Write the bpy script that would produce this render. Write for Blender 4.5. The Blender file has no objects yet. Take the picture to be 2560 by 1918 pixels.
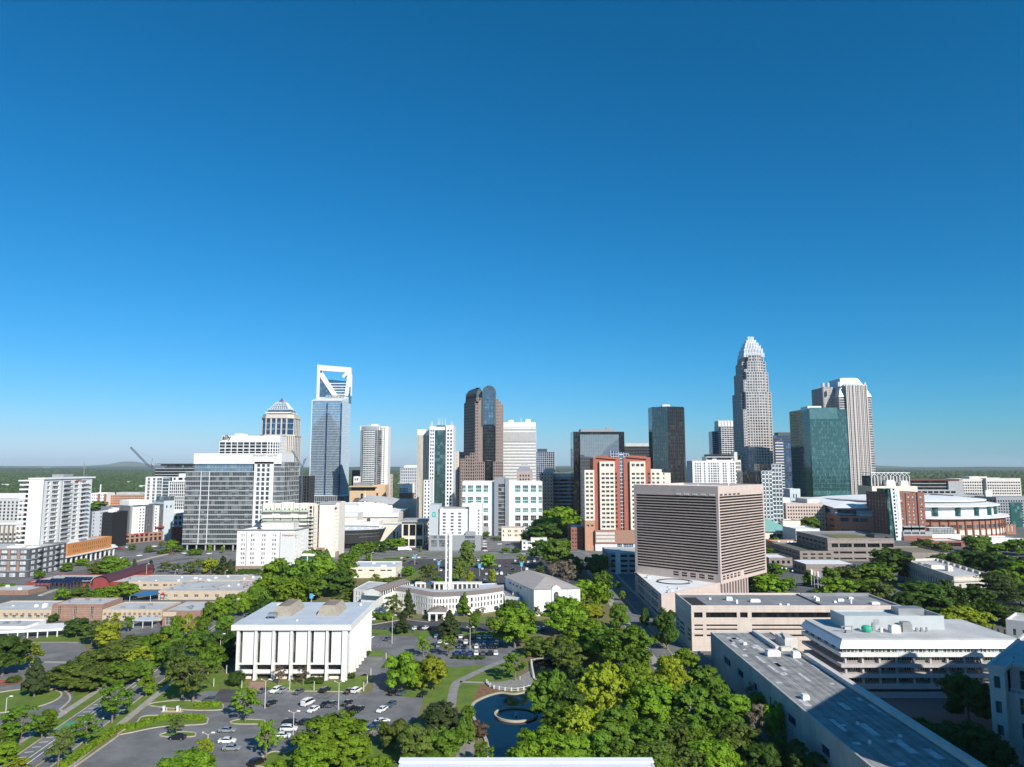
import bpy,math,random
import numpy as np
from mathutils import Vector,Matrix
random.seed(7)
SC=bpy.context.scene
COL=SC.collection
# ---------------------------------------------------------------- camera, light, sky, exposure

F=1777.0
CAM_H=75.0
PITCH=math.radians(6.55)
cam_data=bpy.data.cameras.new('camera')
cam_data.sensor_width=36.0
cam_data.lens=36.0*F/2560.0
cam_data.clip_start=1.0
cam_data.clip_end=120000.0
camera=bpy.data.objects.new('camera',cam_data)
camera.location=(0.0,0.0,CAM_H)
camera.rotation_euler=(math.radians(90)+PITCH,0.0,0.0)
COL.objects.link(camera)
SC.camera=camera
SUN_EL=math.radians(31.0)
SUN_AZ=math.radians(146.5)
world=bpy.data.worlds.new('World')
SC.world=world
world.use_nodes=True
wn=world.node_tree.nodes
wl=world.node_tree.links
for n in list(wn):
 wn.remove(n)
w_out=wn.new('ShaderNodeOutputWorld')
w_bg=wn.new('ShaderNodeBackground')
w_sky=wn.new('ShaderNodeTexSky')
w_sky.sky_type='NISHITA'
w_sky.sun_disc=False
w_sky.sun_elevation=SUN_EL
w_sky.sun_rotation=SUN_AZ
w_sky.altitude=200.0
w_sky.air_density=1.0
w_sky.dust_density=0.35
w_sky.ozone_density=3.0
# the colours of this April sky: the same curve for every direction

SKY_K=0.078
w_sep=wn.new('ShaderNodeSeparateColor')
w_com=wn.new('ShaderNodeCombineColor')
wl.new(w_sky.outputs[0],w_sep.inputs[0])
def w_math(op,a,b):
 n=wn.new('ShaderNodeMath')
 n.operation=op
 for k,v in enumerate((a,b)):
  if isinstance(v,float):
   n.inputs[k].default_value=v
  else:
   wl.new(v,n.inputs[k])
 return n.outputs[0]
w_g=w_math('MULTIPLY',w_sep.outputs[1],0.885)
w_b=w_math('MAXIMUM',w_math('MULTIPLY',w_sep.outputs[2],1.28),w_math('MULTIPLY',w_g,1.25))
w_r=w_math('MULTIPLY',w_math('POWER',w_sep.outputs[0],2.1),0.0622)
w_r=w_math('MINIMUM',w_r,w_math('MULTIPLY',w_g,1.05))
wl.new(w_r,w_com.inputs[0])
wl.new(w_g,w_com.inputs[1])
wl.new(w_b,w_com.inputs[2])
wl.new(w_com.outputs[0],w_bg.inputs[0])
w_bg.inputs[1].default_value=SKY_K
wl.new(w_bg.outputs[0],w_out.inputs[0])
sun_data=bpy.data.lights.new('sun','SUN')
sun_data.energy=5.0
sun_data.angle=math.radians(0.53)
sun_data.color=(1.0,0.955,0.87)
sun=bpy.data.objects.new('sun',sun_data)
SUN_DIR=Vector((math.sin(SUN_AZ)*math.cos(SUN_EL),math.cos(SUN_AZ)*math.cos(SUN_EL),math.sin(SUN_EL)))
sun.rotation_euler=SUN_DIR.to_track_quat('Z','Y').to_euler()
sun.location=(200,-300,300)
COL.objects.link(sun)
SC.view_settings.view_transform='Standard'
SC.view_settings.look='None'
SC.view_settings.exposure=0.25
SC.view_settings.gamma=1.0
SC.view_settings.use_curve_mapping=False
SC.render.engine='CYCLES'
SC.cycles.max_bounces=7
SC.cycles.diffuse_bounces=4
SC.cycles.glossy_bounces=3
SC.cycles.transmission_bounces=2
SC.cycles.volume_bounces=0
SC.cycles.transparent_max_bounces=4
SC.cycles.use_denoising=True
# ---------------------------------------------------------------- where things stand

_S,_C=math.sin(PITCH),math.cos(PITCH)
def ray(py):
 v=(959.0-py)/F
 fw=_C-v*_S
 return(_S+v*_C)/fw,fw
def YG(py,z=0.0):
 r,fw=ray(py)
 return(z-CAM_H)/r
def ZP(py,Y):
 return CAM_H+ray(py)[0]*Y
def XP(px,Y,py=1165.0):
 return(px-1280.0)/F/ray(py)[1]*Y
def P(px,py,z=0.0):
 Y=YG(py,z)
 return(XP(px,Y,py),Y)
# ---------------------------------------------------------------- materials

MATS={}
def mat(name,col,rough=0.85,metal=0.0,spec=0.3,var=0.10,scale=0.35,bump=0.0,bscale=3.0,col2=None,stain=0.0):
 """A procedural material: base colour broken up by two octaves of noise, dirt streaks and fine relief."""
 if name in MATS:
  return MATS[name]
 m=bpy.data.materials.new(name)
 m.use_nodes=True
 nt=m.node_tree
 b=nt.nodes['Principled BSDF']
 b.inputs['Roughness'].default_value=rough
 b.inputs['Metallic'].default_value=metal
 b.inputs['Specular IOR Level'].default_value=spec
 tc=nt.nodes.new('ShaderNodeTexCoord')
 geo=nt.nodes.new('ShaderNodeNewGeometry')
 nz=nt.nodes.new('ShaderNodeTexNoise')
 nz.inputs['Scale'].default_value=scale
 nz.inputs['Detail'].default_value=5.0
 nz.inputs['Roughness'].default_value=0.65
 nt.links.new(geo.outputs['Position'],nz.inputs['Vector'])
 ramp=nt.nodes.new('ShaderNodeValToRGB')
 c1=col2 if col2 else tuple(max(0.0,c*(1-var))for c in col)
 c2=col if col2 else tuple(min(1.0,c*(1+var))for c in col)
 ramp.color_ramp.elements[0].position=0.36
 ramp.color_ramp.elements[1].position=0.64
 ramp.color_ramp.elements[0].color=(*c1,1)
 ramp.color_ramp.elements[1].color=(*c2,1)
 nt.links.new(nz.outputs[0],ramp.inputs[0])
 last=ramp.outputs[0]
 if stain>0:
  mp=nt.nodes.new('ShaderNodeMapping')
  mp.inputs['Scale'].default_value=(0.9,0.9,0.06)
  nt.links.new(geo.outputs['Position'],mp.inputs['Vector'])
  n2=nt.nodes.new('ShaderNodeTexNoise')
  n2.inputs['Scale'].default_value=1.0
  n2.inputs['Detail'].default_value=4.0
  nt.links.new(mp.outputs[0],n2.inputs['Vector'])
  r2=nt.nodes.new('ShaderNodeMapRange')
  r2.inputs['From Min'].default_value=0.5
  r2.inputs['From Max'].default_value=0.75
  r2.inputs['To Min'].default_value=0.0
  r2.inputs['To Max'].default_value=stain
  nt.links.new(n2.outputs[0],r2.inputs[0])
  mx=nt.nodes.new('ShaderNodeMix')
  mx.data_type='RGBA'
  nt.links.new(r2.outputs[0],mx.inputs['Factor'])
  nt.links.new(last,mx.inputs[6])
  mx.inputs[7].default_value=(*[c*0.45 for c in col],1)
  last=mx.outputs[2]
 nt.links.new(last,b.inputs['Base Color'])
 if bump>0:
  n3=nt.nodes.new('ShaderNodeTexNoise')
  n3.inputs['Scale'].default_value=bscale
  n3.inputs['Detail'].default_value=4.0
  nt.links.new(geo.outputs['Position'],n3.inputs['Vector'])
  bp=nt.nodes.new('ShaderNodeBump')
  bp.inputs['Strength'].default_value=bump
  bp.inputs['Distance'].default_value=0.3
  nt.links.new(n3.outputs[0],bp.inputs['Height'])
  nt.links.new(bp.outputs[0],b.inputs['Normal'])
 MATS[name]=m
 return m
def glass(name,dark,light,metal=0.5,rough=0.06,cell=(3.0,3.0,3.6),share=0.35,tilt=0.012):
 """Coated window glass: every pane its own tone (blinds, rooms behind) and a hair's tilt of its own."""
 if name in MATS:
  return MATS[name]
 m=bpy.data.materials.new(name)
 m.use_nodes=True
 nt=m.node_tree
 L=nt.links
 b=nt.nodes['Principled BSDF']
 b.inputs['Roughness'].default_value=rough
 b.inputs['Metallic'].default_value=metal
 b.inputs['Specular IOR Level'].default_value=0.6
 tc=nt.nodes.new('ShaderNodeTexCoord')
 oi=nt.nodes.new('ShaderNodeObjectInfo')
 sn=nt.nodes.new('ShaderNodeVectorMath')
 sn.operation='SNAP'
 sn.inputs[1].default_value=cell
 L.new(tc.outputs['Object'],sn.inputs[0])
 ad=nt.nodes.new('ShaderNodeVectorMath')
 ad.operation='ADD'
 L.new(sn.outputs[0],ad.inputs[0])
 L.new(oi.outputs['Random'],ad.inputs[1])
 wnz=nt.nodes.new('ShaderNodeTexWhiteNoise')
 wnz.noise_dimensions='3D'
 L.new(ad.outputs[0],wnz.inputs['Vector'])
 rp=nt.nodes.new('ShaderNodeValToRGB')
 rp.color_ramp.elements[0].position=1.0-share
 rp.color_ramp.elements[1].position=1.0
 rp.color_ramp.elements[0].color=(*dark,1)
 rp.color_ramp.elements[1].color=(*light,1)
 L.new(wnz.outputs['Value'],rp.inputs[0])
 L.new(rp.outputs[0],b.inputs['Base Color'])
 if tilt>0:
  geo=nt.nodes.new('ShaderNodeNewGeometry')
  sb=nt.nodes.new('ShaderNodeVectorMath')
  sb.operation='SUBTRACT'
  L.new(wnz.outputs['Color'],sb.inputs[0])
  sb.inputs[1].default_value=(0.5,0.5,0.5)
  sc=nt.nodes.new('ShaderNodeVectorMath')
  sc.operation='SCALE'
  sc.inputs['Scale'].default_value=tilt*2
  L.new(sb.outputs[0],sc.inputs[0])
  a2=nt.nodes.new('ShaderNodeVectorMath')
  a2.operation='ADD'
  L.new(geo.outputs['Normal'],a2.inputs[0])
  L.new(sc.outputs[0],a2.inputs[1])
  nm=nt.nodes.new('ShaderNodeVectorMath')
  nm.operation='NORMALIZE'
  L.new(a2.outputs[0],nm.inputs[0])
  L.new(nm.outputs[0],b.inputs['Normal'])
 MATS[name]=m
 return m
# ---------------------------------------------------------------- mesh helpers

class MB:
 """Collects quads and polygons; build() links them as ONE mesh object."""
 def __init__(self):
  self.v,self.f,self.m=[],[],[]
 def poly(self,pts,mi=0):
  n=len(self.v)
  self.v.extend(pts)
  self.f.append(tuple(range(n,n+len(pts))))
  self.m.append(mi)
 def box(self,x0,y0,z0,x1,y1,z1,mi=0,top=None,bottom=True):
  n=len(self.v)
  self.v+=[(x0,y0,z0),(x1,y0,z0),(x1,y1,z0),(x0,y1,z0),(x0,y0,z1),(x1,y0,z1),(x1,y1,z1),(x0,y1,z1)]
  fs=[(0,1,5,4),(1,2,6,5),(2,3,7,6),(3,0,4,7),(4,5,6,7)]
  if bottom:
   fs.append((3,2,1,0))
  for i,q in enumerate(fs):
   self.f.append(tuple(n+k for k in q))
   self.m.append(top if(i==4 and top is not None)else mi)
  return self
 def prism(self,pts,z0,z1,mi=0,top=None,bottom=False):
  n=len(pts)
  for i in range(n):
   a,b=pts[i],pts[(i+1)%n]
   self.poly([(a[0],a[1],z0),(b[0],b[1],z0),(b[0],b[1],z1),(a[0],a[1],z1)],mi)
  self.poly([(p[0],p[1],z1)for p in pts],mi if top is None else top)
  if bottom:
   self.poly([(p[0],p[1],z0)for p in reversed(pts)],mi)
  return self
 def loft(self,rings,mi=0,cap0=False,cap1=True,closed=True):
  """rings: lists of (x, y, z), same length, bottom to top, counter-clockwise."""
  n=len(rings[0])
  base=len(self.v)
  for r in rings:
   self.v.extend(r)
  for k in range(len(rings)-1):
   for i in range(n if closed else n-1):
    j=(i+1)%n
    self.f.append((base+k*n+i,base+k*n+j,base+(k+1)*n+j,base+(k+1)*n+i))
    self.m.append(mi)
  if cap1:
   self.f.append(tuple(base+(len(rings)-1)*n+i for i in range(n)))
   self.m.append(mi)
  if cap0:
   self.f.append(tuple(base+i for i in reversed(range(n))))
   self.m.append(mi)
  return self
 def cyl(self,x,y,z0,z1,r0,r1=None,n=12,mi=0,cap=True,sy=1.0):
  r1=r0 if r1 is None else r1
  an=[2*math.pi*i/n for i in range(n)]
  self.loft([[(x+r*math.cos(a),y+sy*r*math.sin(a),z)for a in an]for r,z in((r0,z0),(r1,z1))],mi,False,cap)
  return self
 def tube(self,p,q,r0,r1=None,n=6,mi=0):
  r1=r0 if r1 is None else r1
  p,q=Vector(p),Vector(q)
  d=(q-p).normalized()
  u=d.orthogonal().normalized()
  w=d.cross(u)
  rings=[]
  for c,r in((p,r0),(q,r1)):
   rings.append([tuple(c+u*(r*math.cos(2*math.pi*i/n))+w*(r*math.sin(2*math.pi*i/n)))for i in range(n)])
  self.loft(rings,mi,True,True)
  return self
 def rail(self,A,u,nrm,s0,s1,z0,z1,d0,d1,mi=0):
  """A bar lying on a wall: from s0 to s1 along u, z0 to z1, between d0 and d1 out of the wall."""
  def pt(s,d,z):
   return(A[0]+u[0]*s+nrm[0]*d,A[1]+u[1]*s+nrm[1]*d,z)
  n=len(self.v)
  self.v+=[pt(s0,d1,z0),pt(s1,d1,z0),pt(s1,d1,z1),pt(s0,d1,z1),pt(s0,d0,z0),pt(s1,d0,z0),pt(s1,d0,z1),pt(s0,d0,z1)]
  for q in((0,1,2,3),(1,5,6,2),(4,0,3,7),(3,2,6,7),(4,5,1,0)):
   self.f.append(tuple(n+k for k in q))
   self.m.append(mi)
 def data(self,name,mats):
  me=bpy.data.meshes.new(name)
  me.from_pydata(self.v,[],self.f)
  for m in(mats if isinstance(mats,(list,tuple))else[mats]):
   me.materials.append(m)
  if len(me.polygons)and max(self.m)>0:
   me.polygons.foreach_set('material_index',self.m)
  me.update()
  return me
 def build(self,name,mats,parent=None,loc=(0,0,0),rz=0.0,kind=None):
  return link(name,self.data(name,mats),parent,loc,rz,kind)
def link(name,data,parent=None,loc=(0,0,0),rz=0.0,kind=None):
 o=bpy.data.objects.new(name,data)
 COL.objects.link(o)
 o.parent=parent
 o.location=loc
 o.rotation_euler=(0,0,rz)
 if kind:
  o['kind']=kind
 return o
def tag(o,label,cat,group=None):
 o['label']=label
 o['category']=cat
 if group:
  o['group']=group
 return o
def thing(name,label,cat,loc=(0,0,0),rz=0.0,group=None):
 return tag(link(name,None,None,loc,rz),label,cat,group)
def inset(pts,d):
 n=len(pts)
 out=[]
 for i in range(n):
  p0,p1,p2=Vector(pts[i-1][:2]),Vector(pts[i][:2]),Vector(pts[(i+1)%n][:2])
  a,b=(p1-p0).normalized(),(p2-p1).normalized()
  na,nb=Vector((-a.y,a.x)),Vector((-b.y,b.x))
  k=na+nb
  k=k/max(0.2,(1+na.dot(nb)))
  q=p1+k*d
  out.append((q.x,q.y))
 return out
def edge(pts,i):
 a,b=Vector(pts[i][:2]),Vector(pts[(i+1)%len(pts)][:2])
 L=(b-a).length
 u=(b-a)/L
 return(a.x,a.y),(u.x,u.y),(u.y,-u.x),L
def even(L,n,frac,m0=0.0,m1=None):
 """n openings of equal width over L minus the margins; frac is the glazed share of a bay."""
 m1=m0 if m1 is None else m1
 bay=(L-m0-m1)/n
 return[(m0+bay*(i+0.5-frac/2),m0+bay*(i+0.5+frac/2))for i in range(n)]
def wall(mb,pts,i,z0,z1,cols=(),rows=(),mi=0,dep=0.35):
 """The wall of edge i with real openings; returns the openings as (x, y, z, w, h, angle) on the recessed plane."""
 A,u,nrm,L=edge(pts,i)
 def q(s0,s1,a,b):
  mb.poly([(A[0]+u[0]*s0,A[1]+u[1]*s0,a),(A[0]+u[0]*s1,A[1]+u[1]*s1,a),(A[0]+u[0]*s1,A[1]+u[1]*s1,b),(A[0]+u[0]*s0,A[1]+u[1]*s0,b)],mi)
 wins=[]
 if not cols or not rows:
  q(0,L,z0,z1)
  return wins
 ang=math.atan2(u[1],u[0])
 s=0.0
 for c0,c1 in cols:
  if c0>s+1e-4:
   q(s,c0,z0,z1)
  z=z0
  for r0,r1 in rows:
   if r0>z+1e-4:
    q(c0,c1,z,r0)
   def pt(t,d,zz):
    return(A[0]+u[0]*t-nrm[0]*d,A[1]+u[1]*t-nrm[1]*d,zz)
   mb.poly([pt(c0,0,r0),pt(c1,0,r0),pt(c1,dep,r0),pt(c0,dep,r0)],mi)
   mb.poly([pt(c0,dep,r1),pt(c1,dep,r1),pt(c1,0,r1),pt(c0,0,r1)],mi)
   mb.poly([pt(c0,0,r0),pt(c0,dep,r0),pt(c0,dep,r1),pt(c0,0,r1)],mi)
   mb.poly([pt(c1,dep,r0),pt(c1,0,r0),pt(c1,0,r1),pt(c1,dep,r1)],mi)
   p=pt((c0+c1)/2,dep,r0)
   wins.append((p[0],p[1],r0,c1-c0,r1-r0,ang))
   z=r1
  if z<z1-1e-4:
   q(c0,c1,z,z1)
  s=c1
 if s<L-1e-4:
  q(s,L,z0,z1)
 return wins
WIN_CACHE={}
def win_faces(mb,w,h,nx,nz,fr,place=None):
 """Glass (slot 0) with a proud frame and glazing bars (slot 1), centred on x, standing on z = 0, facing -y."""
 T=place or(lambda x,y,z:(x,y,z))
 hw=w/2
 mb.poly([T(-hw,0,0),T(hw,0,0),T(hw,0,h),T(-hw,0,h)],0)
 if fr<=0:
  return
 bars=[(-hw,-hw+fr,0,h),(hw-fr,hw,0,h),(-hw+fr,hw-fr,0,fr),(-hw+fr,hw-fr,h-fr,h)]
 for k in range(1,nx):
  x=-hw+w*k/nx
  bars.append((x-fr/2,x+fr/2,fr,h-fr))
 for k in range(1,nz):
  z=h*k/nz
  bars.append((-hw+fr,hw-fr,z-fr/2,z+fr/2))
 d=-0.08
 for a,b,c,e in bars:
  mb.poly([T(a,d,c),T(b,d,c),T(b,d,e),T(a,d,e)],1)
  mb.poly([T(b,d,c),T(b,0,c),T(b,0,e),T(b,d,e)],1)
  mb.poly([T(a,0,c),T(a,d,c),T(a,d,e),T(a,0,e)],1)
def windows(parent,wins,gl,fm,nx=1,nz=1,fr=0.08,joined=False,name='window',limit=300):
 """Each opening gets a window of its own (shared mesh); beyond the limit, or far away, one joined part."""
 rest=wins if joined else wins[limit:]
 for(x,y,z,w,h,a)in([]if joined else wins[:limit]):
  key=(round(w,2),round(h,2),nx,nz,fr,gl.name,fm.name)
  if key not in WIN_CACHE:
   mb=MB()
   win_faces(mb,w,h,nx,nz,fr)
   WIN_CACHE[key]=mb.data(name,[gl,fm])
  link(name,WIN_CACHE[key],parent,(x,y,z),a)
 if rest:
  mb=MB()
  for(x,y,z,w,h,a)in rest:
   ca,sa=math.cos(a),math.sin(a)
   win_faces(mb,w,h,nx,nz,fr,lambda X,Y,Z:(x+ca*X-sa*Y,y+sa*X+ca*Y,z+Z))
  mb.build(name,[gl,fm],parent,kind='stuff')
def rect(w,d,x=0.0,y=0.0):
 return[(x,y),(x+w,y),(x+w,y+d),(x,y+d)]
def block(root,pts,z0,z1,wm,rm,spec=None,gl=None,fm=None,nx=1,nz=1,fr=0.08,par=0.9,dep=0.35,joined=False,name='wall',roof='roof',win='window'):
 """A building volume: walls with real window openings, parapet with coping, sunk roof.
    spec: {edge: (columns, glazed share, margin, rows, glazed share, z of first row's cell, z of last cell's top)} or {edge: (list, list)}"""
 mb=MB()
 wins=[]
 for i in range(len(pts)):
  cols=rows=()
  if spec and i in spec:
   s=spec[i]
   L=edge(pts,i)[3]
   if len(s)==2:
    cols,rows=s
   else:
    n,cf,m,nr,rf,a,b=s
    cols=even(L,n,cf,m)
    rows=[(a+r0,a+r1)for r0,r1 in even(b-a,nr,rf)]
  wins+=wall(mb,pts,i,z0,z1,cols,rows,0,dep)
 ins=inset(pts,0.35)
 n=len(pts)
 for i in range(n):
  j=(i+1)%n
  mb.poly([(pts[i][0],pts[i][1],z1),(pts[j][0],pts[j][1],z1),(ins[j][0],ins[j][1],z1),(ins[i][0],ins[i][1],z1)],0)
  mb.poly([(ins[j][0],ins[j][1],z1-par),(ins[i][0],ins[i][1],z1-par),(ins[i][0],ins[i][1],z1),(ins[j][0],ins[j][1],z1)],0)
 wo=mb.build(name,wm,root)
 mr=MB()
 mr.poly([(p[0],p[1],z1-par)for p in ins])
 mr.build(roof,rm,root)
 if wins:
  windows(root,wins,gl,fm,nx,nz,fr,joined,win)
 return wo
def units(root,boxes,m,z,name='rooftop_unit'):
 """Plant on a roof: each unit a part with a slatted top rim."""
 for(x,y,w,d,h)in boxes:
  mb=MB()
  mb.box(0,0,0,w,d,h*0.8,0)
  mb.box(0.08*w,0.08*d,h*0.8,0.92*w,0.92*d,h,0)
  mb.build(name,m,root,(x,y,z))
def skin(mb,pts,i,z0,z1,nb,nf,pw,sh,pd,sd,mp=0,ms=0,m0=0.0):
 """Piers and spandrels standing proud of a glass wall."""
 A,u,nrm,L=edge(pts,i)
 if nb:
  for k in range(nb+1):
   s=m0+(L-2*m0)*k/nb
   mb.rail(A,u,nrm,max(0,s-pw/2),min(L,s+pw/2),z0,z1,0,pd,mp)
 if nf:
  for k in range(nf+1):
   z=z0+(z1-z0)*k/nf
   mb.rail(A,u,nrm,0,L,max(z0,z-sh/2),min(z1,z+sh/2),0,sd,ms)
def core(root,pts,z0,z1,gm,rm,name='glass_wall'):
 mb=MB()
 mb.prism(pts,z0,z1-0.3,0)
 mb.build(name,gm,root)
 r=MB()
 r.prism(inset(pts,0.02),z1-0.3,z1,0)
 r.build('roof',rm,root)
TEXTS=[]
def text(root,s,size,loc,rz,m,name='sign',ext=0.12,rot=None):
 """Lettering with depth; turned into mesh at the end of the script."""
 cu=bpy.data.curves.new(name,'FONT')
 cu.body=s
 cu.size=size
 cu.extrude=ext
 cu.resolution_u=2
 cu.materials.append(m)
 o=link(name,cu,root,loc)
 o.rotation_euler=rot if rot else(math.pi/2,0,rz)
 TEXTS.append(o)
 return o
def texts_to_mesh():
 dg=bpy.context.evaluated_depsgraph_get()
 made=[(o,bpy.data.meshes.new_from_object(o.evaluated_get(dg)))for o in TEXTS]
 for o,me in made:
  n=link('lettering',me,o.parent,o.location)
  n.rotation_euler=o.rotation_euler
  bpy.data.objects.remove(o)
# ---------------------------------------------------------------- ground materials

ASPH=mat('asphalt',(0.175,0.173,0.172),0.95,var=0.22,scale=0.12,bump=0.15)
ASPH_D=mat('asphalt_dark',(0.075,0.075,0.078),0.95,var=0.2,scale=0.15)
ASPH_O=mat('asphalt_old',(0.19,0.185,0.178),0.95,var=0.25,scale=0.1)
CONC=mat('concrete_pavement',(0.36,0.33,0.285),0.9,var=0.12,scale=0.5)
KERB=mat('kerb_concrete',(0.46,0.40,0.32),0.9,var=0.12,scale=0.6)
LAWN=mat('lawn_grass',(0.15,0.22,0.030),0.95,var=0.3,scale=0.22,col2=(0.10,0.155,0.026),bump=0.4,bscale=2.0)
LAWN_D=mat('lawn_dry',(0.16,0.18,0.05),0.95,scale=0.1,col2=(0.20,0.15,0.085),bump=0.4,bscale=2.0)
SOIL=mat('mulch_soil',(0.22,0.12,0.065),0.95,var=0.3,scale=0.7)
CITY=mat('city_ground',(0.16,0.155,0.15),0.95,scale=0.03,col2=(0.11,0.115,0.11))
FLOOR_G=mat('woodland_floor',(0.050,0.078,0.026),0.95,scale=0.02,col2=(0.028,0.046,0.016))
FAR_G=mat('far_land',(0.038,0.066,0.022),0.95,scale=0.004,col2=(0.020,0.038,0.013))
PAINT=mat('road_paint',(0.72,0.72,0.70),0.8,var=0.15,scale=1.5)
PAINT_Y=mat('yellow_paint',(0.70,0.50,0.08),0.8,var=0.15,scale=1.5)
BRICKP=mat('brick_paving',(0.33,0.20,0.15),0.9,var=0.2,scale=1.0)
TERR=mat('terrace_paving',(0.27,0.255,0.235),0.9,var=0.18,scale=0.6)
GREENP=mat('green_lane_paint',(0.10,0.30,0.14),0.8,var=0.2,scale=1.0)
def structure(name,mb,m,z=0.0):
 return mb.build(name,m,None,(0,0,z),kind='structure')
def sheet(name,pts,m,lev=1,world_pts=False):
 """A flat piece of ground; the outline is given as points of the photograph put down on the ground plane."""
 q=pts if world_pts else[P(*p)for p in pts]
 mb=MB()
 area=sum(q[i][0]*q[(i+1)%len(q)][1]-q[(i+1)%len(q)][0]*q[i][1]for i in range(len(q)))
 if area<0:
  q=q[::-1]
 mb.poly([(p[0],p[1],0.015*lev)for p in q])
 return structure(name,mb,m)
def strip(name,line,w,m,lev=2,h=0.0):
 """A band of constant width along a line of ground points; with h it is a real kerb."""
 n=len(line)
 Lf,Rt=[],[]
 for i in range(n):
  a=Vector(line[max(0,i-1)])
  b=Vector(line[min(n-1,i+1)])
  t=(b-a).normalized()
  nn=Vector((-t.y,t.x))
  c=Vector(line[i])
  Lf.append(c+nn*w/2)
  Rt.append(c-nn*w/2)
 mb=MB()
 z=0.015*lev+h
 for i in range(n-1):
  a,b,c,d=Rt[i],Rt[i+1],Lf[i+1],Lf[i]
  mb.poly([(a.x,a.y,z),(b.x,b.y,z),(c.x,c.y,z),(d.x,d.y,z)])
  if h:
   mb.poly([(a.x,a.y,0),(b.x,b.y,0),(b.x,b.y,z),(a.x,a.y,z)])
   mb.poly([(c.x,c.y,0),(d.x,d.y,0),(d.x,d.y,z),(c.x,c.y,z)])
 if h:
  for k in(0,n-1):
   mb.poly([(Rt[k].x,Rt[k].y,0),(Rt[k].x,Rt[k].y,z),(Lf[k].x,Lf[k].y,z),(Lf[k].x,Lf[k].y,0)])
 return structure(name,mb,m)
def px(*pts):
 return[P(*p)for p in pts]
def smooth(pts,n=6,closed=False):
 """Catmull-Rom through the points."""
 out=[]
 N=len(pts)
 for i in range(N if closed else N-1):
  p=[Vector(pts[(i+k)%N])if closed else Vector(pts[min(N-1,max(0,i+k))])for k in(-1,0,1,2)]
  for t in range(n):
   s=t/n
   out.append(tuple(0.5*(2*p[1]+(p[2]-p[0])*s+(2*p[0]-5*p[1]+4*p[2]-p[3])*s*s+(3*p[1]-p[0]-3*p[2]+p[3])*s**3)))
 if not closed:
  out.append(tuple(pts[-1]))
 return out
def ell(cx,cy,rx,ry,n=32,a0=0.0,a1=2*math.pi):
 return[(cx+rx*math.cos(a0+(a1-a0)*i/n),cy+ry*math.sin(a0+(a1-a0)*i/n))for i in range(n+(0 if abs(a1-a0-2*math.pi)<1e-6 else 1))]
# ---------------------------------------------------------------- land out to the horizon

mb=MB()
R=30000.0
mb.poly([(-R,-3000,-0.3),(R,-3000,-0.3),(R,R,-0.3),(-R,R,-0.3)])
structure('ground',mb,FAR_G)
sheet('city_ground',[(-900,60),(1300,60),(1300,1500),(-900,1500)],CITY,0,True)
def hills():
 rng=np.random.default_rng(5)
 mb=MB()
 for(Y,hmax,wl)in((5200,26,900),(8200,42,1500),(12500,62,2300),(19000,95,3800)):
  n=150
  xs=np.linspace(-Y*1.25,Y*1.25,n)
  ph=rng.uniform(0,6.28,5)
  h=sum(np.sin(xs/wl*(k+1)*1.3+ph[k])/(k+1)for k in range(5))
  h=hmax*(0.45+0.27*h)+rng.normal(0,hmax*0.02,n)
  h=np.maximum(h,2)
  dp=Y*0.16
  for i in range(n-1):
   prof=[(0,-2),(0.35,0.8),(0.5,1.0),(0.7,0.75),(1.0,-2)]
   for k in range(4):
    (t0,a0),(t1,a1)=prof[k],prof[k+1]
    z=lambda hh,a:hh*a if a>0 else a
    mb.poly([(xs[i],Y+dp*t0,z(h[i],a0)),(xs[i+1],Y+dp*t0,z(h[i+1],a0)),(xs[i+1],Y+dp*t1,z(h[i+1],a1)),(xs[i],Y+dp*t1,z(h[i],a1))])
 structure('hills',mb,FAR_G)
 mb=MB()
 Y=27000.0
 cx=XP(288,Y)
 pr=[(-1900,10),(-1300,70),(-760,110),(-420,180),(-180,215),(80,222),(330,205),(620,150),(1000,92),(1700,40),(2400,10)]
 for i in range(len(pr)-1):
  (xa,ha),(xb,hb)=pr[i],pr[i+1]
  mb.poly([(cx+xa,Y,-5),(cx+xb,Y,-5),(cx+xb,Y+900,hb),(cx+xa,Y+900,ha)])
  mb.poly([(cx+xa,Y+900,ha),(cx+xb,Y+900,hb),(cx+xb,Y+2200,-5),(cx+xa,Y+2200,-5)])
 structure('mountain',mb,FAR_G)
hills()
# ---------------------------------------------------------------- woodland beyond the city: one mass of crowns

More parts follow.
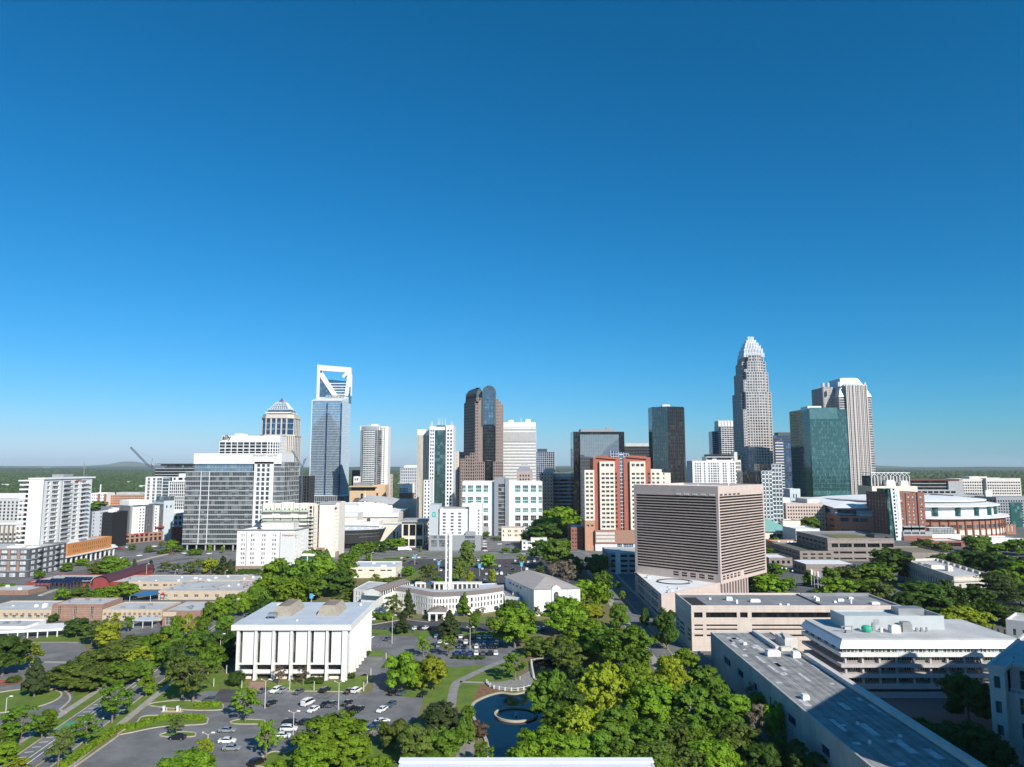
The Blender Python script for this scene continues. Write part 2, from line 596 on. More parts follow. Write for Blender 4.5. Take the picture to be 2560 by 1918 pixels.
def leaf_mat(name,col,tr=0.35,var=0.25):
 m=bpy.data.materials.new(name)
 m.use_nodes=True
 nt=m.node_tree
 L=nt.links
 b=nt.nodes['Principled BSDF']
 b.inputs['Roughness'].default_value=0.6
 b.inputs['Specular IOR Level'].default_value=0.25
 geo=nt.nodes.new('ShaderNodeNewGeometry')
 nz=nt.nodes.new('ShaderNodeTexNoise')
 nz.inputs['Scale'].default_value=0.55
 nz.inputs['Detail'].default_value=3.0
 L.new(geo.outputs['Position'],nz.inputs['Vector'])
 oi=nt.nodes.new('ShaderNodeObjectInfo')
 rp=nt.nodes.new('ShaderNodeValToRGB')
 rp.color_ramp.elements[0].position=0.3
 rp.color_ramp.elements[1].position=0.7
 rp.color_ramp.elements[0].color=(*[c*(1-var)for c in col],1)
 rp.color_ramp.elements[1].color=(*[c*(1+var)for c in col],1)
 L.new(nz.outputs[0],rp.inputs[0])
 hs=nt.nodes.new('ShaderNodeHueSaturation')
 mr=nt.nodes.new('ShaderNodeMapRange')
 mr.inputs['To Min'].default_value=0.491
 mr.inputs['To Max'].default_value=0.507
 L.new(oi.outputs['Random'],mr.inputs[0])
 L.new(mr.outputs[0],hs.inputs['Hue'])
 m2=nt.nodes.new('ShaderNodeMapRange')
 m2.inputs['To Min'].default_value=0.88
 m2.inputs['To Max'].default_value=1.2
 L.new(oi.outputs['Random'],m2.inputs[0])
 L.new(m2.outputs[0],hs.inputs['Value'])
 L.new(rp.outputs[0],hs.inputs['Color'])
 L.new(hs.outputs[0],b.inputs['Base Color'])
 if tr>0:
  t=nt.nodes.new('ShaderNodeBsdfTranslucent')
  L.new(hs.outputs[0],t.inputs['Color'])
  mx=nt.nodes.new('ShaderNodeMixShader')
  mx.inputs[0].default_value=tr
  L.new(b.outputs[0],mx.inputs[1])
  L.new(t.outputs[0],mx.inputs[2])
  L.new(mx.outputs[0],nt.nodes['Material Output'].inputs['Surface'])
 MATS[name]=m
 return m
def np_mesh(name,verts,quads,mats,tris=None):
 me=bpy.data.meshes.new(name)
 nv=len(verts)
 me.vertices.add(nv)
 me.vertices.foreach_set('co',verts.astype(np.float32).ravel())
 k=quads.shape[1]
 me.loops.add(quads.size)
 me.loops.foreach_set('vertex_index',quads.astype(np.int32).ravel())
 me.polygons.add(len(quads))
 me.polygons.foreach_set('loop_start',np.arange(0,quads.size,k,dtype=np.int32))
 me.polygons.foreach_set('loop_total',np.full(len(quads),k,dtype=np.int32))
 for m in mats:
  me.materials.append(m)
 me.update(calc_edges=True)
 return me
def far_woods():
 rng=np.random.default_rng(11)
 n=34000
 Y=1350*np.exp(rng.uniform(0,1,n)*math.log(5.2))
 X=Y*rng.uniform(-1.05,1.05,n)
 keep=(np.sin(X/260+1.3)+np.sin(Y/330+X/500)+rng.normal(0,0.9,n))>-1.1
 X,Y=X[keep],Y[keep]
 n=len(X)
 r=(5.5+Y*0.0022)*rng.uniform(0.65,1.35,n)
 h=(9+Y*0.0018)*rng.uniform(0.7,1.35,n)
 k=7
 a=np.arange(k)*2*math.pi/k
 rings=[(1.0,0.15),(1.05,0.5),(0.62,0.86),(0.05,1.0)]
 V=np.zeros((n,len(rings)*k,3),np.float32)
 for q,(rr,zz)in enumerate(rings):
  jit=rng.uniform(0.72,1.28,(n,k))
  V[:,q*k:(q+1)*k,0]=X[:,None]+r[:,None]*rr*jit*np.cos(a+q*0.45)
  V[:,q*k:(q+1)*k,1]=Y[:,None]+r[:,None]*rr*jit*np.sin(a+q*0.45)
  V[:,q*k:(q+1)*k,2]=h[:,None]*zz*rng.uniform(0.88,1.12,(n,k))
 fq=[]
 for q in range(len(rings)-1):
  for i in range(k):
   j=(i+1)%k
   fq.append((q*k+i,q*k+j,(q+1)*k+j,(q+1)*k+i))
 fq=np.array(fq)
 faces=(fq[None]+(np.arange(n)*len(rings)*k)[:,None,None]).reshape(-1,4)
 me=np_mesh('woodland',V.reshape(-1,3),faces,[mat('far_foliage',(0.066,0.105,0.032),0.9,scale=0.012,col2=(0.030,0.055,0.020))])
 link('woodland',me,kind='stuff')
far_woods()
# ---------------------------------------------------------------- streets, lots, lawns

STREET=lambda y:-122.7-0.1*(y-198)
sheet('park_ground',[(-260,120),(56,120),(56,575),(-260,575)],LAWN_D,1,True)
sheet('school_ground',[(-420,320),(-152,320),(-152,520),(-420,520)],CITY,2,True)
# the street along the left, its verges and pavements

line=[(STREET(y),y)for y in range(90,660,15)]
strip('street',line,12.4,ASPH,3)
strip('kerb',[(x-6.35,y)for x,y in line],0.35,KERB,3,0.12)
strip('kerb',[(x+6.35,y)for x,y in line],0.35,KERB,3,0.12)
strip('verge',[(x-8.2,y)for x,y in line],3.2,LAWN,3)
strip('verge',[(x+8.0,y)for x,y in line],2.8,LAWN,3)
strip('pavement',[(x-11.0,y)for x,y in line],2.4,CONC,7)
strip('pavement',[(x+10.6,y)for x,y in line],2.4,CONC,7)
strip('lane_line',[(x-2.2,y)for x,y in line],0.28,PAINT,5)
strip('lane_line',[(x-0.6,y)for x,y in line],0.28,PAINT,5)
strip('centre_line',[(x+2.6,y)for x,y in line if y<330],0.22,PAINT_Y,5)
mbk=MB()
for i in range(26):
 y=186+i*3.4
 x=STREET(y)
 mbk.poly([(x-5.4,y,0.08),(x-3.4,y+0.5,0.08),(x-3.4,y+0.9,0.08),(x-5.4,y+0.4,0.08)])
structure('lane_marking',mbk,PAINT)
sheet('green_lane',[(STREET(212)-5.9,212),(STREET(212)-3.2,212),(STREET(219)-3.2,219),(STREET(219)-5.9,219)],GREENP,6,True)
# the street at the right and the cross street

sheet('street',[(57,150),(71,150),(71,1400),(57,1400)],ASPH,3,True)
strip('pavement',[(54.6,y)for y in range(150,580,20)],4.0,CONC,4)
strip('pavement',[(72.2,y)for y in range(285,580,20)],2.0,CONC,4)
strip('lane_line',[(64,y)for y in range(150,640,12)],0.25,PAINT_Y,5)
sheet('cross_street',[(-420,588),(320,588),(320,632),(-420,632)],ASPH,4,True)
strip('median',[(-150+10*i,609)for i in range(19)],3.5,LAWN,5,0.1)
strip('pavement',[(-150+10*i,586)for i in range(21)],2.5,CONC,5)
strip('pavement',[(-160+10*i,634.5)for i in range(23)],3.0,CONC,5)
for y in(598,621):
 mbk=MB()
 for i in range(34):
  mbk.box(-400+20*i,y,0.07,-391+20*i,y+0.3,0.09)
 structure('lane_line',mbk,PAINT)
strip('ramp',smooth(px((180,1475),(300,1432),(400,1404),(480,1390),(620,1382))),13,ASPH,5)
strip('ramp',smooth(px((20,1462),(150,1432),(260,1404),(330,1385),(400,1377))),15,ASPH,5)
strip('kerb',smooth(px((100,1490),(240,1440),(330,1408),(420,1386))),2.2,KERB,5,0.5)
# the lot before the white office building

LOT=[(195,1918),(246,1875),(300,1836),(372,1762),(520,1728),(600,1728),(930,1735),(935,1690),(972,1629),(922,1626),(917,1590),(1050,1590),(1290,1600),(1300,1660),(1130,1668),(990,1660),(962,1740),(1060,1745),(1040,1800),(960,1832),(901,1848),(800,1872),(716,1885),(640,1918)]
sheet('parking_lot',LOT,ASPH,4)
sheet('side_bay',[(524,1757),(552,1723),(600,1726),(590,1757)],ASPH_D,5)
sheet('side_bay',[(885,1690),(912,1640),(964,1632),(945,1690)],ASPH_O,5)
sheet('forecourt',[(626,1706),(664,1706),(658,1732),(616,1732)],BRICKP,6)
sheet('lawn',[(560,1716),(576,1700),(626,1707),(616,1726),(556,1721)],LAWN,5)
sheet('lawn',[(660,1707),(866,1704),(912,1685),(928,1692),(902,1730),(666,1727)],LAWN,5)
strip('kerb',px((666,1728),(780,1729),(900,1731),(930,1694)),0.35,KERB,5,0.14)
sheet('lawn',[(914,1628),(966,1627),(955,1643),(918,1641)],LAWN,6)
sheet('lawn',[(560,1712),(575,1690),(470,1640),(420,1680),(400,1720),(376,1762),(470,1774),(552,1768),(520,1757)],LAWN,2)
# hedge islands with kerbs

ISL=smooth(px((296,1836),(340,1808),(370,1790),(505,1794),(518,1804),(505,1812),(404,1818),(320,1834)),5,True)
sheet('planted_island',ISL,LAWN,6,True)
strip('kerb',ISL+ISL[:1],0.4,KERB,6,0.15)
for pts in([(400,1838),(430,1831),(480,1832),(489,1838),(478,1843),(415,1843)],[(576,1806),(600,1800),(652,1801),(662,1806),(650,1811),(590,1811)],[(370,1763),(450,1752),(545,1760),(558,1769),(548,1776),(470,1776)],[(640,1916),(672,1884),(700,1881),(716,1884),(760,1860),(852,1838),(880,1850),(800,1900),(760,1918)]):
 c=smooth(px(*pts),5,True)
 sheet('planted_island',c,LAWN,7,True)
 strip('kerb',c+c[:1],0.4,KERB,7,0.15)
strip('kerb',px((186,1918),(245,1877),(299,1838)),0.5,KERB,6,0.15)
# park lawns, paths, terrace

sheet('lawn',[(1132,1646),(1210,1650),(1262,1648),(1270,1660),(1250,1668),(1152,1702),(1130,1722),(1118,1752),(1040,1760),(1000,1740),(1040,1690),(1100,1650)],LAWN,2)
sheet('lawn',[(1160,1702),(1258,1668),(1300,1690),(1260,1703)],LAWN,3)
sheet('lawn',[(1148,1710),(1200,1708),(1214,1735),(1176,1762),(1140,1778)],LAWN,3)
sheet('lawn',[(960,1862),(1040,1830),(1080,1870),(1010,1918),(900,1918),(902,1870)],LAWN,3)
sheet('flower_bed',[(1200,1712),(1222,1714),(1250,1728),(1215,1737),(1182,1752)],SOIL,4)
sheet('flower_bed',[(1312,1642),(1370,1636),(1440,1640),(1446,1650),(1360,1646),(1330,1656)],SOIL,4)
strip('path',smooth(px((1290,1646),(1240,1660),(1158,1698),(1140,1710),(1132,1735),(1126,1775),(1110,1840))),3.0,TERR,5)
strip('path',px((1150,1705),(1200,1707),(1270,1708)),2.0,CONC,5)
strip('path',px((1156,1918),(1163,1880),(1168,1845)),4.5,TERR,5)
sheet('terrace',[(1217,1707),(1260,1704),(1296,1694),(1328,1676),(1334,1690),(1330,1712),(1316,1722),(1284,1728),(1244,1726),(1226,1718)],TERR,6)
# lots round the church

sheet('church_drive',[(905,1566),(1010,1548),(1100,1552),(1260,1562),(1480,1566),(1480,1586),(1200,1586),(905,1580)],ASPH_D,4)
sheet('lawn',[(905,1545),(960,1536),(1010,1546),(905,1562)],LAWN,5)
sheet('lawn',[(1150,1545),(1330,1540),(1340,1556),(1180,1554)],LAWN,5)
sheet('lawn',[(918,1574),(1028,1577),(1028,1590),(918,1587)],LAWN,5)
sheet('lawn',[(1034,1577),(1090,1577),(1090,1592),(1034,1591)],LAWN,5)
sheet('lawn',[(1120,1580),(1260,1580),(1260,1592),(1120,1592)],LAWN,5)
strip('kerb',px((905,1567),(1010,1549),(1070,1556)),0.6,KERB,5,0.14)
sheet('far_lot',[(1080,1482),(1055,1420),(1090,1400),(1400,1396),(1470,1420),(1440,1482)],ASPH_D,4)
sheet('far_lot',[(980,1416),(1060,1394),(1086,1398),(1045,1440),(1036,1478),(1004,1452)],ASPH_D,4)
sheet('lawn',[(935,1400),(1010,1390),(1050,1392),(960,1404)],LAWN,5)
sheet('lawn',[(1000,1452),(1026,1438),(1048,1424),(1064,1424),(1036,1450),(1016,1470),(1000,1466)],LAWN,5)
sheet('lawn',[(772,1492),(832,1480),(880,1488),(860,1508),(770,1506)],LAWN_D,5)
sheet('hotel_lot',[(1210,1382),(1206,1345),(1300,1345),(1400,1362),(1372,1384)],ASPH_O,5)
sheet('left_lot',[(360,1420),(430,1404),(560,1388),(640,1392),(700,1400),(640,1452),(480,1450),(340,1446)],ASPH,5)
sheet('lawn',[(330,1452),(590,1444),(590,1456),(330,1462)],LAWN_D,6)
# circular drive, left

c0=P(57,1752)
sheet('drive',smooth(px((-60,1726),(70,1714),(160,1712),(184,1745),(165,1772),(150,1780),(168,1786),(110,1812),(40,1818),(-60,1805)),5,True),ASPH,5,True)
isl=ell(c0[0]-3,c0[1],13.5,12.0,36)
sheet('lawn',isl,LAWN,7,True)
strip('kerb',isl+isl[:1],0.55,KERB,7,0.15)
strip('kerb',smooth(px((118,1716),(150,1720),(172,1738),(174,1752),(158,1768),(150,1776),(166,1782))),0.6,KERB,7,0.15)
sheet('lawn',[(120,1714),(200,1700),(262,1680),(300,1700),(230,1745),(168,1780),(176,1745),(150,1718)],LAWN,2)
sheet('old_lot',[(60,1606),(200,1606),(230,1640),(150,1702),(110,1714),(-40,1728),(-60,1660)],ASPH_O,4)
strip('path',px((40,1656),(110,1656),(176,1657)),2.6,CONC,6)
strip('path',px((80,1607),(150,1606),(215,1607)),1.0,KERB,6)
sheet('lawn',[(80,1602),(150,1580),(205,1582),(215,1604)],LAWN,5)
sheet('school_drive',[(230,1560),(330,1552),(392,1562),(400,1580),(330,1586),(250,1580)],ASPH_O,5)
sheet('flower_bed',[(-40,1708),(40,1700),(62,1706),(10,1716),(-40,1722)],SOIL,6)
strip('kerb',px((-60,1713),(0,1703),(44,1704)),1.8,mat('red_kerb',(0.5,0.09,0.07),0.8),7,0.1)
# parking bay lines

def bay_lines(a,b,n,dx,dy):
 m_=MB()
 for i in range(n):
  t=i/(n-1)
  x,y=a[0]+(b[0]-a[0])*t,a[1]+(b[1]-a[1])*t
  L=math.hypot(dx,dy)
  ux,uy=-dy/L*0.07,dx/L*0.07
  m_.poly([(x-ux,y-uy,0.10),(x+ux,y+uy,0.10),(x+dx+ux,y+dy+uy,0.10),(x+dx-ux,y+dy-uy,0.10)])
 structure('bay_line',m_,mat('worn_paint',(0.36,0.36,0.35),0.9,var=0.3,scale=2.0))
bay_lines(P(672,1731),P(900,1735),14,-1.0,-4.6)
bay_lines(P(918,1574),P(1040,1576),9,1.2,4.6)
bay_lines(P(918,1594),P(990,1595),6,0,-5)
bay_lines(P(918,1619),P(975,1618),6,0,4.6)
bay_lines(P(1090,1600),P(1280,1602),16,0,5)
bay_lines(P(1090,1424),P(1400,1424),26,0,5)
bay_lines(P(1090,1450),P(1330,1450),18,0,5)
# ---------------------------------------------------------------- water

def water_mat():
 m=bpy.data.materials.new('pond_water')
 m.use_nodes=True
 nt=m.node_tree
 b=nt.nodes['Principled BSDF']
 b.inputs['Base Color'].default_value=(0.004,0.013,0.018,1)
 b.inputs['Roughness'].default_value=0.03
 b.inputs['IOR'].default_value=1.33
 b.inputs['Specular IOR Level'].default_value=0.45
 nz=nt.nodes.new('ShaderNodeTexNoise')
 nz.inputs['Scale'].default_value=0.9
 nz.inputs['Detail'].default_value=3
 geo=nt.nodes.new('ShaderNodeNewGeometry')
 nt.links.new(geo.outputs['Position'],nz.inputs['Vector'])
 bp=nt.nodes.new('ShaderNodeBump')
 bp.inputs['Strength'].default_value=0.12
 bp.inputs['Distance'].default_value=0.2
 nt.links.new(nz.outputs[0],bp.inputs['Height'])
 nt.links.new(bp.outputs[0],b.inputs['Normal'])
 return m
WATER=water_mat()
p1_=smooth(px((1248,1734),(1204,1748),(1181,1765),(1184,1795),(1214,1850),(1222,1895),(1222,1918),(1330,1918),(1400,1870),(1430,1800),(1420,1752),(1370,1726),(1326,1730),(1285,1737)),5,True)
p2_=smooth(px((1329,1656),(1351,1647),(1390,1645),(1424,1653),(1435,1668),(1424,1697),(1375,1708),(1336,1698)),5,True)
p3_=smooth(px((1040,1900),(1075,1889),(1112,1894),(1125,1918),(1030,1918)),5,True)
for q in(p1_,p2_,p3_):
 sheet('pond',q,WATER,8,True)
 strip('pond_edge',q+q[:1],0.9,KERB,8,0.25)
# ---------------------------------------------------------------- building materials

WHITE=mat('white_stucco',(0.76,0.74,0.70),0.8,var=0.06,scale=0.2,stain=0.3)
WHITE2=mat('white_panel',(0.73,0.725,0.71),0.6,var=0.05,scale=0.3,stain=0.16)
CREAM=mat('cream_stucco',(0.74,0.66,0.55),0.85,var=0.06,scale=0.2,stain=0.10)
PALE=mat('pale_concrete',(0.62,0.58,0.53),0.85,var=0.08,scale=0.25,stain=0.15)
PINK=mat('pink_precast',(0.54,0.435,0.385),0.85,var=0.06,scale=0.3,stain=0.15)
TAN=mat('tan_concrete',(0.62,0.525,0.455),0.85,var=0.08,scale=0.25,stain=0.2)
BROWNC=mat('brown_concrete',(0.27,0.225,0.20),0.85,var=0.10,scale=0.3,stain=0.2)
GREYC=mat('grey_concrete',(0.36,0.37,0.38),0.85,var=0.10,scale=0.3,stain=0.2)
GREYP=mat('grey_panel',(0.29,0.30,0.32),0.6,var=0.05,scale=0.3)
DGREY=mat('charcoal_panel',(0.10,0.105,0.115),0.6,var=0.08,scale=0.3)
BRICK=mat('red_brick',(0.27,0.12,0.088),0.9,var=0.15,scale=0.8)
BRICKB=mat('brown_brick',(0.34,0.20,0.14),0.9,var=0.15,scale=0.8)
TERRA=mat('terracotta_panel',(0.38,0.125,0.085),0.85,var=0.08,scale=0.4)
ORANGE=mat('orange_panel',(0.52,0.22,0.075),0.7,var=0.08,scale=0.6)
MAROON=mat('maroon_metal',(0.10,0.035,0.045),0.5,var=0.1,scale=0.4)
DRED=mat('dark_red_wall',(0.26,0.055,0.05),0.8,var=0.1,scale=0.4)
GRANITE=mat('pink_granite',(0.40,0.32,0.285),0.6,var=0.08,scale=0.3)
GRANITE2=mat('grey_granite',(0.52,0.475,0.445),0.6,var=0.08,scale=0.3)
ROOFG=mat('grey_roof',(0.24,0.245,0.255),0.9,var=0.15,scale=0.15,bump=0.1)
ROOFL=mat('light_roof',(0.50,0.50,0.49),0.9,var=0.12,scale=0.12)
ROOFW=mat('white_roof',(0.78,0.78,0.77),0.8,var=0.06,scale=0.12)
ROOFB=mat('weathered_roof',(0.56,0.60,0.63),0.8,scale=0.16,col2=(0.47,0.52,0.57))
SHINGLE=mat('shingle_roof',(0.25,0.205,0.18),0.95,var=0.1,scale=1.2)
MET=mat('grey_metal',(0.38,0.39,0.40),0.45,metal=0.6,var=0.08)
METD=mat('dark_metal',(0.08,0.085,0.09),0.5,metal=0.4,var=0.1)
METW=mat('white_metal',(0.74,0.745,0.75),0.4,var=0.03)
FRAME=mat('window_frame',(0.33,0.34,0.35),0.5,var=0.05)
FRAMEW=mat('white_window_frame',(0.75,0.75,0.74),0.5,var=0.04)
FRAMED=mat('dark_window_frame',(0.06,0.062,0.066),0.5,var=0.05)
SHADE=mat('recess_shade',(0.035,0.034,0.034),0.9,var=0.2)  # near-black colour standing in for the shade inside openings and recesses
COPPER=mat('copper_roof',(0.24,0.50,0.44),0.7,var=0.08,scale=0.2)
SIGNK=mat('black_letters',(0.02,0.02,0.022),0.5)
SIGNW=mat('white_letters',(0.8,0.8,0.8),0.5)
SIGNR=mat('red_letters',(0.35,0.03,0.05),0.5)
SIGNT=mat('teal_letters',(0.05,0.42,0.36),0.5)
G_DARK=glass('dark_glass',(0.022,0.026,0.030),(0.16,0.17,0.17),metal=0.15,share=0.3)
G_BLUE=glass('blue_glass',(0.16,0.235,0.29),(0.34,0.42,0.46),metal=0.75,share=0.35)
G_SKY=glass('sky_glass',(0.29,0.40,0.49),(0.46,0.55,0.60),metal=0.75,share=0.4,tilt=0.006)
G_GREY=glass('grey_glass',(0.10,0.115,0.12),(0.34,0.38,0.39),metal=0.5,share=0.45,tilt=0.02)
G_TEAL=glass('teal_glass',(0.045,0.15,0.145),(0.20,0.40,0.38),metal=0.5,share=0.35)
G_GREEN=glass('green_glass',(0.045,0.145,0.145),(0.12,0.255,0.24),metal=0.75,share=0.3,tilt=0.008,cell=(1.5,1.5,3.6))
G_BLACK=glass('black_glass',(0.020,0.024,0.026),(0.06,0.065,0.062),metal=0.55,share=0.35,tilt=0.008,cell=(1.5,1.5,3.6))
G_BRON=glass('bronze_glass',(0.050,0.034,0.028),(0.13,0.10,0.08),metal=0.5,share=0.35,tilt=0.02)
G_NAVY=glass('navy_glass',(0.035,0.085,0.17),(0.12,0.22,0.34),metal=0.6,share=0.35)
G_MIRR=glass('mirror_glass',(0.30,0.38,0.38),(0.34,0.42,0.42),metal=0.85,share=0.5,tilt=0.004)
def span(pl,pr,Y,py=1165.0):
 a,b=XP(pl,Y,py),XP(pr,Y,py)
 return a,b-a
# ---------------------------------------------------------------- white panelled office building in the lot

def white_office():
 x0,y0,W,D,H=-98.0,260.0,40.3,40.0,19.0
 r=thing('office_building','white office block of tall blank panels between columns, beside the parking lot','building',(x0,y0,0))
 zt=H-1.9
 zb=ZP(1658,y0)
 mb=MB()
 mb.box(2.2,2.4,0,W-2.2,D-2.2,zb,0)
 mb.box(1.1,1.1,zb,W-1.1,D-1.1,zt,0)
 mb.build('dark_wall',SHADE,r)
 cs=[0.7+(W-2.6)*i/6+0.6 for i in range(7)]
 def column(x,y,w,d):
  m_=MB()
  m_.box(-w/2,-d/2,0,w/2,d/2,zt,0)
  m_.box(-w/2-0.1,-d/2-0.1,0,w/2+0.1,d/2+0.1,0.5,0)
  m_.build('column',WHITE,r,(x,y,0))
 for i,c in enumerate(cs):
  column(c,0.3,0.85 if i<6 else 1.9,1.9)
 pd,wd=None,None
 for i in range(6):
  a,b=cs[i]+0.44,cs[i+1]-0.44-(0.5 if i==5 else 0)
  w=b-a
  m_=MB()
  m_.box(-w/2+1.05,0,0,w/2-0.45,0.9,zt-zb-0.35,0)
  m_.box(-w/2,0.02,-0.55,w/2,0.9,0,0)
  m_.build('panel',WHITE2,r,((a+b)/2,0.0,zb))
  m_=MB()
  win_faces(m_,1.0,zt-zb-0.2,1,4,0.09)
  m_.build('window',[G_DARK,FRAMED],r,(a+0.52,0.85,zb))
  m_=MB()
  win_faces(m_,0.42,zt-zb-0.2,1,4,0.06)
  m_.build('window',[G_DARK,FRAMED],r,(b-0.2,0.85,zb))
  m_=MB()
  m_.box(-w/2,0,0,w/2,0.3,1.25,0)
  m_.box(-w/2,0.3,-0.3,w/2,2.4,0.05,0)
  m_.build('balcony',WHITE,r,((a+b)/2,0.2,2.2))
  m_=MB()
  win_faces(m_,w-0.3,2.0,4,1,0.1)
  m_.build('window',[G_DARK,FRAME],r,((a+b)/2,2.35,3.7))
  if i in(0,2,4,5):
   m_=MB()
   m_.box(-w/2+0.3,0,0,w/2-0.3,0.35,0.9,0)
   m_.build('planter',CREAM,r,((a+b)/2,1.3,0))
 for side in(0,1):
  for k in range(9):
   y=0.9+(D-1.8)*k/8
   if k:
    column(0.35 if side==0 else W-0.35,y,1.6,0.9)
   if k<8:
    m_=MB()
    m_.box(-0.3,0.30,0,0.3,(D-1.8)/8-0.75,zt-zb+0.6,0)
    m_.build('panel',WHITE2,r,(0.9 if side==0 else W-0.9,y+0.4,zb-0.6))
    m_=MB()
    m_.box(-0.2,0.4,0,0.2,(D-1.8)/8-0.5,1.2,0)
    m_.build('balcony',WHITE,r,(0.9 if side==0 else W-0.9,y,4.0))
 m_=MB()
 m_.box(-1.0,-1.2,zt,W+1.0,D+1.0,H-0.12,0)
 o=m_.build('roof',WHITE,r)
 m_=MB()
 m_.box(-0.7,-0.9,0,W+0.7,D+0.7,0.16,0)
 m_.build('roof_deck',ROOFB,o,(0,0,H-0.16))
 LOUV=mat('tan_louvre',(0.33,0.29,0.235),0.7,var=0.12,scale=0.8)
 def mansard(x,y,w,d,h):
  q=thing_part=MB()
  n=11
  a=rect(w,d)
  b=inset(a,1.5)
  q.loft([[(p[0],p[1],0)for p in a],[(p[0],p[1],h)for p in b]],0,False,False)
  for i in range(4):
   A,u,nr,L=edge(a,i)
   for k in range(int(L/0.8)+1):
    s=min(L-0.1,k*0.8)
    t=0.5+(s/L-0.5)*(1-3.0/L)
    p0=(A[0]+u[0]*s+nr[0]*0.04,A[1]+u[1]*s+nr[1]*0.04,0)
    s2=1.5+(s/L)*(L-3.0)
    p1=(A[0]+u[0]*s2-nr[0]*1.46,A[1]+u[1]*s2-nr[1]*1.46,h)
    q.tube(p0,p1,0.06,n=4)
  ob=q.build('penthouse',LOUV,r,(x,y,H))
  m_=MB()
  m_.poly([(p[0],p[1],0)for p in b])
  m_.build('penthouse_deck',SHINGLE,ob,(0,0,h-0.5))
  return ob
 mansard(8.2,13.2,7.6,17,3.4)
 mansard(25.0,13.8,8.0,14.5,3.6)
 m_=MB()
 for(a,b)in((0,0),(2.6,0),(0,2.2),(2.6,2.2)):
  m_.box(a,b,0,a+0.2,b+0.2,1.2,0)
 m_.box(-0.1,-0.1,1.0,2.9,2.5,2.0,0)
 m_.build('rooftop_unit',MET,r,(8.6,8.2,H))
 units(r,[(3.5,34,1.6,1.6,0.6),(37,33,0.8,0.8,0.9),(20,5,0.6,0.6,0.5)],METW,H)
white_office()
# ---------------------------------------------------------------- banded office tower set at forty-five degrees, and its podium

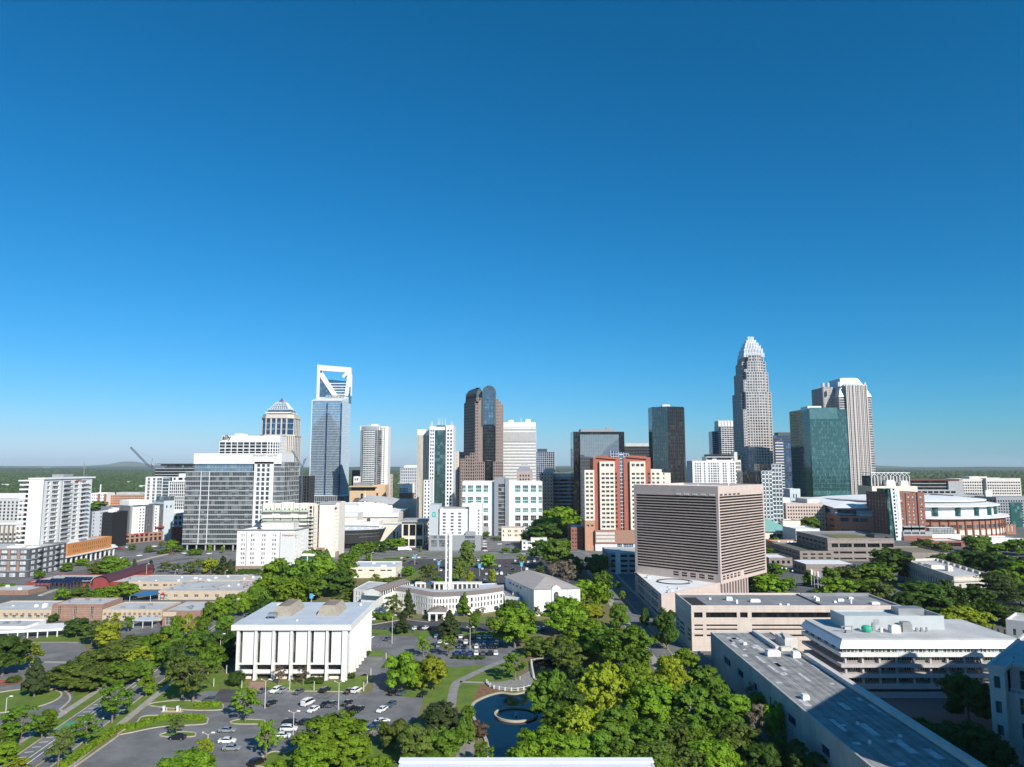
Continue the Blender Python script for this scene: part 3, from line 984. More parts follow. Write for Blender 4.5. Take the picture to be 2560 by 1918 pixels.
def banded_tower():
 A=(111.8,390.0)
 uL,uR=Vector((-0.73,0.683)),Vector((0.683,0.73))
 LL,LR=54.0,58.0
 H,zp=63.6,12.6
 r=thing('office_tower','pinkish square office tower with close dark horizontal window bands, set cornerwise','building',(A[0],A[1],0))
 B,C=uL*LL,uR*LR
 Dd=B+C
 pts=[tuple(B),(0,0),tuple(C),tuple(Dd)]
 rows=[]
 z=ZP(1428,400)
 top=ZP(1244,392)
 n=27
 for k in range(n):
  zz=z+(top-z)*k/(n-1)
  rows.append((zz-0.52,zz+0.52))
 low=[(zp+0.9,zp+1.9),(zp+2.3,zp+3.2)]
 mb=MB()
 bands=[]
 def mk(i,cols,rows_,z0,z1,dep=0.5):
  return wall(mb,pts,i,z0,z1,cols,rows_,0,dep)
 zc=rows[0][0]-0.5
 bands+=mk(0,[(1.4,LL-1.4)],rows,zc,H)
 bands+=mk(1,[(1.4,LR-1.4)],rows,zc,H)
 sq=[(LL-29+k*5.3,LL-29+k*5.3+3.6)for k in range(5)]
 lw=mk(0,sq,low,zp-1.0,zc)
 sq=[(2.5+k*4.4,2.5+k*4.4+3.0)for k in range(5)]
 lw+=mk(1,sq+[(28,LR-2)],low,zp-1.0,zc)
 mk(2,(),(),0,H)
 mk(3,(),(),0,H)
 ins=inset(pts,0.6)
 for i in range(4):
  j=(i+1)%4
  mb.poly([(*pts[i],H),(*pts[j],H),(*ins[j],H),(*ins[i],H)])
  mb.poly([(*ins[j],H-1.2),(*ins[i],H-1.2),(*ins[i],H),(*ins[j],H)])
 mb.build('wall',PINK,r)
 for(x,y,z_,w,h,a)in bands:
  key=('band',round(w,1),round(h,2))
  if key not in WIN_CACHE:
   m_=MB()
   win_faces(m_,w,h,0,1,0.0)
   for k in range(1,int(w/1.5)):
    s=-w/2+k*w/int(w/1.5)
    m_.poly([(s-0.05,-0.06,0),(s+0.05,-0.06,0),(s+0.05,-0.06,h),(s-0.05,-0.06,h)],1)
   WIN_CACHE[key]=m_.data('window_band',[G_BRON,FRAMED])
  link('window_band',WIN_CACHE[key],r,(x,y,z_),a)
 windows(r,lw,G_BRON,FRAMED,3,1,0.06)
 m_=MB()
 m_.poly([(*p,H-1.2)for p in ins])
 m_.build('roof',ROOFW,r)
 m_=MB()
 for i in(0,1):
  A2,u,nr,L=edge(pts,i)
  for zz in(H-0.9,H-1.9,H-2.9):
   m_.rail(A2,u,nr,0,L,zz,zz+0.12,0,0.06)
 m_.build('cornice',PALE,r)
 for i,mm,a0 in((0,WHITE,LL-26),(1,SHADE,2.0)):  # left slots white: sunlight put into their colour; right slots dark
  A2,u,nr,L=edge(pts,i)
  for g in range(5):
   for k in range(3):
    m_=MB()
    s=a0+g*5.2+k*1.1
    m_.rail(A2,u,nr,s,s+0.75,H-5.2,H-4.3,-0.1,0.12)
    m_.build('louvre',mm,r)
 for k in range(10):
  s=1.5+k*3.3
  p=uR*s-Vector((0.73,-0.683))*0.4
  m_=MB()
  m_.box(-0.55,-0.8,0,0.55,0.8,zp-1.0,0)
  m_.build('column',PINK,r,(p.x,p.y,0),math.atan2(uR.y,uR.x))
 m_=MB()
 q=inset([tuple(B),(0,0),tuple(C),tuple(Dd)],4.0)
 m_.prism(q,0,zp-1.0,0)
 m_.build('lobby_wall',G_BLACK,r)
 for t,s in((0.3,8),(0.55,11),(0.8,20),(0.25,40)):
  p=B*t+uR*s
  m_=MB()
  m_.cyl(0,0,0,2.2,0.3,0.2,8)
  m_.build('vent_pipe',METW,r,(p.x,p.y,H-1.2))
 y1=355.0
 xw=72.6
 r2=thing('podium_building','low pinkish wedge podium with white roof and dark ring, below the banded tower','building',(xw,y1,0))
 pts=[(0,74),(0,0),(A[0]-xw-0.3,A[1]-y1),(A[0]-xw-39.4-0.3,A[1]-y1+37.3)]
 st=[(8.5,9.3),(9.9,10.7)]
 st2=[(4.4,5.2),(5.8,6.6)]
 cols=[(8,26),(29,32.5),(34,37.5),(39,42.5),(45,66)]
 block(r2,pts,0,zp,PINK,ROOFW,{0:([(74-b,74-a)for a,b in reversed(cols)],[(1.2,2.4)]+st2+st)},G_BLACK,FRAMED,6,1,0.06,par=0.5,dep=0.5)
 m_=MB()
 c=(19.5,43.5)
 o1,i1=ell(0,0,9.5,8.6,40),ell(0,0,8.9,8.0,40)
 for k in range(40):
  j=(k+1)%40
  m_.poly([(*o1[k],0.5),(*o1[j],0.5),(*i1[j],0.5),(*i1[k],0.5)])
  m_.poly([(*o1[k],0),(*o1[j],0),(*o1[j],0.5),(*o1[k],0.5)])
  m_.poly([(*i1[j],0),(*i1[k],0),(*i1[k],0.5),(*i1[j],0.5)])
 m_.build('roof_ring',METD,r2,(15.5,40.0,zp-0.5))
 units(r2,[(6,10,2.5,1.6,1.4),(12,17,1.2,1.2,1.0),(8,22,1.0,1.0,0.7),(3,52,2.2,2,1.6),(22,34.5,1.5,1.5,1.1),(4.5,6.5,2.0,1.5,1.2)],ROOFL,zp-0.5)
banded_tower()
# ---------------------------------------------------------------- long tan civic building

def tan_building():
 x0,y0,W,D,H=73.2,299.0,86.0,29.0,18.0
 r=thing('civic_building','long low tan civic building with ribbon windows and grey flat roof','building',(x0,y0,0))
 zz=lambda cy:ZP(1360+cy*0.3368,y0)
 cols=[(1.1,4.6),(6.0,18.6),(19.9,23.0),(24.6,63.5),(65.0,68.3),(74.5,82.0)]
 top=[(zz(548),zz(508))]
 mid=[(zz(640),zz(628)),(zz(611),zz(598))]
 low=[(zz(687),zz(672))]
 mb=MB()
 pts=rect(W,D)
 ws=[]
 hb=zz(585)
 ws+=wall(mb,pts,0,hb,H,cols,top,0,0.7)
 ws+=wall(mb,pts,0,zz(655),hb,[cols[0],cols[1],cols[3]],mid,0,0.6)
 ws+=wall(mb,pts,0,0,zz(655),[cols[0],cols[1],cols[3]],low,0,0.6)
 wall(mb,pts,1,0,H)
 wall(mb,pts,2,0,H)
 rr=[(3.2,4.2),(5.0,6.0),(7.0,8.0)]
 ws+=wall(mb,pts,3,0,H,[(2.0,6.5),(8.0,16.5),(22.0,27.0)],rr,0,0.6)
 ins=inset(pts,0.5)
 for i in range(4):
  j=(i+1)%4
  mb.poly([(*pts[i],H),(*pts[j],H),(*ins[j],H),(*ins[i],H)])
  mb.poly([(*ins[j],H-0.8),(*ins[i],H-0.8),(*ins[i],H),(*ins[j],H)])
 mb.build('wall',TAN,r)
 windows(r,ws,G_BLACK,FRAMED,6,1,0.06)
 m_=MB()
 A2,u,nr,L=edge(pts,0)
 for z in(0.8,2.0,3.2,7.0,11.5,12.4,15.6,16.3,17.1):
  m_.rail(A2,u,nr,0,L,z,z+0.07,0,0.04)
 A2,u,nr,L=edge(pts,3)
 for z in(10.0,12.4,15.6,17.1):
  m_.rail(A2,u,nr,0,L,z,z+0.07,0,0.04)
 m_.build('string_course',PINK,r)
 m_=MB()
 m_.poly([(*p,H-0.8)for p in ins])
 m_.build('roof',ROOFG,r)
 m_=MB()
 m_.box(1.2,2,0,7.5,22,0.05,0)
 m_.build('roof_well_shade',SHADE,r,(0,0,H-0.78))  # flat dark sheet; the sunken well's shade is only its colour
 m_=MB()
 m_.box(54.5,0.6,H-0.8,54.9,D-0.6,H-0.2,0)
 m_.box(54.9,D-4,H-0.8,W-0.6,D-3.5,H+0.6,0)
 m_.build('roof_kerb',ROOFG,r)
 units(r,[(19,15,2.6,2.2,1.4),(28,11,4.2,2,1.2),(21,8,0.7,0.7,1.6),(38,5,0.9,0.9,0.6),(12,17,1,1,0.8),(41,4.5,1,1,0.6),(57,14,1.6,1.4,1.5),(63,10,1.1,1.1,0.8),(66,13,2.6,1.4,1.0),(69,8,0.6,0.6,2.2),(77,6,3.4,2.4,0.9),(73,18,2,1.4,0.8),(59,21,1.2,1,0.8)],ROOFW,H-0.8)
 for k in range(4):
  m_=MB()
  m_.tube((0.1,0,0),(-0.25,0,0),0.75,0.75,14)
  m_.build('round_vent',WHITE,r,(0,22.5-k*4.2,14.2-0.0*k))
tan_building()
# ---------------------------------------------------------------- long grey-roofed hall at lower right

def grey_hall():
 x0,y0,W,D,H=74.3,128.0,22.6,147.0,13.0
 r=thing('hall_building','long concrete hall with weathered grey felt roof running to the lower right corner','building',(x0,y0,0))
 HALLW=mat('hall_concrete',(0.44,0.43,0.41),0.9,var=0.12,scale=0.15,stain=0.35)
 mb=MB()
 pts=rect(W,D)
 ws=wall(mb,pts,3,0,H,[(16,24),(31.5,37.5),(47.0,50.2),(61,62.2),(64,65.2),(74,80),(95,100),(118,123)],[(H-6.5,H-4.2)],0,0.5)
 ws+=wall(mb,pts,2,0,H,[(4,9)],[(5,8)],0,0.4)
 wall(mb,pts,0,0,H)
 wall(mb,pts,1,0,H)
 ins=inset(pts,0.45)
 for i in range(4):
  j=(i+1)%4
  mb.poly([(*pts[i],H),(*pts[j],H),(*ins[j],H),(*ins[i],H)])
  mb.poly([(*ins[j],H-0.35),(*ins[i],H-0.35),(*ins[i],H),(*ins[j],H)])
 mb.build('wall',HALLW,r)
 windows(r,ws,G_NAVY,FRAMED,3,1,0.1)
 FELT=mat('felt_roof',(0.37,0.36,0.345),0.9,scale=0.25,col2=(0.24,0.235,0.23),bump=0.2)
 FELT2=mat('felt_roof_dark',(0.30,0.295,0.285),0.9,scale=0.25,col2=(0.19,0.187,0.185),bump=0.2)
 PATCH=mat('roof_patch',(0.56,0.555,0.55),0.9,var=0.2,scale=0.6)
 rnd=random.Random(3)
 n=21
 w=(W-0.9)/n
 for k in range(n):
  m_=MB()
  dz=0.012*(k%3)
  L1=D-0.9
  m_.box(0,0,0,w-0.05,L1,0.06+dz,0)
  m_.build('roof_strip',FELT if rnd.random()<0.55 else FELT2,r,(0.45+k*w,0.45,H-0.42))
 m_=MB()
 m_.poly([(*p,H-0.43)for p in ins])
 m_.build('roof',FELT2,r)
 for k in range(44):
  m_=MB()
  far=rnd.random()<0.6
  y=rnd.uniform(95,145)if far else rnd.uniform(15,95)
  x=rnd.uniform(1.0,9.0)if far and rnd.random()<0.7 else rnd.uniform(1,W-3)
  m_.box(0,0,0,rnd.choice([0.9,1.2,1.8]),rnd.choice([1.4,2.5,5.5,8]),0.03,0)
  if y<D-9:
   m_.build('roof_patch',PATCH,r,(x,y,H-0.335))
 m_=MB()
 m_.box(W-1.6,22,H-0.35,W+0.1,113,H+0.9,0)
 m_.box(W-7.4,122,H-0.35,W-6.0,D-1,H+0.9,0)
 m_.box(W-6.0,120.5,H-0.35,W-2.2,122.5,H+0.9,0)
 m_.build('parapet_curb',PALE,r)
 units(r,[(9.5,113.5,4.3,2.6,1.9),(17.2,111.8,2.5,2.4,1.9),(6.4,128.5,1.2,1.2,0.9),(3.4,70,1.8,1.8,1.3),(9,52,0.6,0.6,0.6),(15,44,0.7,0.7,0.5),(6,40,0.5,0.5,0.8)],WHITE,H-0.33)
 m_=MB()
 m_.box(0,0,0,4.4,9,3.0,0)
 m_.prism([(0.2,0.2),(4.2,0.2),(2.2,8.8)],3.0,3.6,0)
 m_.build('stair_head',PALE,r,(W-3.4,124,H-0.35))
 m_=MB()
 for k in range(5):
  m_.box(-5.2+k*1.05,0,0,-4.15+k*1.05,0.5,6.2-k*0.75,0)
 m_.build('stepped_wall',HALLW,r,(0,D-1.0,0))
grey_hall()
# ---------------------------------------------------------------- terraced office at the right

def terraced_office():
 x0,y0,W,D,H=108.0,241.0,58.0,30.0,18.0
 r=thing('terrace_office','wide pale office with terraced balcony floors, sloping white eaves and grey plant room','building',(x0,y0,0))
 LILAC=mat('lilac_concrete',(0.50,0.46,0.45),0.85,var=0.07,scale=0.3,stain=0.15)
 zz=lambda cy:ZP(1460+cy*0.2984,y0)
 def slab(z0,z1,ox,oy,m_,nm='balcony'):
  b=MB()
  b.box(-ox,-oy,z0,W+ox,D+oy,z1,0)
  b.build(nm,m_,r)
 e0,e1,e2=zz(480),zz(535),zz(575)
 b=MB()
 o,i_=rect(W+2.4,D+2.4,-1.2,-1.2),rect(W,D)
 b.loft([[(*p,e1)for p in o],[(*p,e0+0.1)for p in i_]],0,True,True)
 b.build('sloped_eaves',METW,r)
 b=MB()
 b.box(0.2,0.2,e0+0.1,W-0.2,D-0.2,H+0.5,0)
 b.build('roof',ROOFL,r)
 nW=44
 rows=((e2,e1),(zz(655),zz(608)),(zz(745),zz(700)),(zz(835),zz(795)))
 insets=(0.2,1.6,2.6,3.4)
 for k,((a,c),q)in enumerate(zip(rows,insets)):
  b=MB()
  b.box(q,q,a-3.4 if k==3 else a-1.2,W-q,D-q,c+0.4,0)
  b.build('wall',BROWNC if k else LILAC,r)
  n=nW if k==0 else 12
  for j in range(n):
   w=(W-2*q)/n
   wn_=w*(0.94 if k==0 else 0.9)
   key=('to',k)
   if key not in WIN_CACHE:
    m_=MB()
    win_faces(m_,wn_,(c-a)*0.92,1 if k==0 else 5,2 if k==0 else 1,0.07)
    WIN_CACHE[key]=m_.data('window',[glass('office_pane',(0.03,0.045,0.045),(0.42,0.60,0.54),metal=0.15,share=0.62,cell=(1.1,1.1,1.3)),FRAMEW])
   link('window',WIN_CACHE[key],r,(q+w*(j+0.5),q-0.03,a+0.05))
  for j in range(22):
   w=D/22
   if(j%4)<2:
    m_=MB()
    win_faces(m_,w*0.6,(c-a)*0.9,1,1,0.06)
    m_.build('window',[G_DARK,FRAMED],r,(q-0.03,D-w*(j+0.5),a+0.1),-math.pi/2)
 slab(zz(606),e2,0.9,0.9,WHITE)
 slab(zz(695),zz(668),0.9,0.9,LILAC)
 slab(zz(785),zz(752),0.4,0.4,LILAC)
 slab(zz(880),zz(838),0.2,0.2,LILAC)
 for k in range(9):
  x=1.2+k*5.55
  for a,c in((zz(668),zz(606)),(zz(752),zz(695)),(zz(838),zz(785))):
   m_=MB()
   m_.box(-0.3,0.3,0,0.3,1.0,c-a,0)
   m_.build('column',LILAC,r,(x,0,a))
 m_=MB()
 m_.box(-0.5,-0.5,0,W,0.4,zz(905),0)
 m_.build('base_wall',LILAC,r)
 PLANT=mat('plant_room_grey',(0.46,0.49,0.50),0.7,var=0.05)
 m_=MB()
 m_.box(0,0,0,34.5,0.5,4.6,0)
 m_.box(0,0.5,0,0.5,11,4.6,0)
 m_.box(34,0.5,0,34.5,11,4.6,0)
 m_.box(0.5,10.5,0,34,11,4.6,0)
 m_.box(0.5,0.5,3.6,27,10.5,4.0,0)
 pr=m_.build('plant_room',PLANT,r,(7.2,13.0,H+0.5))
 m_=MB()
 m_.box(1,0,0,3,0.06,1.8,0)
 m_.build('hatch',GREYC,pr,(9,-0.06,1.6))
 m_=MB()
 m_.box(0,0,0,9,5,2.3,0)
 m_.build('rooftop_unit',MET,pr,(21,4,4.0))
 tank=MB()
 for k in range(12):
  a0,a1=2*math.pi*k/12,2*math.pi*(k+1)/12
  rg=[(1.15,0.0),(1.6,0.4),(1.72,1.2),(1.5,1.9),(0.7,2.2)]
  for(ra,za),(rb,zb)in zip(rg,rg[1:]):
   tank.poly([(ra*math.cos(a0),ra*math.sin(a0),za),(ra*math.cos(a1),ra*math.sin(a1),za),(rb*math.cos(a1),rb*math.sin(a1),zb),(rb*math.cos(a0),rb*math.sin(a0),zb)])
 tank.cyl(0,0,2.2,2.3,0.7,0.1,12)
 tank.build('cooling_tank',mat('green_tank',(0.05,0.42,0.27),0.6),r,(13.0,9.5,H+0.5))
 units(r,[(20.5,7.5,3.0,2.6,2.5),(17.5,9,0.8,0.8,1.5)],WHITE,H+0.5)
 units(r,[(25.2,9.2,3.3,2.8,3.2),(15.5,10.5,1.1,0.8,2.8),(24,9.5,0.9,0.9,2.2),(30.0,9.6,0.8,0.8,1.3),(31.6,9.6,0.8,0.8,1.3),(33.4,9.6,0.5,0.5,1.5),(5,7.5,1.8,1.2,0.9)],MET,H+0.5)
 m_=MB()
 for xx in(0,3.4):
  m_.box(xx,0,0,xx+0.25,0.25,1.8,0)
 m_.box(-0.2,0,1.8,3.9,0.3,2.1,0)
 m_.build('pipe_frame',MET,r,(4.2,8.8,H+0.5))
 b=MB()
 b.box(0,0,0,50,14,3.2,0)
terraced_office()
# ---------------------------------------------------------------- stone courthouse at the right edge, turned forty-five degrees

def courthouse():
 STONE=mat('pale_stone',(0.60,0.58,0.55),0.8,var=0.05,scale=0.3,stain=0.1)
 c0=Vector((122.5,190.0))
 rz=math.radians(45)
 H=23.6
 r=thing('stone_courthouse','pale stone courthouse at right edge with stepped corner, green glass windows and flat roof','building',(c0.x,c0.y,0),rz)
 mb=MB()
 pts=[(0,-3.0),(2.2,-3.0),(2.2,-46),(52,-46),(52,0),(0,0)]
 pts=[(0,0),(0,-3.4),(3.4,-3.4),(3.4,-60),(54,-60),(54,0)]
 w=[]
 rows=[(1.0,4.6),(6.4,10.2),(12.2,16.2)]
 w+=wall(mb,pts,0,0,H,[(1.0,2.4)],[(2,4.4),(7,9.6),(12.4,15.4),(18.5,21.5)],0,0.35)
 wall(mb,pts,1,0,H)
 w2=wall(mb,pts,2,0,17.2,[(2.2,3.6),(6.0,9.6),(13.2,16.8),(20.4,24),(28,31.6)],rows,0,0.4)
 for i in(3,4,5):
  wall(mb,pts,i,0,H)
 up=[(6.2,-3.4),(6.2,-60),(54,-60)]
 b2=MB()
 w3=wall(b2,[(6.2,-3.4),(6.2,-60),(54,-60)],0,17.2,H,[(2.0,6.6),(10,14.6),(18,22.6)],[(17.6,22.4)],0,0.4)
 b2.poly([(3.4,-3.4,17.2),(3.4,-60,17.2),(6.2,-60,17.2),(6.2,-3.4,17.2)][::-1])
 b2.build('upper_wall',STONE,r)
 mb.build('wall',STONE,r)
 windows(r,w,G_TEAL,FRAME,1,1,0.1)
 windows(r,w2+w3,glass('courthouse_glass',(0.03,0.06,0.045),(0.10,0.17,0.12),metal=0.3,share=0.5),FRAME,2,2,0.12)
 m_=MB()
 m_.poly([(0.0,-3.4,H),(6.2,-3.4,H),(6.2,-60,H),(54,-60,H),(54,0,H),(0,0,H)])
 m_.build('roof',ROOFL,r)
 m_=MB()
 m_.box(-0.25,-3.7,H-0.6,0.35,0.3,H+0.5,0)
 m_.box(0.35,-0.3,H-0.6,54,0.3,H+0.5,0)
 m_.box(0.35,-3.9,H-0.6,6.4,-3.4,H+0.45,0)
 m_.box(5.8,-60,H-0.6,6.4,-3.9,H+0.45,0)
 m_.build('cornice',STONE,r)
 m_=MB()
 for k in range(18):
  m_.box(3.5,-4.0-k*1.2,17.2,3.6,-3.9-k*1.2,18.2,0)
 m_.box(3.45,-26,18.15,3.65,-3.6,18.3,0)
 m_.build('railing',METW,r)
 m_=MB()
 for z in(5.6,11.2,16.9):
  m_.rail((3.4,-3.4),(0,-1),(-1,0),0,40,z,z+0.14,0,0.05)
  m_.rail((0,0),(0,-1),(-1,0),0,3.4,z,z+0.14,0,0.05)
 for k in range(9):
  m_.rail((3.4,-3.4),(0,-1),(-1,0),k*3.6+0.9,k*3.6+0.97,0,17,0,0.03)
 m_.build('stone_joint',PALE,r)
 for k,(x,y)in enumerate(((8,-4),(14,-3),(20,-6))):
  m_=MB()
  m_.cyl(0,0,0,0.5,0.35,0.3,8)
  m_.build('roof_drain',MET,r,(x,y,H))
 m_=MB()
 m_.box(-62,-95,0,30,-27.4,50,0)
 m_.build('main_block',STONE,r)
 P2=P(2560,1560)
 r2=thing('stone_wing','shaded stone wing with blue-grey cornice cut by the right edge behind trees','building',(197,268,0),rz)
 block(r2,rect(18,14),0,17,STONE,ROOFL,{3:(4,0.35,1.0,3,0.5,1,15)},G_TEAL,FRAME,2,2)
courthouse()
# ---------------------------------------------------------------- roof edge right below the camera

def near_roof():
 Y=103.0
 z=ZP(1897,Y)
 x0,x1=XP(1003,Y,1897),XP(1628,Y,1897)
 r=thing('rooftop','flat white parapet and rooftop cut off by the bottom edge','roof',(x0,Y,0))
 W=x1-x0
 pts=rect(W,40,0,-40)
 block(r,pts,0,z,WHITE2,ROOFW,None,par=0.05)
 m_=MB()
 m_.box(-0.15,-1.3,z,W+0.15,0.15,z+0.12,0)
 m_.build('coping',mat('white_membrane',(0.84,0.84,0.84),0.7,var=0.04,scale=0.4,stain=0.1),r)
near_roof()
# ---------------------------------------------------------------- church with a curved front, bell tower and sanctuary

def church():
 fr=smooth(px((944,1522),(985,1524),(1031,1531),(1082,1541),(1144,1539),(1200,1534),(1258,1525)),4)
 x0,y0=fr[0]
 H=9.4
 r=thing('church_hall','white church hall with long curved front and slit windows, below the bell tower','building',(x0,y0,0))
 loc=[(p[0]-x0,p[1]-y0)for p in fr]
 back=[(p[0],p[1]+14)for p in reversed(loc)]
 pts=loc+back
 mb=MB()
 ws,gs=[],[]
 n=len(loc)-1
 for i in range(len(pts)):
  if i<n:
   L=edge(pts,i)[3]
   k=max(1,int(round(L/2.0)))
   cols=even(L,k,0.38)
   ws+=wall(mb,pts,i,3.1,H,cols,[(3.5,5.4),(6.3,8.3)],0,0.3)
   gs+=wall(mb,pts,i,0,3.1,even(L,max(1,k//2),0.7)if i%3==1 else(),[(0.5,2.6)],0,0.3)
  else:
   wall(mb,pts,i,0,H)
 ins=inset(pts,0.3)
 for i in range(len(pts)):
  j=(i+1)%len(pts)
  mb.poly([(*pts[i],H),(*pts[j],H),(*ins[j],H+0.02),(*ins[i],H+0.02)])
 mb.build('wall',WHITE,r)
 windows(r,ws,G_DARK,FRAMED,1,1,0.05)
 windows(r,gs,G_DARK,FRAME,3,1,0.08)
 m_=MB()
 for i in range(n):
  a,b=loc[i],loc[i+1]
  m_.poly([(a[0],a[1]+0.3,H),(b[0],b[1]+0.3,H),(b[0],b[1]+6.5,H+1.3),(a[0],a[1]+6.5,H+1.3)])
  m_.poly([(a[0],a[1]+6.5,H+1.3),(b[0],b[1]+6.5,H+1.3),(b[0],b[1]+13.5,H+1.3),(a[0],a[1]+13.5,H+1.3)],1)
  m_.poly([(b[0],b[1]+13.5,H),(a[0],a[1]+13.5,H),(a[0],a[1]+13.5,H+1.3),(b[0],b[1]+13.5,H+1.3)],2)
 m_.build('roof',[SHINGLE,ROOFL,WHITE],r)
 ex,ey=P(1071,1553)
 ex,ey=ex-x0,ey-y0
 w=8.2
 m_=MB()
 for a in(0,w*0.42,w-0.9):
  m_.box(a,0,0,a+0.9,0.9,3.4,0)
 m_.box(-0.3,-0.3,3.4,w+0.3,11,4.2,0)
 m_.loft([[(-0.3,-0.3,4.2),(w+0.3,-0.3,4.2),(w+0.3,11,4.2),(-0.3,11,4.2)],[(w/2-0.1,2.5,5.3),(w/2+0.1,2.5,5.3),(w/2+0.1,11,5.3),(w/2-0.1,11,5.3)]],1)
 m_.build('porch',[WHITE,SHINGLE],r,(ex,ey,0))
 w0=P(883,1518)
 w1=P(946,1525)
 q=[(w0[0]-x0,w0[1]-y0),(w1[0]-x0,w1[1]-y0),(w1[0]-x0+3,w1[1]-y0+26),(w0[0]-x0+3,w0[1]-y0+26)]
 r2=thing('church_wing','white church wing with two rows of slit windows and shingled lantern roof','building',(x0,y0,0))
 L=edge(q,0)[3]
 block(r2,q,0,H,WHITE,ROOFL,{0:(even(L,8,0.36,0.8),[(0.8,2.6),(3.4,5.4),(6.3,8.3)]),1:(even(26.2,9,0.3,2),[(3.4,5.4),(6.3,8.3)])},G_DARK,FRAMED,1,1,0.05,par=0.3)
 m_=MB()
 g0=P(930,1488,H)
 g1=P(1008,1452,H+2)
 d=(Vector(g1)-Vector(g0))
 Lr=d.length
 d=d.normalized()
 nrm=Vector((d.y,-d.x))
 def gp(s,t,z):
  p=Vector(g0)+d*s+nrm*t
  return(p.x-x0,p.y-y0,z)
 m_.poly([gp(0,5,H+1.9),gp(Lr,5,H+1.9),gp(Lr,0,H+3.2),gp(0,0,H+3.2)],1)
 m_.poly([gp(0,0,H+3.2),gp(Lr,0,H+3.2),gp(Lr,-5,H+1.9),gp(0,-5,H+1.9)],1)
 m_.poly([gp(0,4.4,H+1.9),gp(0,0,H+3.1),gp(0,-4.4,H+1.9)],0)
 for k in range(14):
  s=Lr*(k+0.5)/14
  m_.poly([gp(s-0.5,4.4,H-0.3),gp(s+0.5,4.4,H-0.3),gp(s+0.5,4.4,H+1.9),gp(s-0.5,4.4,H+1.9)],0)
 m_.poly([gp(0,4.2,H-0.3),gp(Lr,4.2,H-0.3),gp(Lr,4.2,H+1.9),gp(0,4.2,H+1.9)],2)
 m_.poly([gp(0,4.4,H-0.3),gp(0,-4.4,H-0.3),gp(0,-4.4,H+1.9),gp(0,4.4,H+1.9)],0)
 m_.build('lantern_roof',[WHITE,SHINGLE,SHADE],r2)
 q=[gp(3,4.5,0)[:2],gp(Lr+4,4.5,0)[:2],gp(Lr+4,-8,0)[:2],gp(3,-8,0)[:2]]
 block(r2,q[::-1]if False else q,0,H-0.4,WHITE,ROOFL,None,par=0.1,name='rear_wall',roof='rear_roof')
 r3=thing('church_link','flat roofed link between curved church hall and sanctuary','building',(x0,y0,0))
 a,b=P(1199,1474,H),P(1254,1479,H)
 c,d2=P(1240,1458,H),P(1196,1460,H)
 q=[(p[0]-x0,p[1]-y0)for p in(a,b,c,d2)]
 block(r3,q,0,H,WHITE,ROOFB,None,par=0.25)
 a,b,c,d2=P(1262,1490,7),P(1300,1494,7),P(1266,1462,7),P(1246,1462,7)
 q=[(p[0]-x0,p[1]-y0)for p in(a,b,c,d2)]
 block(r3,q,0,7.0,WHITE,ROOFG,None,par=0.25,name='lower_wall',roof='lower_roof')
 units(r3,[(q[2][0]-4,q[2][1]-12,3,6,1.0),(q[0][0]+4,q[0][1]+4,2.5,3,1.1),(q[0][0]+7,q[0][1]+16,2.5,5,0.9)],ROOFL,6.8)
 Y=412.0
 xa,xb=XP(1040,Y,1470),XP(1202,Y,1470)
 rc=thing('colonnade','white colonnade of square piers under a flat beam behind the church court','colonnade',(xa,Y,0))
 W=xb-xa
 for k in range(15):
  m_=MB()
  m_.box(-0.45,0,0,0.45,1.4,8.2,0)
  m_.build('column',WHITE,rc,(W*k/14,0,0))
 m_=MB()
 m_.box(-0.6,-0.2,8.2,W+0.6,4.0,9.0,0)
 m_.build('beam',WHITE,rc)
 Y=392.0
 xa,xb=XP(1113,Y,1400),XP(1129.5,Y,1400)
 zt=ZP(1335,Y)
 rt=thing('bell_tower','slender white bell tower of two tall slabs joined by rungs, with thin spire','tower',(xa,Y,0))
 W=xb-xa
 m_=MB()
 m_.box(0,0.8,0,0.95,2.6,zt+0.8,0)
 m_.build('slab',WHITE,rt)
 m_=MB()
 m_.box(W-1.55,0,0,W,2.4,zt,0)
 m_.build('slab',WHITE,rt)
 for z in(9,14.5,18.5,22.5,25.5,29,32.5,zt-0.6):
  m_=MB()
  m_.box(0.95,1.0,z,W-1.55,1.8,z+0.55,0)
  m_.build('rung',WHITE,rt)
 m_=MB()
 m_.box(0.4,0.6,zt,W-0.4,1.9,zt+1.0,0)
 m_.loft([[(W/2-0.7,0.7,zt+1),(W/2+0.7,0.7,zt+1),(W/2+0.7,1.8,zt+1),(W/2-0.7,1.8,zt+1)],[(W/2-0.08,1.2,zt+9),(W/2+0.08,1.2,zt+9),(W/2+0.08,1.3,zt+9),(W/2-0.08,1.3,zt+9)]])
 m_.build('spire',WHITE,rt)
 q=[(11.0,366.0),(34.5,369.5),(21.0,412.0),(-3.8,408.0)]
 rs=thing('sanctuary','white sanctuary with hipped taupe roof and arched gable window, right of curved church','building',(q[0][0],q[0][1],0))
 ql=[(p[0]-q[0][0],p[1]-q[0][1])for p in q]
 H2=13.0
 mb=MB()
 w0=wall(mb,ql,3,0,H2,[(7,9.5),(12.5,15),(18,20.5),(23.5,26)],[(10.2,11.3)],0,0.3)
 w1=wall(mb,ql,0,0,H2,[(5.0,7.2),(4.0+6,6.6+6)],[(0.6,1.9),(3.6,5.2)],0,0.3)
 wall(mb,ql,1,0,H2)
 wall(mb,ql,2,0,H2)
 mb.build('wall',WHITE,rs)
 windows(rs,w0,G_BLACK,FRAMED,1,1,0.08)
 windows(rs,w1,G_DARK,FRAME,3,1,0.08)
 m_=MB()
 e=inset(ql,-0.5)
 c0=(Vector(e[0])+Vector(e[1]))/2
 c1=(Vector(e[2])+Vector(e[3]))/2
 ra=c0+(c1-c0)*0.38
 rb=c0+(c1-c0)*0.97
 zr=H2+3.6
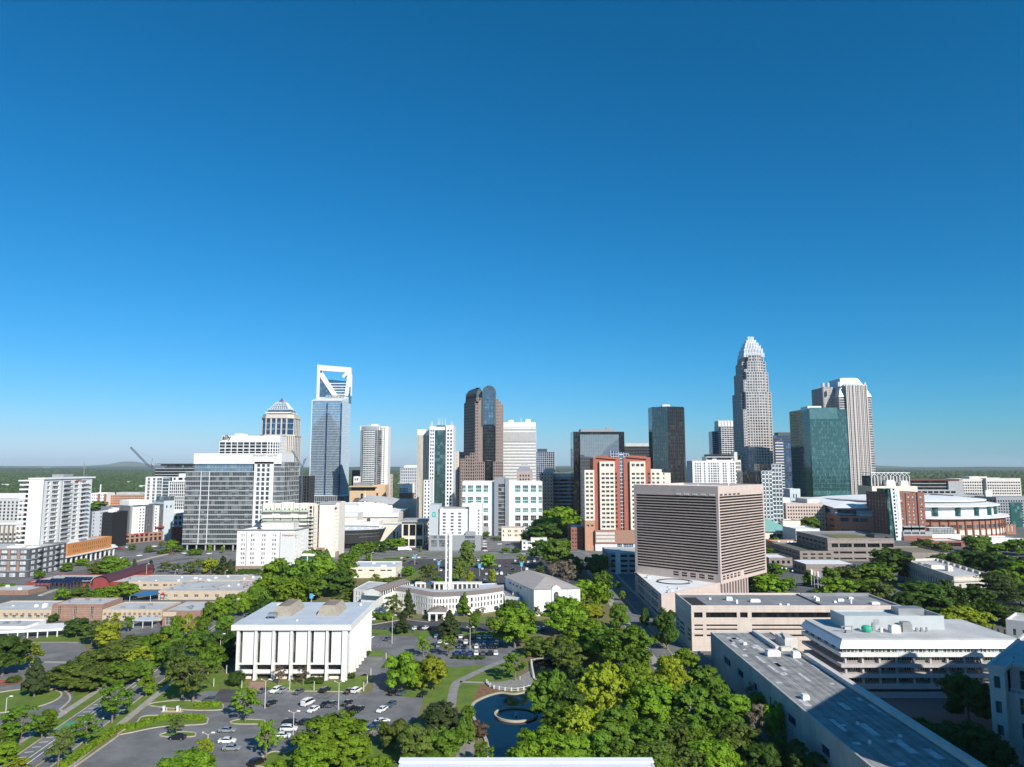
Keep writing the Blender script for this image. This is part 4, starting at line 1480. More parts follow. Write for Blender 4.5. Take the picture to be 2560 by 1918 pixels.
 m_.poly([(*e[0],H2),(*e[1],H2),(ra.x,ra.y,zr)])
 m_.poly([(*e[1],H2),(*e[2],H2),(rb.x,rb.y,zr),(ra.x,ra.y,zr)])
 m_.poly([(*e[2],H2),(*e[3],H2),(rb.x,rb.y,zr)])
 m_.poly([(*e[3],H2),(*e[0],H2),(ra.x,ra.y,zr),(rb.x,rb.y,zr)])
 m_.build('roof',mat('taupe_roof',(0.40,0.355,0.325),0.9,var=0.06,scale=0.6),rs)
 A,u,nr,L=edge(ql,0)
 an=math.atan2(u[1],u[0])
 s=11.3
 m_=MB()
 prof=[(-2.3,6.0),(2.3,6.0),(2.3,H2+0.3),(1.5,H2+1.2),(0,H2+1.9),(-1.5,H2+1.2),(-2.3,H2+0.3)]
 m_.poly([(x,0,z)for x,z in prof])
 for k in range(len(prof)):
  a,b=prof[k],prof[(k+1)%len(prof)]
  m_.poly([(a[0],0,a[1]),(a[0],2.2,a[1]),(b[0],2.2,b[1]),(b[0],0,b[1])])
 g=m_.build('gable',WHITE,rs,(A[0]+u[0]*s+nr[0]*0.4,A[1]+u[1]*s+nr[1]*0.4,0),an)
 m_=MB()
 ar=[(-1.15,6.6),(1.15,6.6),(1.15,10.6)]+[(1.15*math.cos(t),10.6+1.15*math.sin(t))for t in(0.5,1.05,1.57,2.1,2.65)]+[(-1.15,10.6)]
 m_.poly([(x,-0.05,z)for x,z in ar])
 for z in(7.8,9.0,10.2):
  m_.poly([(-1.15,-0.09,z),(1.15,-0.09,z),(1.15,-0.09,z+0.1),(-1.15,-0.09,z+0.1)],1)
 for x in(-0.4,0.4):
  m_.poly([(x-0.05,-0.09,6.6),(x+0.05,-0.09,6.6),(x+0.05,-0.09,11.4),(x-0.05,-0.09,11.4)],1)
 m_.build('arched_window',[G_DARK,FRAME],g)
 m_=MB()
 for k in range(5):
  m_.rail(A,u,nr,1+k*5.4,1.12+k*5.4,0,H2-0.3,0,0.05)
 A3,u3,n3,L3=edge(ql,3)
 for k in range(9):
  m_.rail(A3,u3,n3,1+k*5.0,1.12+k*5.0,0,H2-0.3,0,0.05)
 m_.build('wall_joint',GREYC,rs)
 ex,ey=P(1300,1560)
 rp=thing('canopy','small white gabled porch canopy beside the sanctuary front','canopy',(ex,ey,0))
 m_=MB()
 for a,b in((0,0),(5.4,0),(0,5),(5.4,5)):
  m_.box(a,b,0,a+0.6,b+0.6,3.0,0)
 m_.build('post',WHITE,rp)
 m_=MB()
 m_.loft([[(-0.3,-0.3,3.0),(6.3,-0.3,3.0),(6.3,6,3.0),(-0.3,6,3.0)],[(-0.3,-0.3,3.6),(6.3,-0.3,3.6),(6.3,6,3.6),(-0.3,6,3.6)],[(2.9,-0.3,5),(3.1,-0.3,5),(3.1,6,5),(2.9,6,5)]])
 m_.build('canopy_roof',SHINGLE,rp)
church()
def small_blocks():
 Y=487.0
 x0,W=span(872,989,Y,1440)
 r=thing('low_building','low white flat roofed building with slit windows left of the far parking lot','building',(x0,Y,0))
 block(r,rect(W,28),0,7.3,CREAM,ROOFB,{0:([(6,9),(13.5,17),(21,24.5),(25.5,28.6)],[(4.6,5.4)]),1:(4,0.3,2,1,0.4,2,6)},G_BLACK,FRAMED,2,1,0.05,par=0.5)
 units(r,[(3,8,1.5,1.5,0.7),(20,6,4,1.8,0.8),(12,18,2,2,0.9),(26,20,1.5,1.5,0.8)],ROOFW,6.8)
 Y=720.0
 x0,W=span(1254,1310,Y,1340)
 r=thing('small_office','small cream two storey office with paired tall windows beside hotel lot','building',(x0,Y,0))
 H=ZP(1319,Y)
 block(r,rect(W,16),0,H,CREAM,SHINGLE,{0:([(1.2,2.2),(6.5,7.5),(8.2,9.2),(13,14),(14.7,15.7),(19.4,20.4),(21,22)],[(4.6,6.6),(8.6,10.8)])},G_DARK,FRAMED,1,2,0.08,par=0.4)
 m_=MB()
 for k in range(2):
  m_.box(0.8+k*7,-0.03,0.4,7+k*7,-0.01,2.6,0)
 m_.build('garage_door',FRAMEW,r)
 Y=645.0
 x0,W=span(1305,1368,Y,1370)
 r=thing('small_office','small white two storey building with square windows in front of big dark tree','building',(x0,Y,0))
 H=ZP(1354,Y)
 block(r,rect(W,14),0,H,WHITE,ROOFL,{0:([(1.2,3.0),(5,8),(10,11.6),(13.4,14.4),(15.4,16.6),(17.6,18.6)],[(1.4,3.0),(5.2,6.8)])},G_DARK,FRAME,2,1,0.08,par=0.4)
 m_=MB()
 m_.box(8,4,H-0.4,W,14,H+3,0,1)
 m_.build('upper_block',[PALE,ROOFL],r)
 Y=650.0
 x0,W=span(1428,1458,Y,1370)
 r=thing('shaded_block','dark brick block with pale roof standing in shade left of twin tower','building',(x0,Y,0))
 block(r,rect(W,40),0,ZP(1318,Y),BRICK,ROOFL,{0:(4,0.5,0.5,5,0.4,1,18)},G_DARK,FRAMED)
 Y=505.0
 x0,W=span(1522,1600,Y,1400)
 r=thing('parking_deck','grey concrete parking deck in shade between street and banded tower','parking deck',(x0,Y,0))
 H=ZP(1382,Y)
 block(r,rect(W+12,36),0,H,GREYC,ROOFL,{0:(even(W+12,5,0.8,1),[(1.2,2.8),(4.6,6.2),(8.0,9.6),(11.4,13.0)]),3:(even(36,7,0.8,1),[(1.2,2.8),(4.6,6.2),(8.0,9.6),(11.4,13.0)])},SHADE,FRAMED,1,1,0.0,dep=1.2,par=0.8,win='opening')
 m_=MB()
 m_.box(4.5,-0.8,0,8,0,H+2.2,0)
 m_.build('stair_tower',WHITE,r)
small_blocks()
# ---------------------------------------------------------------- school: brick and cream wings round planted courts

def school():
 BRK=mat('school_brick',(0.30,0.175,0.13),0.9,var=0.12,scale=0.8)
 YEL=mat('school_cream_brick',(0.53,0.43,0.32),0.9,var=0.08,scale=0.8)
 def wing(label,pl,pr,pyb,pyt,depth,m_,spec,par=0.4,nm='school_wing',gl=None,roof=ROOFL,rz=0.0,nx=2):
  Y=YG(pyb)
  x0,W=span(pl,pr,Y,pyb)
  H=ZP(pyt,Y)
  r=thing(nm,label,'building',(x0,Y,0),rz)
  block(r,rect(W,depth),0,H,m_,roof,spec(W,depth,H)if spec else None,gl or G_DARK,FRAMEW,nx,2,0.08,par=par)
  rn=random.Random(int(pl)+9)
  units(r,[(rn.uniform(2,max(2.5,W-4)),rn.uniform(2,depth-4),rn.choice((0.8,1.2,2.0)),rn.choice((0.8,1.4,2.2)),rn.choice((0.5,0.8,1.2)))for _ in range(max(3,int(W*depth/160)))],rn.choice((ROOFW,MET)),H-par)
  m2=MB()
  for k in range(1,int(depth/6)+1):
   m2.box(0.5,k*6,H-par,W-0.5,k*6+0.25,H-par+0.05,0)
  m2.build('roof_seam',ROOFG,r,kind='stuff')
  return r,W,H
 VENT=mat('brown_vent',(0.20,0.125,0.085),0.8)
 def vents(r,W,H,n):
  for k in range(n):
   x=W*(k+0.5)/n
   mv=MB()
   for j in range(4):
    mv.box(-0.6,-0.06,j*0.3,0.6,0,j*0.3+0.2,0)
   mv.build('vent',VENT,r,(x,0,H-2.6))
 tall=lambda W,D,H:{0:([(W*f-0.75,W*f+0.75)for f in(0.14,0.46,0.79)],[(0.7,2.6),(3.0,6.6)])}
 r,W,H=wing('brown brick school block with three tall dark windows',128,254,1552,1511,18,BRK,tall)
 m_=MB()
 for z in(1.6,2.4,3.2,4.0,4.8,5.6):
  m_.rail((0,0),(1,0),(0,-1),0,W,z,z+0.1,0,0.05)
 m_.build('brick_band',YEL,r)
 cream=lambda W,D,H:{0:(max(3,int(W/4)),0.5,0.8,1,0.5,0.3,3.0)}
 r,W,H=wing('cream school wing with brown vents left of the three-window brick block',-60,127,1550,1525,24,YEL,cream)
 vents(r,W,H,12)
 r,W,H=wing('cream school wing with brown vents between the two brick blocks',255,404,1552,1524,20,YEL,cream)
 vents(r,W,H,12)
 def canopy():
  Y=YG(1560)
  x0,W=span(355,404,Y,1560)
  rc=thing('entrance_canopy','light flat canopy on thin posts before the school entrance','canopy',(x0,Y-9,0))
  m_=MB()
  for a in(0.2,W*0.5,W-0.3):
   m_.box(a,0.2,0,a+0.25,0.45,3.2,0)
  m_.build('post',METW,rc)
  m_=MB()
  m_.box(0,0,3.2,W,8.5,3.5,0)
  m_.build('canopy_roof',ROOFB,rc)
 canopy()
 r,W,H=wing('brick school corner block with cream corner and tall pale window bay',405,499,1566,1527,24,BRK,lambda W,D,H:{0:([(W*0.08,W*0.34),(W*0.66,W*0.8)],[(0.6,4.2)]),1:([(2,5),(9,12)],[(1.5,5.0)])},gl=G_GREY,nx=3)
 m_=MB()
 m_.box(0.2,-0.05,4.6,W*0.36,0,H-0.5,0)
 m_.build('brick_band',YEL,r)
 r,W,H=wing('long light flat roofed school wing running back to the street trees',395,610,1500,1477,38,YEL,lambda W,D,H:{0:(8,0.4,1,1,0.4,0.5,4)})
 r,W,H=wing('far light roofed school wing behind the playground court',318,585,1474,1454,26,YEL,lambda W,D,H:{0:(10,0.35,1,1,0.4,1,4)})
 vents(r,W,H,16)
 r,W,H=wing('raised brick school block among light roofs',532,606,1492,1471,16,BRK,lambda W,D,H:{1:([(3,4.2),(8,9.2)],[(4,7)])})
 r,W,H=wing('small brick school block at end of the light roofed wing',588,662,1466,1450,18,BRK,None)
 r,W,H=wing('dark red walled school gym with long light roof',65,320,1470,1455,30,DRED,None)
 Y=YG(1472)
 x0,W=span(232,266,Y,1465)
 rv=thing('vaulted_hall','school hall with maroon standing seam barrel vault roof','building',(x0,Y,0),math.radians(2))
 W,D,H=9.5,58.0,4.0
 m_=MB()
 arc=[(W/2-W/2*1.08*math.cos(math.pi*k/14),3.6*math.sin(math.pi*k/14))for k in range(15)]
 m_.poly([(0,0,0),(W,0,0)]+[(min(W,max(0,a)),0,H+b)for a,b in reversed(arc)])
 for xx in(0,W):
  m_.poly([(xx,0,0),(xx,D,0),(xx,D,H),(xx,0,H)])
 m_.build('wall',DRED,rv)
 m_=MB()
 for k in range(14):
  (a,b),(c,d)=arc[k],arc[k+1]
  m_.poly([(a,-1.2,H+b),(c,-1.2,H+d),(c,D,H+d),(a,D,H+b)])
 n=26
 for j in range(n):
  y=-1.2+(D+1.2)*j/n
  for k in range(14):
   (a,b),(c,d)=arc[k],arc[k+1]
   m_.poly([(a,y,H+b+0.12),(c,y,H+d+0.12),(c,y+0.18,H+d+0.12),(a,y+0.18,H+b+0.12)])
 m_.build('roof',MAROON,rv)
 r,W,H=wing('small brick school block at the far left with pale roof',-40,70,1488,1476,18,BRK,None)
 r,W,H=wing('low white annex with dark carport bays left of the turning circle',-90,62,1592,1566,14,WHITE,lambda W,D,H:{0:([(W-9,W-5)],[(2.6,3.4)])},nm='annex')
 Y=YG(1602)
 x0,W=span(-40,150,Y,1600)
 rw=thing('carport','long white carport roof with shaded bays beside the annex','carport',(x0,Y,0),math.radians(14))
 m_=MB()
 m_.box(0,0,2.6,W,12,3.6,0)
 m_.build('carport_roof',[WHITE],rw)
 for k in range(9):
  m_=MB()
  m_.box(-0.2,0.2,0,0.2,0.6,2.6,0)
  m_.build('post',WHITE,rw,(1+(W-2)*k/8,0,0))
 m_=MB()
 m_.box(0.5,6,0,W-0.5,6.3,2.6,0)
 m_.build('rear_wall',GREYC,rw)
 BLUE=mat('blue_canopy',(0.03,0.16,0.33),0.7,var=0.1)
 Y=YG(1504)
 rb=thing('shade_canopy','blue shade canopy over playground in the school court','canopy',(XP(322,Y,1504),Y,0))
 m_=MB()
 m_.poly([(0,0,3.2),(12,0,3.2),(18,9,4.2),(6,9,4.2)])
 m_.poly([(6,9,4.2),(18,9,4.2),(16,15,3.4),(8,15,3.4)])
 m_.build('fabric',BLUE,rb)
 m_=MB()
 for a,b in((0.3,0.3),(11.7,0.3),(8,14.7),(16,14.7)):
  m_.tube((a,b,0),(a,b,3.4),0.12)
 m_.build('post',METW,rb)
 rb=thing('playground_climber','colourful red and blue playground climbing frame beside blue canopy','playground',(XP(392,Y,1500),Y+4,0))
 m_=MB()
 m_.box(0,0,1.2,2,2,1.4,0)
 for a,b in((0,0),(2,0),(0,2),(2,2)):
  m_.tube((a,b,0),(a,b,3.2),0.1,mi=1)
 m_.loft([[(-0.2,-0.2,3.2),(2.2,-0.2,3.2),(2.2,2.2,3.2),(-0.2,2.2,3.2)],[(0.9,0.9,4.4),(1.1,0.9,4.4),(1.1,1.1,4.4),(0.9,1.1,4.4)]],0)
 m_.build('climbing_frame',[mat('red_plastic',(0.5,0.04,0.03),0.5),BLUE],rb)
 m_=MB()
 m_.poly([(2,0.4,1.3),(4.6,0.4,0.2),(4.6,1.2,0.2),(2,1.2,1.3)])
 m_.build('slide',mat('green_plastic',(0.05,0.35,0.08),0.5),rb)
 SOLAR=mat('solar_cell',(0.012,0.018,0.045),0.15,spec=0.8,var=0.3)
 Y0=YG(1484)
 for k in range(3):
  for j in range(9-k):
   rs=thing('solar_panel','%s solar panel in the %s tilted row beside the school court'%(['first','second','third','fourth','fifth','sixth','seventh','eighth','ninth'][j],['front','middle','rear'][k]),'solar panel',(XP(90+k*22,Y0)+j*2.5,Y0+6+k*5,0),0,'tilted solar panels in rows by the school')
   m_=MB()
   m_.poly([(0,0,5.0),(2.4,0,5.0),(2.4,3.0,6.6),(0,3.0,6.6)],0)
   m_.poly([(0,3.0,6.55),(2.4,3.0,6.55),(2.4,0,4.95),(0,0,4.95)],1)
   m_.build('cell_surface',[SOLAR,MET],rs)
   m_=MB()
   for a in(0.3,2.1):
    m_.tube((a,0.2,0),(a,0.2,5.0),0.05)
    m_.tube((a,2.8,0),(a,2.8,6.4),0.05)
   m_.build('support',MET,rs)
school()
# ---------------------------------------------------------------- hotel with grey podium

def hotel_white():
 Y=640.0
 x0,W=span(1072,1202,Y,1340)
 r=thing('hotel','white hotel with grey podium, grey end slab and small green square sign','hotel',(x0,Y,0))
 X=lambda p:XP(p,Y,1320)-x0
 hp=ZP(1338,Y)
 block(r,rect(W,40),0,hp,GREYP,ROOFW,{0:([(X(1078),X(1092)),(X(1098),X(1112)),(X(1116),X(1130)),(X(1162),X(1187))],[(3.2,9.2),(10.4,12.8)])},G_GREY,FRAME,6,3,0.12,par=0.8,name='podium_wall',roof='podium_roof')
 zt=ZP(1273,Y)
 p2=[(X(1098),4),(X(1172),4),(X(1172),34),(X(1098),34)]
 f=2.83
 rows=[(hp+0.6+k*f,hp+2.3+k*f)for k in range(7)]
 cs=[(X(p)-1.35-X(1098),X(p)+1.35-X(1098))for p in(1109,1129,1148)]
 block(r,p2,hp-0.8,zt,WHITE2,ROOFW,{0:(cs,rows)},G_DARK,FRAMEW,3,1,0.1,par=1.0)
 p3=[(X(1172),2),(X(1204),2),(X(1204),30),(X(1172),30)]
 z3=ZP(1261,Y)
 rows3=[(hp+0.6+k*f,hp+2.3+k*f)for k in range(8)]
 block(r,p3,hp-0.8,z3,WHITE2,ROOFW,{0:([(X(1194)-X(1172),X(1198)-X(1172))],rows3),1:(3,0.4,3,8,0.6,hp,hp+8*f)},G_DARK,FRAMEW,2,1,0.1,par=1.0,name='wing_wall',roof='wing_roof')
 m_=MB()
 m_.box(X(1072),2.5,hp-0.8,X(1097),24,ZP(1262,Y),0)
 m_.build('end_slab',mat('light_grey_panel',(0.46,0.49,0.52),0.6,var=0.03),r)
 m_=MB()
 m_.box(X(1095.5),2.2,hp,X(1098),4,zt,0)
 m_.build('glass_slot',G_DARK,r)
 zl=ZP(1287,Y)
 m_=MB()
 m_.box(-1.5,0,-2.2,1.5,0.15,2.2,0)
 s=m_.build('sign',SIGNT,r,(X(1084),2.3,zl))
 text(s,'E',2.8,(-0.85,-0.02,-1.0),0,SIGNW,name='logo',ext=0.05)
 units(r,[(X(1105),8,12,6,2.6),(X(1130),10,10,6,2.2),(X(1150),12,8,5,2.0)],MET,zt-1.0)
 units(r,[(X(1164),0.6,9,3.2,3.2)],GREYP,hp)
hotel_white()
def teal_window_block():
 Y=775.0
 x0,W=span(1156,1356,Y,1260)
 r=thing('clinic_building','bright white block with teal window groups and tall grey central core','building',(x0,Y,0))
 X=lambda p:XP(p,Y,1260)-x0
 C=lambda c:X(1020+c*0.2897)
 Z=lambda c:ZP(940+c*0.2897,Y)
 H=Z(910)
 cols=[(C(468),C(496)),(C(515),C(561)),(C(585),C(631)),(C(651),C(691)),(C(924),C(970)),(C(990),C(1036)),(C(1059),C(1105)),(C(1126),C(1155))]
 up=sorted([(Z(1180),Z(1142)),(Z(1104),Z(1045)),(Z(1008),Z(945))])
 low=sorted([(Z(1302),Z(1270)),(Z(1250),Z(1204))])
 mb=MB()
 pts=rect(W,30)
 wl_=wall(mb,pts,0,0,Z(1192),cols,low,0,0.4)
 wu=wall(mb,pts,0,Z(1192),H,cols,up,0,0.4)
 ws=wall(mb,pts,1,0,H,even(30,3,0.5,2),up,0,0.4)
 wall(mb,pts,2,0,H)
 wall(mb,pts,3,0,H)
 mb.build('wall',WHITE2,r)
 windows(r,wl_,G_DARK,FRAMEW,3,2,0.14)
 windows(r,wu+ws,G_TEAL,FRAMEW,3,4,0.14)
 m_=MB()
 TEALP=mat('pale_teal_panel',(0.42,0.70,0.64),0.5,var=0.05)
 for(x,y,z,w,h,a)in wu+ws:
  if h>4:
   ca,sa=math.cos(a),math.sin(a)
   for zz in(z+h*0.44,z+0.1):
    m2=MB()
    m2.box(-w/2,-0.14,0,w/2,-0.03,h*0.13,0)
    m2.build('spandrel',TEALP,r,(x,y,zz),a)
 m_=MB()
 m_.box(0.4,0.4,H-1.2,W-0.4,29.6,H-0.9,0)
 m_.build('roof',ROOFW,r)
 a,b=C(745),C(872)
 m_=MB()
 m_.box(a,-4,0,C(780),12,Z(880),0)
 m_.box(C(838),-4,0,b,12,Z(880),0)
 m_.box(C(780),-3,Z(932),C(838),12,Z(870),0)
 m_.build('core',mat('mid_grey_panel',(0.26,0.28,0.31),0.6,var=0.05),r)
 m_=MB()
 m_.box(C(780),-2.4,0,C(838),10,Z(932),0)
 m_.build('core_glass',G_GREY,r)
 m_=MB()
 for k in range(12):
  z=Z(932)*(k+1)/13
  m_.box(C(780),-2.7,z,C(838),-2.4,z+0.9,0)
 m_.build('core_spandrel',GREYP,r)
 m_=MB()
 m_.box(C(640),-1.0,0,C(697),0,Z(1302),0)
 m_.build('base_wall',GREYC,r)
teal_window_block()
def twin_tower():
 Y=640.0
 E=lambda c:XP(1400+c*0.2655,Y,1240)
 Z=lambda c:ZP(980+c*0.2655,Y)
 x0=E(233)
 X=lambda c:E(c)-x0
 r=thing('twin_tower','terracotta and cream twin apartment tower with blue glass crown between halves','building',(x0,Y,0))
 f=(Z(770)-Z(1265))/12
 rows=[(Z(1265)-0.2+k*f-1.0,Z(1265)-0.2+k*f+1.0)for k in range(13)]
 p=[(X(233),0),(X(325),0),(X(325),26),(X(233),26)]
 cw=lambda ps,a:[(X(c)-a-1.0,X(c)-a+1.0)for c in ps]
 block(r,p,Z(1212),Z(735),CREAM,ROOFW,{0:([(X(258)-X(233)-1.25,X(258)-X(233)+1.25),(X(298)-X(233)-1.25,X(298)-X(233)+1.25)],rows[2:]),3:(5,0.4,2,11,0.5,Z(1200),Z(760))},G_DARK,FRAMEW,2,1,0.08,name='cream_wall',roof='cream_roof')
 p=[(X(233),0.4),(X(325),0.4),(X(325),26),(X(233),26)]
 block(r,p,0,Z(1212),mat('salmon_brick',(0.50,0.27,0.17),0.9,var=0.08),ROOFG,{0:([(X(258)-X(233)-1.25,X(258)-X(233)+1.25),(X(298)-X(233)-1.25,X(298)-X(233)+1.25)],[(Z(1270),Z(1250))])},G_DARK,FRAMEW,2,1,0.08,par=0.1,name='foot_wall',roof='foot_roof')
 for(b0,b1,q0,q1,top)in((318,570,375,517,620),(604,862,660,806,616)):
  zt=Z(top)
  p=[(X(b0),1.0),(X(b1),1.0),(X(b1),30),(X(b0),30)]
  sl=[(X(531)-X(b0)-1.0,X(531)-X(b0)+1.0)]if b0<400 else[(X(842)-X(b0)-1.0,X(842)-X(b0)+1.0)]
  block(r,p,Z(1425),zt,TERRA,ROOFG,{0:(sl,rows[:1]+rows[1:])},G_DARK,FRAMED,1,1,0.08,name='brick_wall',roof='brick_roof')
  zp0,zp1=Z(1297),Z(655)
  p=[(X(q0),-1.6),(X(q1),-1.6),(X(q1),1.0),(X(q0),1.0)]
  w=X(q1)-X(q0)
  c3=[(w*g-1.45,w*g+1.45)for g in(0.22,0.51,0.80)]
  rr=rows+[(Z(742),Z(722)),(Z(703),Z(676))]
  rr=[q for q in rr if q[1]<zp1]
  block(r,p,zp0,zp1,CREAM,ROOFW,{0:(c3,sorted(rr[:13]+rr[14:]))},G_DARK,FRAMEW,2,1,0.08,name='cream_bay',roof='bay_roof')
  m_=MB()
  for k in range(14):
   z=rows[0][0]-1.2+k*f
   m_.box(X(b0),0.9,z,X(q0),1.0,z+0.12,0)
   m_.box(X(q1),0.9,z,X(b1),1.0,z+0.12,0)
  m_.build('brick_joint',BRICK,r)
  m_=MB()
  m_.poly([(X(b0)+3,-0.6,zt+0.0),(X(b1)-3,-0.6,zt-1.5),(X(b1)-3,6,zt+1.2),(X(b0)+3,6,zt+2.0)])
  m_.build('gable_roof',TERRA,r)
 m_=MB()
 m_.box(X(570),2.5,0,X(604),26,Z(600),0)
 m_.build('glass_joint',G_BLUE,r)
 m_=MB()
 for k in range(26):
  z=4+k*3.2
  m_.box(X(570),2.2,z,X(604),2.5,z+0.5,0)
 m_.box(X(586),2.2,0,X(588),2.5,Z(640),0)
 m_.build('mullion',FRAMEW,r)
 m_=MB()
 a,b=X(490),X(660)
 m_.loft([[(a,3,Z(640)),(b,3,Z(640)),(b,14,Z(640)),(a,14,Z(640))],[(a,3,Z(550)),(b,3,Z(578)),(b,14,Z(578)),(a,14,Z(550))]],0)
 m_.build('glass_crown',G_NAVY,r)
 m_=MB()
 for k in range(8):
  x=a+(b-a)*k/7
  m_.box(x-0.15,2.8,Z(640),x+0.15,3.0,Z(550+28*k/7),0)
 for z in(Z(610),Z(585)):
  m_.box(a,2.8,z,b,3.0,z+0.3,0)
 m_.build('crown_mullion',FRAMEW,r)
 p=[(X(325),-2.5),(X(700),-2.5),(X(700),30),(X(325),30)]
 block(r,p,Z(1425),Z(1300),BRICKB,ROOFG,None,name='podium_wall',roof='podium_roof')
 m_=MB()
 for k in range(3):
  z=Z(1330+k*34)
  m_.box(X(330),-2.7,z-1.2,X(505),-2.5,z+1.0,0)
 m_.build('podium_band',PALE,r)
 p=[(X(325),-1.5),(X(700),-1.5),(X(700),30),(X(325),30)]
 block(r,p,0,Z(1425),WHITE,ROOFG,{0:([(X(c)-X(325),X(c+46)-X(325))for c in(528,585,632)],[(2.5,10.5)])},G_NAVY,FRAMEW,3,4,0.15,par=0.1,name='base_wall',roof='base_roof')
 for(a,b,top,d)in((856,966,728,1.5),(966,1055,762,4)):
  p=[(X(a),d),(X(b),d),(X(b),30),(X(a),30)]
  w=X(b)-X(a)
  block(r,p,0,Z(top),CREAM,ROOFW,{0:([(w*0.16,w*0.38),(w*0.55,w*0.77)]if a<900 else[(w*0.2,w*0.35)],rows[4:])},G_DARK,FRAMEW,2,1,0.08,name='cream_wall',roof='cream_roof')
twin_tower()
# ---------------------------------------------------------------- convention centre roofs, drum and neighbours

def convention():
 S=0.1569
 def bx(nm,label,cat,c0,c1,yt,Y,depth,m_,rm,spec=None,pyt=None,**kw):
  x0,W=span(840+c0*S,840+c1*S,Y,1300)
  H=ZP(1180+yt*S,Y)
  r=thing(nm,label,cat,(x0,Y,0))
  block(r,rect(W,depth),0,H,m_,rm,spec(W,depth,H)if spec else None,kw.get('gl',G_DARK),FRAMED,kw.get('nx',2),1,0.06,par=kw.get('par',0.5),joined=kw.get('joined',False))
  return r,W,H
 r,W,H=bx('parking_deck','long cream parking deck with shallow grid of panels behind convention roofs','parking deck',640,1480,445,880,60,CREAM,ROOFL,lambda W,D,H:{0:([(3,5.5),(W-14,W-11)],[(H-30,H-28),(H-22,H-19.5),(H-14,H-11.5),(H-6,H-4)])},gl=G_BLACK)
 m_=MB()
 for k in range(30):
  m_.box(8+k*(W-26)/30,-0.15,6,8.18+k*(W-26)/30,0,H-1,0)
 for z in(H-5,H-13,H-21):
  m_.box(7,-0.12,z,W-15,0,z+0.25,0)
 m_.build('panel_joint',PALE,r)
 m_=MB()
 m_.box(W-9,-0.4,H-1,W+12,12,H+6.5,0)
 m_.build('stair_tower',mat('yellow_stucco',(0.62,0.47,0.20),0.8),r)
 r,W,H=bx('convention_hall','low white convention hall wing with tan wall under a deep white roof edge','building',340,985,655,770,90,PALE,ROOFW)
 m_=MB()
 m_.box(-1,-1.5,H-4.2,W+1,0,H+0.4,0)
 m_.build('roof_edge',WHITE2,r)
 r,W,H=bx('convention_hall','white walled convention hall under a curved light roof at left','building',-350,380,530,800,60,WHITE,ROOFW)
 m_=MB()
 n=8
 for k in range(n):
  a,b=k/n,(k+1)/n
  f=lambda t:H+0.5+4.0*(1-t**2)
  g=lambda t:W-2+38*t
  m_.poly([(g(a),-1,f(a)),(g(b),-1,f(b)),(g(b),50,f(b)+4),(g(a),50,f(a)+4)])
  m_.poly([(g(a),-0.5,0),(g(b),-0.5,0),(g(b),-0.5,f(b)-1),(g(a),-0.5,f(a)-1)],1)
 m_.build('curved_roof',[ROOFL,WHITE],r)
 r,W,H=bx('convention_hall','tan walled convention hall partly hidden behind the dark drum','building',-300,335,660,735,28,PALE,ROOFW)
 m_=MB()
 m_.box(-1,-1.2,H-3.2,W+0.5,0,H+0.4,0)
 m_.build('roof_edge',WHITE2,r)
 r,W,H=bx('convention_foyer','lower white foyer roof between drum and cream entrance front','building',-200,690,790,712,20,WHITE,ROOFW)
 units(r,[(W-14,8,3,3,3)],METD,H-0.5)
 r,W,H=bx('convention_building','cream lower convention front with bare small trees before it','building',690,1100,848,690,30,CREAM,ROOFL,lambda W,D,H:{0:([(W*0.55,W*0.62),(W*0.7,W*0.74)],[(5,12)])})
 r,W,H=bx('entrance_pavilion','cream entrance pavilion with deep openings and grey slab roof, left of hotel','building',1050,1400,800,665,34,CREAM,ROOFL,lambda W,D,H:{0:([(1.5,W*0.30),(W*0.36,W*0.62),(W*0.68,W*0.94)],[(1.2,7.5),(10.5,H-2.2)]),1:([(3,12),(16,28)],[(1.2,7.5),(10.5,H-2.2)])},gl=G_BLACK,nx=4)
 m_=MB()
 m_.box(-1.5,-2.5,H+0.2,W+3,32,H+1.6,0)
 m_.build('slab_roof',GREYC,r)
 Y,cx=676.0,XP(868,676)
 a=(XP(968,676)-cx)
 r=thing('round_hall','dark grey metal drum shaped hall with white roof and light curved stripe','building',(cx,Y,0))
 z0,z1=4.5,ZP(1325,Y-20)
 n=60
 ring=lambda rx,ry,z:[(rx*math.cos(2*math.pi*k/n),ry*math.sin(2*math.pi*k/n),z)for k in range(n)]
 m_=MB()
 m_.loft([ring(a*0.86,22,z0),ring(a*0.93,24,(z0+z1)/2),ring(a,26,z1),ring(a-0.6,25.4,z1),ring(a-0.6,25.4,z1-0.7)],0,False,False)
 DRUM=mat('drum_metal',(0.13,0.13,0.135),0.35,metal=0.7,var=0.1,scale=0.3)
 m_.build('drum_wall',DRUM,r)
 m_=MB()
 m_.poly(ring(a-0.6,25.4,z1-0.7))
 m_.build('roof',ROOFW,r)
 m_=MB()
 for zz,k0,k1 in((z1-3.6,40,56),(z1-6.5,50,57),(z1-10,38,43)):
  t=(zz-z0)/(z1-z0)
  rx,ry=a*(0.86+0.14*t)+0.12,22+4*t+0.12
  for k in range(k0,k1):
   c0,c1=2*math.pi*k/n,2*math.pi*(k+1)/n
   m_.poly([(rx*math.cos(c0),ry*math.sin(c0),zz),(rx*math.cos(c1),ry*math.sin(c1),zz),(rx*math.cos(c1),ry*math.sin(c1),zz+0.22),(rx*math.cos(c0),ry*math.sin(c0),zz+0.22)])
 m_.build('light_stripe',MET,r)
 m_=MB()
 m_.loft([ring(a*0.8,20,0),ring(a*0.8,20,z0)],0,False,False)
 m_.build('base_glass',G_BLACK,r)
 for k in range(9):
  m_=MB()
  m_.tube((0,0,0),(2.2,0.6,1.0),0.35)
  m_.build('roof_vent',METW,r,(-a*0.1+k*4.6,-8+(k%3)*7,z1-0.7))
 Y=1010.0
